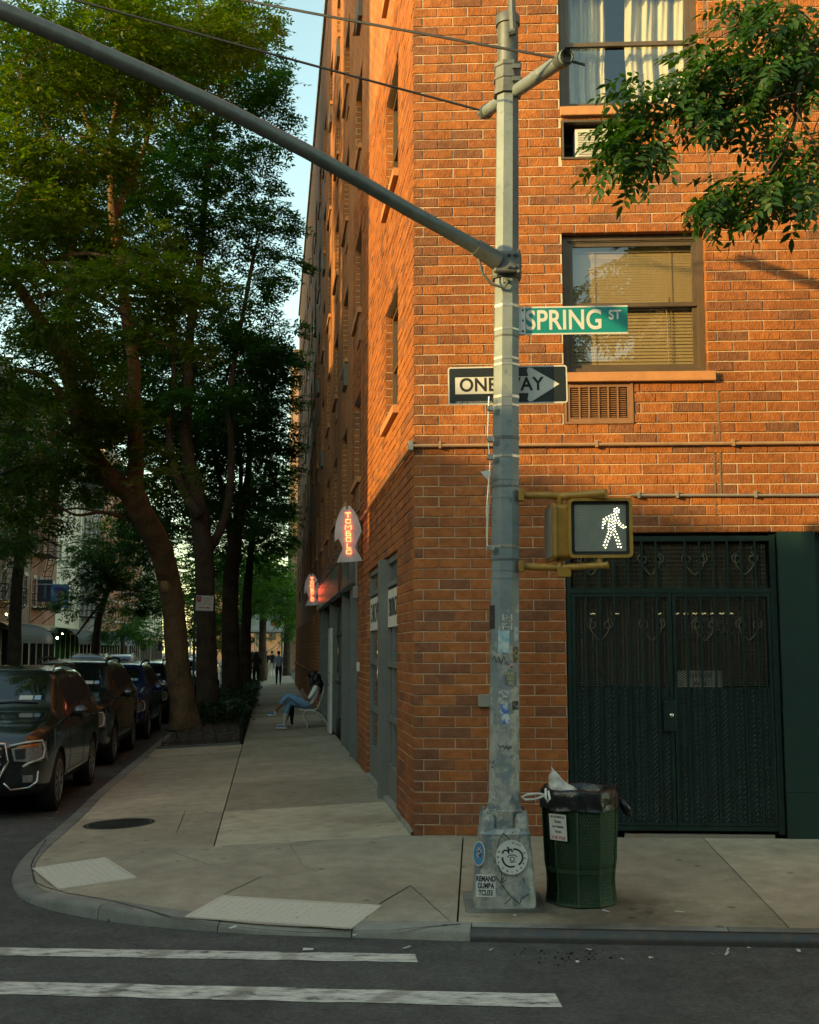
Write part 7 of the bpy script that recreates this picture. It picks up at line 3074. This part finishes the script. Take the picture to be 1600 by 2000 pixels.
        for yy in (2.72, 3.62):
            P = [((hits(yy * k, z_ * h, sx_) or hw) + sx_ * .002, yy * k, z_ * h) for z_ in np.linspace(1.13, 1.56, 5)]
            m = MB()
            for a, b in zip(P[:-1], P[1:]):
                m.bar(a, b, .07, .008, (1, 0, 0))
            m.build('window_pillar', M_CLAD, root, T)
        P = [((hits(yy * k, .40 * h, sx_) or hw) + sx_ * .004, yy * k, .40 * h) for yy in np.linspace(1.45, 3.2, 6)]
        m = MB()
        for a, b in zip(P[:-1], P[1:]):
            m.bar(a, b, .012, .03, (0, 0, 1))
        m.build('sill_trim', chrome, root, T)
    g_ = patch('grille', [(-.44, .84 * h), (.44, .84 * h), (.40, .48 * h), (-.40, .48 * h)], M_CLAD, .012, 8, 4)
    rod('grille_frame', [(-.40, .46 * h), (-.49, .66 * h), (-.45, .85 * h), (0, .87 * h), (.45, .85 * h), (.49, .66 * h), (.40, .46 * h), (-.40, .46 * h)], .022, chrome, .022)
    for i in range(4):
        z_ = (.54 + i * .085) * h
        rod('grille_bar', [(-.42, z_), (-.2, z_), (0, z_), (.2, z_), (.42, z_)], .020 if grille == 'bars' else .009, chrome, .026, g_)
    patch('lower_intake', [(-.42, .40 * h), (.42, .40 * h), (.42, .30 * h), (-.42, .30 * h)], M_CLAD, .008, 6, 2)
    patch('licence_plate', [(-.16, .46 * h), (.16, .46 * h), (.16, .34 * h), (-.16, .34 * h)], mat('plate_white', (.5, .47, .3), .5), .03, 3, 2)
    # stickers and wipers on the windscreen
    for a, b, c_, d_, nm, m_ in ((.30, .47, 1.34, 1.29, 'inspection_sticker', mat('sticker_pale', (.50, .52, .46), .5)), (.49, .57, 1.34, 1.29, 'registration_sticker', mat('sticker_sky', (.25, .42, .52), .5))):
        patch(nm, [(a, c_ * h), (b, c_ * h), (b, d_ * h), (a, d_ * h)], m_, .006, 2, 1)
    rod('wiper', [(-.05, 1.25 * h), (.25, 1.27 * h), (.55, 1.255 * h)], .009, M_CLAD, .02)
    rod('wiper', [(-.6, 1.25 * h), (-.3, 1.27 * h), (-.05, 1.255 * h)], .009, M_CLAD, .02)
    return root


def car_at(t, d):
    p = C0 + dL * t + nL * d
    return (p.x, p.y, ROADZ)


P_BLK = car_paint('paint_black', (.008, .010, .009))
P_BLK2 = car_paint('paint_black_blue', (.006, .008, .010))
P_BLU = car_paint('paint_blue', (.006, .010, .085))
P_SIL = car_paint('paint_silver', (.22, .24, .25))
P_GRY = car_paint('paint_grey', (.05, .055, .055))
P_WHT = car_paint('paint_white', (.42, .44, .44))
suv('parked_car', 'black sport utility car with chrome grille nearest the corner', car_at(3.0, 4.88), P_BLK, 4.7, 1.88, 1.76)
suv('parked_car', 'black sport utility car parked second from the corner', car_at(8.9, 4.98), P_BLK2, 4.9, 1.92, 1.80, 'thin', chrome=M_CLAD)
suv('parked_car', 'deep blue car parked third from the corner', car_at(14.8, 4.93), P_BLU, 4.6, 1.84, 1.68, 'thin', chrome=M_CLAD)
suv('parked_car', 'black car parked fourth, half hidden by the leaning tree', car_at(20.6, 4.95), P_BLK, 4.6, 1.85, 1.66, 'thin', chrome=M_CLAD)
suv('parked_car', 'grey car parked fifth behind the tree trunks', car_at(27, 4.95), P_GRY, 4.6, 1.85, 1.6, 'thin', chrome=M_CLAD)
suv('parked_car', 'black car parked sixth behind the tree trunks', car_at(34, 4.95), P_BLK2, 4.6, 1.85, 1.66, 'thin', chrome=M_CLAD)
suv('moving_car', 'dark car in the roadway behind the black parked cars', car_at(33, 8.3), P_BLK, 4.8, 1.9, 1.82, 'thin', chrome=M_CLAD)
suv('moving_car', 'silver car facing up the roadway beyond the dark car', car_at(45, 8.6), P_SIL, 4.7, 1.88, 1.75, 'thin')
suv('parked_car', 'white car far down the kerb', car_at(50, 4.95), P_WHT, 4.6, 1.85, 1.66, 'thin', chrome=M_CLAD)

# ================================================================== PEOPLE
M_SKIN = mat('skin', (.34, .17, .10), .6, var=.06)
M_SKIND = mat('skin_brown', (.20, .10, .06), .6, var=.06)
M_HAIR = mat('black_hair', (.008, .007, .006), .5, var=.5, vs=25, bump=1., bs=40)
M_JEAN = mat('denim', (.14, .27, .40), .85, var=.2, vs=9)
M_WTEE = mat('white_cotton', (.78, .75, .69), .85, var=.08)
M_BLKC = mat('black_cloth', (.010, .010, .011), .8, var=.2)
M_SHOEB = mat('shoe_blue', (.07, .12, .28), .7)
M_SHOEW = mat('shoe_white', (.48, .46, .42), .7)
M_SOCK = mat('sock_cream', (.50, .44, .34), .9)
M_GTEE = mat('grey_blue_cotton', (.26, .31, .37), .85, var=.1)
M_TAN = mat('tan_cloth', (.33, .27, .18), .85)
M_ORG = mat('orange_cloth', (.42, .20, .04), .85)


def figure(name, label, loc, rz, J, E, mats_, hair=None, shoes=None, scale=1.):
    """J: joint -> (x, y, z, radius); E: (joint, joint, material) bones; the body is one skin"""
    root = thing(name, label, 'person', loc, rz, group='people on the sidewalk')
    T = WORLD[root.name] @ Matrix.Scale(scale, 4)
    keys = list(J)
    me = bpy.data.meshes.new('figure')
    me.from_pydata([J[k_][:3] for k_ in keys], [(keys.index(a), keys.index(b)) for a, b, _ in E], [])
    o = bpy.data.objects.new('figure', me)
    COL.objects.link(o)
    o.modifiers.new('skin', 'SKIN')
    sv = me.skin_vertices[0].data
    for i, k_ in enumerate(keys):
        r = J[k_][3]
        sv[i].radius = (r if not hasattr(r, '__len__') else r[0], r if not hasattr(r, '__len__') else r[1])
        sv[i].use_root = (k_ == 'pelvis')
    sb = o.modifiers.new('sub', 'SUBSURF')
    sb.levels = sb.render_levels = 2
    bpy.context.view_layer.update()
    bme = bpy.data.meshes.new_from_object(o.evaluated_get(bpy.context.evaluated_depsgraph_get()))
    bpy.data.objects.remove(o)
    bme.materials.clear()
    for m_ in mats_:
        bme.materials.append(m_)
    segs = [(Vector(J[a][:3]), Vector(J[b][:3]), mi) for a, b, mi in E]
    for p in bme.polygons:
        c = p.center
        best, bm_ = 1e9, 0
        for a, b, mi in segs:
            ab = b - a
            u = max(0, min(1, (c - a).dot(ab) / max(ab.length_squared, 1e-9)))
            dd = (c - a - ab * u).length
            if dd < best:
                best, bm_ = dd, mi
        p.material_index = bm_
        p.use_smooth = True
    bme.name = 'figure'
    link('figure', bme, T, root)
    return root, T


def blob_mesh(parts, nz=.02, fr=12, sub=3):
    m = MB()
    for c, r in parts:
        bm = bmesh.new()
        bmesh.ops.create_icosphere(bm, subdivisions=sub, radius=1)
        for v in bm.verts:
            q = Vector((c[0] + v.co.x * r[0], c[1] + v.co.y * r[1], c[2] + v.co.z * r[2]))
            v.co = q + mnoise.noise_vector(q * fr) * nz
        m.bm(bm)
    return m


# seated woman: faces -x (to the left in the picture); x forward = -x, seat at .45
J = dict(pelvis=(0, 0, .53, .13), waist=(.08, 0, .66, .115), chest=(.15, 0, .85, (.12, .15)), neck0=(.14, 0, .985, .055), neck=(.10, 0, 1.03, .048), head0=(.06, 0, 1.075, .076), head=(.04, 0, 1.15, .09), head2=(.055, 0, 1.22, .068),
         shL=(.16, -.16, .92, .062), elL=(.0, -.21, .68, .045), wrL=(-.12, -.12, .77, .033), haL=(-.16, -.09, .84, .034), f1L=(-.19, -.08, .885, .013), thL=(-.155, -.055, .885, .012),
         shR=(.16, .16, .92, .062), elR=(.0, .21, .68, .045), wrR=(-.12, .10, .77, .033), haR=(-.16, .06, .84, .034),
         hipL=(-.06, -.09, .53, .108), knL=(-.47, -.05, .76, .075), shinL=(-.63, -.05, .56, .064), anL=(-.75, -.05, .40, .036), heL=(-.76, -.05, .33, .04), toL=(-.91, -.05, .37, .036),
         hipR=(-.06, .09, .53, .108), knR=(-.44, .06, .60, .078), shinR=(-.52, .06, .34, .066), anR=(-.55, .06, .14, .038), heR=(-.54, .06, .05, .042), toR=(-.71, .05, .038, .036))
E = [('pelvis', 'waist', 1), ('waist', 'chest', 1), ('chest', 'neck0', 1), ('neck0', 'neck', 0), ('neck', 'head0', 0), ('head0', 'head', 0), ('head', 'head2', 0),
     ('chest', 'shL', 1), ('shL', 'elL', 1), ('elL', 'wrL', 0), ('wrL', 'haL', 0), ('haL', 'f1L', 0), ('haL', 'thL', 0), ('chest', 'shR', 1), ('shR', 'elR', 1), ('elR', 'wrR', 0), ('wrR', 'haR', 0),
     ('pelvis', 'hipL', 2), ('hipL', 'knL', 2), ('knL', 'shinL', 2), ('shinL', 'anL', 0), ('anL', 'heL', 3), ('heL', 'toL', 4), ('pelvis', 'hipR', 2), ('hipR', 'knR', 2), ('knR', 'shinR', 2), ('shinR', 'anR', 3), ('anR', 'heR', 3), ('heR', 'toR', 4)]
wx = at(603, 1425, 26.9)
wz = SZ(wx.x, wx.y)
wroot, WT = figure('person', 'person in white shirt and blue jeans seated with crossed legs on white chair', (wx.x, wx.y, wz), rad(4), J, E, [M_SKIND, M_WTEE, M_JEAN, M_SOCK, M_SHOEB])
blob_mesh([((.085, 0, 1.19), (.12, .13, .11)), ((.15, 0, 1.11), (.13, .16, .14)), ((.21, 0, .99), (.11, .15, .14)), ((.25, 0, .90), (.07, .12, .11)), ((.06, -.09, 1.06), (.045, .05, .11)), ((.06, .09, 1.06), (.045, .05, .11))], .03, 16).build('hair', M_HAIR, wroot, WT, smooth=True)
m = MB()
m.tube([(.19, -.10, .99), (.24, -.165, .88), (.22, -.17, .75), (.18, -.18, .64)], .018, 5)
m.build('bag_strap', mat('strap_red', (.22, .05, .03), .7), wroot, WT)
for c_, r_ in (((-.82, -.05, .315), (.12, .045, .032)), ((-.61, .055, .022), (.14, .048, .028))):
    blob_mesh([(c_, r_)], .0, 3, 2).build('shoe_sole', M_SHOEW, wroot, WT, smooth=True)
blob_mesh([((-.055, 0, 1.115), (.022, .018, .026)), ((-.03, -.035, 1.145), (.012, .016, .010)), ((-.03, .035, 1.145), (.012, .016, .010)), ((-.035, 0, 1.075), (.02, .028, .010))], 0, 3, 2).build('face', M_SKIND, wroot, WT, smooth=True)
m = MB()
m.cbox((-.215, -.075, .85), (-.205, .01, .99), .003)
ph = m.build('phone', M_BLKC, None, WT)
tag(ph, 'dark phone held by the seated person', 'phone')
# second seated person, hidden behind the first but for the legs
J2 = dict(J)
for k_ in ('knL', 'shinL', 'anL', 'heL', 'toL'):
    pass
J2.update(pelvis=(0, 0, .53, .13), knL=(-.42, -.08, .52, .075), shinL=(-.50, -.08, .28, .055), anL=(-.56, -.08, .12, .036), heL=(-.55, -.08, .045, .042), toL=(-.74, -.09, .035, .038), knR=(-.40, .10, .52, .075), shinR=(-.40, .10, .28, .055), anR=(-.40, .10, .12, .036), heR=(-.39, .1, .045, .042), toR=(-.57, .1, .035, .038))
sx2 = wx + dL * .62 + Vector((.03, 0, 0))
sroot, ST = figure('person', 'person in black trousers and white shoes seated beyond the first', (sx2.x, sx2.y, SZ(sx2.x, sx2.y)), rad(4), J2, E, [M_SKIND, M_BLKC, M_BLKC, M_BLKC, M_SHOEW])
blob_mesh([((.06, 0, 1.19), (.11, .11, .1)), ((.1, 0, 1.12), (.09, .11, .1))], .01).build('hair', M_HAIR, sroot, ST, smooth=True)
# garden chairs
M_CHAIR = mat('white_enamel', (.58, .56, .50), .5, var=.08)


def garden_chair(label, p):
    root = thing('garden_chair', label, 'chair', p, rad(4), group='white chairs by the restaurant')
    T = WORLD[root.name]
    m = MB()
    bm = bmesh.new()
    bmesh.ops.create_cone(bm, segments=28, radius1=.215, radius2=.205, depth=.018, cap_ends=True)
    for v in bm.verts:
        v.co = Vector((v.co.x - .06, v.co.y, v.co.z + .435))
    m.bm(bm)
    m.build('seat', M_CHAIR, root, T)
    for sy_ in (-1, 1):
        m = MB()
        m.tube(smooth_path([Vector(q) for q in ((-.02, sy_ * .19, .42), (-.13, sy_ * .20, .40), (-.17, sy_ * .20, .30), (-.10, sy_ * .20, .14), (-.08, sy_ * .20, .0))], 4), .011, 6)
        m.build('leg', M_CHAIR, root, T, smooth=True)
        m = MB()
        m.tube(smooth_path([Vector(q) for q in ((-.12, sy_ * .19, .425), (.05, sy_ * .19, .41), (.22, sy_ * .20, .32), (.34, sy_ * .20, .14), (.40, sy_ * .20, .0))], 4), .011, 6)
        m.build('leg', M_CHAIR, root, T, smooth=True)
    m = MB()
    m.tube(smooth_path([Vector(q) for q in ((.02, -.19, .42), (.14, -.19, .46), (.20, -.18, .62), (.26, -.15, .80), (.28, -.08, .90), (.285, 0, .92), (.28, .08, .90), (.26, .15, .80), (.20, .18, .62), (.14, .19, .46), (.02, .19, .42))], 4), .011, 6)
    for yy in (-.09, 0, .09):
        m.tube(smooth_path([Vector(q) for q in ((.10, yy, .44), (.2, yy, .62), (.265, yy, .86))], 4), .006, 5)
    m.build('backrest', M_CHAIR, root, T, smooth=True)


garden_chair('white enamelled metal chair with curved legs under the seated person', (wx.x + .05, wx.y, wz))
garden_chair('white metal chair partly hidden behind the first chair', (sx2.x + .05, sx2.y, SZ(sx2.x, sx2.y)))

# people walking far down the sidewalk
def walker(label, px, py, Y, rz, tops, legs, skin, shoes, stride=.16, hair=0, h=1.72, skirt=False):
    p = gnd(px, py, Y)
    s_ = h / 1.72
    J = dict(pelvis=(0, 0, .92, .13), waist=(0, 0, 1.08, (.135, .10)), chest=(0, 0, 1.30, (.165, .11)), neck0=(0, 0, 1.44, .06), neck=(0, 0, 1.49, .05), head0=(0, .01, 1.55, .07), head=(0, .012, 1.62, .083), head2=(0, .0, 1.69, .06),
             shL=(-.17, 0, 1.39, .06), elL=(-.235, -.03, 1.12, .045), wrL=(-.24, .06, .90, .033), haL=(-.24, .08, .82, .035), shR=(.17, 0, 1.39, .06), elR=(.235, .03, 1.12, .045), wrR=(.24, .02, .90, .033), haR=(.24, .03, .82, .035),
             hipL=(-.09, 0, .88, .105), knL=(-.10, stride * .7, .50, .068), anL=(-.10, stride * .4, .10, .045), toL=(-.11, stride * .4 + .16, .035, .04), hipR=(.09, 0, .88, .105), knR=(.10, -stride * .1, .49, .068), anR=(.10, -stride, .11, .045), toR=(.11, -stride + .15, .045, .04))
    E = [('pelvis', 'waist', 1), ('waist', 'chest', 1), ('chest', 'neck0', 1), ('neck0', 'neck', 0), ('neck', 'head0', 0), ('head0', 'head', 0), ('head', 'head2', 0), ('chest', 'shL', 1), ('shL', 'elL', 1), ('elL', 'wrL', 0), ('wrL', 'haL', 0),
         ('chest', 'shR', 1), ('shR', 'elR', 1), ('elR', 'wrR', 0), ('wrR', 'haR', 0), ('pelvis', 'hipL', 2), ('hipL', 'knL', 2), ('knL', 'anL', 2 if not skirt else 0), ('anL', 'toL', 3), ('pelvis', 'hipR', 2), ('hipR', 'knR', 2), ('knR', 'anR', 2 if not skirt else 0), ('anR', 'toR', 3)]
    root, T = figure('person', label, p, rz, J, E, [skin, tops, legs, shoes], scale=s_)
    if hair == 2:
        blob_mesh([((0, -.02, 1.63), (.11, .12, .11)), ((0, -.06, 1.50), (.12, .09, .16)), ((0, -.08, 1.36), (.11, .07, .16))], .015).build('hair', M_HAIR, root, T, smooth=True)
    else:
        blob_mesh([((0, -.012, 1.655), (.088, .098, .075))], .006).build('hair', M_HAIR, root, T, smooth=True)
    return root


walker('person in grey-blue t-shirt and black trousers walking away', 544, 1336, 60, rad(2), M_GTEE, M_BLKC, M_SKIND, M_SHOEW)
walker('person with long dark hair and black clothes walking away', 500, 1342, 56, rad(4), M_BLKC, M_BLKC, M_SKIND, M_BLKC, hair=2, stride=.12, h=1.74)
walker('person in dark top and tan shorts walking far ahead', 520, 1322, 74, rad(0), M_BLKC, M_TAN, M_SKIN, M_SHOEW, skirt=True)
walker('person in orange top half hidden by the long haired walker', 493, 1328, 66, rad(6), M_ORG, M_BLKC, M_SKIN, M_BLKC, hair=2)
walker('person in black standing far off by the tree trunks', 479, 1322, 78, rad(180), M_BLKC, M_BLKC, M_SKIN, M_BLKC)
walker('person in pale trousers far ahead beside the grey-blue shirt', 531, 1322, 76, rad(3), M_BLKC, M_WTEE, M_SKIN, M_SHOEW, stride=.2)

# ================================================================== STREET FURNITURE
# low hoop fence round the tree pit
M_FENCE = mat('fence_green', (.012, .024, .017), .6, .2)


def hoop_fence(label, pts, n):
    root = thing('hoop_fence', label, 'fence', (*pts[0], SZ(*pts[0])), group='hoop fences round the tree pit')
    a, b = Vector(pts[0]), Vector(pts[1])
    hm = {}
    d = (b - a) / n
    for i in range(n):
        p = a + d * i
        q = p + d * 1.35
        z0, z1 = SZ(p.x, p.y), SZ(q.x, q.y)
        P = []
        for k_ in range(11):
            u = k_ / 10
            P.append((p.x + (q.x - p.x) * u, p.y + (q.y - p.y) * u, z0 + (z1 - z0) * u + .42 * min(1, math.sin(math.pi * u) ** .6)))
        m = MB()
        m.tube(P, .007, 5)
        m.build('hoop', M_FENCE, root, smooth=True)
    m = MB()
    m.tube([(a.x, a.y, SZ(a.x, a.y) + .1), (b.x, b.y, SZ(b.x, b.y) + .1)], .008, 5)
    m.tube([(a.x, a.y, SZ(a.x, a.y) + .26), (b.x, b.y, SZ(b.x, b.y) + .26)], .006, 5)
    m.build('rail', M_FENCE, root)


hoop_fence('low dark wire hoop fence across the front of the tree pit', (LP(12.3, 3.45), LP(12.3, 1.96)), 6)
hoop_fence('low dark wire hoop fence along the sidewalk edge of the planting strip', (LP(12.4, 1.95), LP(30, 1.95)), 55)
m = MB()
P0, P1 = LP(12.2, 3.52), LP(12.2, 1.93)
m.bar((*P0, SZ(*P0) + .0), (*P1, SZ(*P1) + .0), .09, .09)
tag(m.build('pit_edging', mat('edging_stone', (.10, .105, .095), .85), None), 'dark edging strip along the front of the tree pit', 'edging')

# parking sign
c = at(400, 1178, 31)
ps_ = thing('parking_sign', 'white parking sign with red symbol and arrow on a green post', 'sign', (*c.xy, SZ(c.x, c.y)))
m = MB()
pb = at(381, 1178, 31.02)
m.bar((pb.x, pb.y, -.2), (pb.x, pb.y, c.z + .26), .06, .045, (0, 1, 0))
m.build('post', mat('post_green', (.015, .05, .03), .5, .3), ps_)
Mk = Matrix.Translation(c) @ Matrix.Rotation(rad(3), 4, 'Z') @ Matrix.Rotation(rad(90), 4, 'X') @ Matrix.Rotation(rad(-2), 4, 'Z')
plate('panel', rrect(.46, .40, .02), M_SWHT, Mk, ps_, -.003, .003)
M_RED = mat('sign_red_ink', (.42, .03, .03), .5)
plate('symbol', rrect(.11, .15, .01), M_RED, Mk @ Matrix.Translation((-.155, .10, 0)), ps_, .0032, .0044)
text('P', .11, M_SWHT, Mk @ Matrix.Translation((-.155, .10, .0048)), ps_)
text('NO PARKING', .042, M_RED, Mk @ Matrix.Translation((.06, .12, .0034)), ps_)
text('TUESDAY', .042, M_RED, Mk @ Matrix.Translation((.06, .05, .0034)), ps_)
text('8:30AM - 10AM', .042, M_RED, Mk @ Matrix.Translation((.05, -.02, .0034)), ps_)
plate('arrow', [(-.16, -.13), (.08, -.13), (.08, -.155), (.14, -.12), (.08, -.085), (.08, -.11), (-.16, -.11)], M_RED, Mk, ps_, .0034, .0044)

# banners across the street
def banner(label, px, py, Y, w, h_, mm, bars=(), words=None):
    c = at(px, py, Y)
    root = thing('banner', label, 'banner', c, group='banners across the street')
    Mk = Matrix.Translation(c) @ Matrix.Rotation(rad(6), 4, 'Z') @ Matrix.Rotation(rad(90), 4, 'X')
    plate('cloth', [(-w / 2, -h_ / 2), (w / 2, -h_ / 2), (w / 2, h_ / 2), (-w / 2, h_ / 2)], mm, Mk, root, -.01, .01)
    for (x0, y0, x1, y1, m_) in bars:
        plate('stripe', [(x0 * w, y0 * h_), (x1 * w, y0 * h_), (x1 * w, y1 * h_), (x0 * w, y1 * h_)], m_, Mk, root, .011, .02)
    if words:
        text(words, h_ * .2, mat('banner_ink', (.25, .27, .3), .7), Mk @ Matrix.Translation((0, 0, .012)) @ Matrix.Rotation(rad(90), 4, 'Z'), root)
    m = MB()
    m.tube([(-w / 2 - 1.2, h_ / 2 + .03, 0), (w / 2 + .05, h_ / 2 + .03, 0)], .025, 6)
    m.build('banner_pole', M_SCAF, root, Mk)


banner('blue sky coloured banner with a red and a yellow bar', 117, 1165, 64, .95, 1.25, mat('banner_sky', (.05, .14, .36), .7, col2=(.30, .42, .50), thr=(.45, .7), vs=1.2), ((-.12, -.35, .0, .35, mat('bar_red', (.42, .05, .04), .6)), (.1, -.42, .22, .22, mat('bar_yellow', (.5, .36, .05), .6)), (-.35, .28, .36, .38, mat('bar_navy', (.03, .04, .2), .6))))
banner('dark slate banner with faint lettering beside the blue banner', 88, 1154, 64.4, .8, 1.2, mat('banner_slate', (.035, .04, .055), .8), (), 'nicoletta')
# shop lamps across the street
for i, (px, py, Y, r) in enumerate(((28, 1203, 66, .12), (13, 1200, 66, .06), (112, 1246, 74, .07), (122, 1238, 76, .04))):
    c = at(px, py, Y)
    root = thing('wall_lamp', ('large warm glowing shop lamp at the left edge', 'small warm shop lamp beside the larger one', 'small white shop lamp beside the green door', 'tiny shop lamp above the green door')[i], 'lamp', c, group='lit shop lamps across the street')
    m = MB()
    bm = bmesh.new()
    bmesh.ops.create_icosphere(bm, subdivisions=2, radius=r)
    for v in bm.verts:
        v.co += c
    m.bm(bm)
    m.build('bulb', mat('bulb_warm' if i < 2 else 'bulb_white', (1, .8, .5), emit=(1, .62, .28) if i < 2 else (1, .92, .8), es=14), root)
    m = MB()
    m.tube([c + Vector((0, 0, r)), c + Vector((0, 0, r + .3)), c + Vector((-.8, 0, r + .35))], .02, 5)
    m.build('bracket', M_FEI, root)
# lamp arm reaching in at the left edge
m = MB()
la = [at(62, 905, 24), at(20, 918, 24), at(-60, 950, 24), at(-180, 1010, 24)]
lp = thing('street_lamp', 'grey street lamp arm entering at the left edge', 'street lamp', (la[-1].x, la[-1].y, ROADZ))
m.tube(smooth_path(la, 4), .04, 8)
m.build('arm', mat('lamp_arm_dark', (.03, .045, .05), .5), lp, smooth=True)
m = MB()
m.tube([(la[-1].x, la[-1].y, ROADZ), (la[-1].x, la[-1].y, la[-1].z + .4)], .09, 10)
m.build('post', M_STEEL, lp, smooth=True)
m = MB()
m.cbox(tuple(la[0] + Vector((-.05, -.06, -.04))), tuple(la[0] + Vector((.15, .06, .03))), .02)
m.build('lamp_head', MATS['lamp_arm_dark'], lp)

# small litter on the pavement and in the gutter
lt = [((180, 660 / 2.222 + 1560), 0), ]
M_LITT = mat('litter_paper', (.5, .48, .43), .8, var=.1)
rr = random.Random(12)
V_, Q_ = [], []
spots = [(932, 1790), (948, 1772), (1034, 1769), (1185, 1783), (1328, 1784), (960, 1858), (1070, 1862), (1128, 1882), (1150, 1858), (1272, 1874), (1422, 1858), (1465, 1856), (1420, 1866), (1215, 1876), (602, 1858), (693, 1830), (1005, 1792), (210, 1800), (455, 1815), (795, 1855), (1390, 1866), (1560, 1862), (580, 1795), (120, 1775), (798, 1585)]
for px, py in spots:
    if py > 1835 or px < 300:
        r = ray(px, py)
        k_ = (ROADZ - CZ) / r.z
        x, y, z = r.x * k_, r.y * k_, ROADZ + .008
    else:
        x, y = gp(px, py)
        z = SZ(x, y) + .008
    a = rr.uniform(0, 6.28)
    s1, s2 = rr.uniform(.01, .035), rr.uniform(.006, .014)
    o_ = len(V_)
    V_ += [(x + math.cos(a) * s1 * u - math.sin(a) * s2 * v, y + math.sin(a) * s1 * u + math.cos(a) * s2 * v, z + rr.uniform(0, .014)) for u, v in ((-1, -1), (1, -1), (1, 1), (-1, 1))]
    Q_.append((o_, o_ + 1, o_ + 2, o_ + 3))
tag(link('litter', np_mesh('litter', np.array(V_), np.array(Q_), M_LITT)), 'scraps of paper litter on the pavement and in the gutter', 'litter', kind='stuff')
m = MB()
for _ in range(34):
    px, py = rr.gauss(1095, 55), rr.gauss(1868, 7)
    r = ray(px, py)
    k_ = (ROADZ - CZ) / r.z
    s1 = rr.uniform(.004, .010)
    bm = bmesh.new()
    bmesh.ops.create_icosphere(bm, subdivisions=1, radius=s1)
    for v in bm.verts:
        v.co += Vector((r.x * k_, r.y * k_, ROADZ + s1 * .7))
    m.bm(bm)
tag(m.build('berries', mat('berry_black', (.01, .01, .01), .4)), 'small black berries scattered in the gutter below the pole', 'berries', kind='stuff')
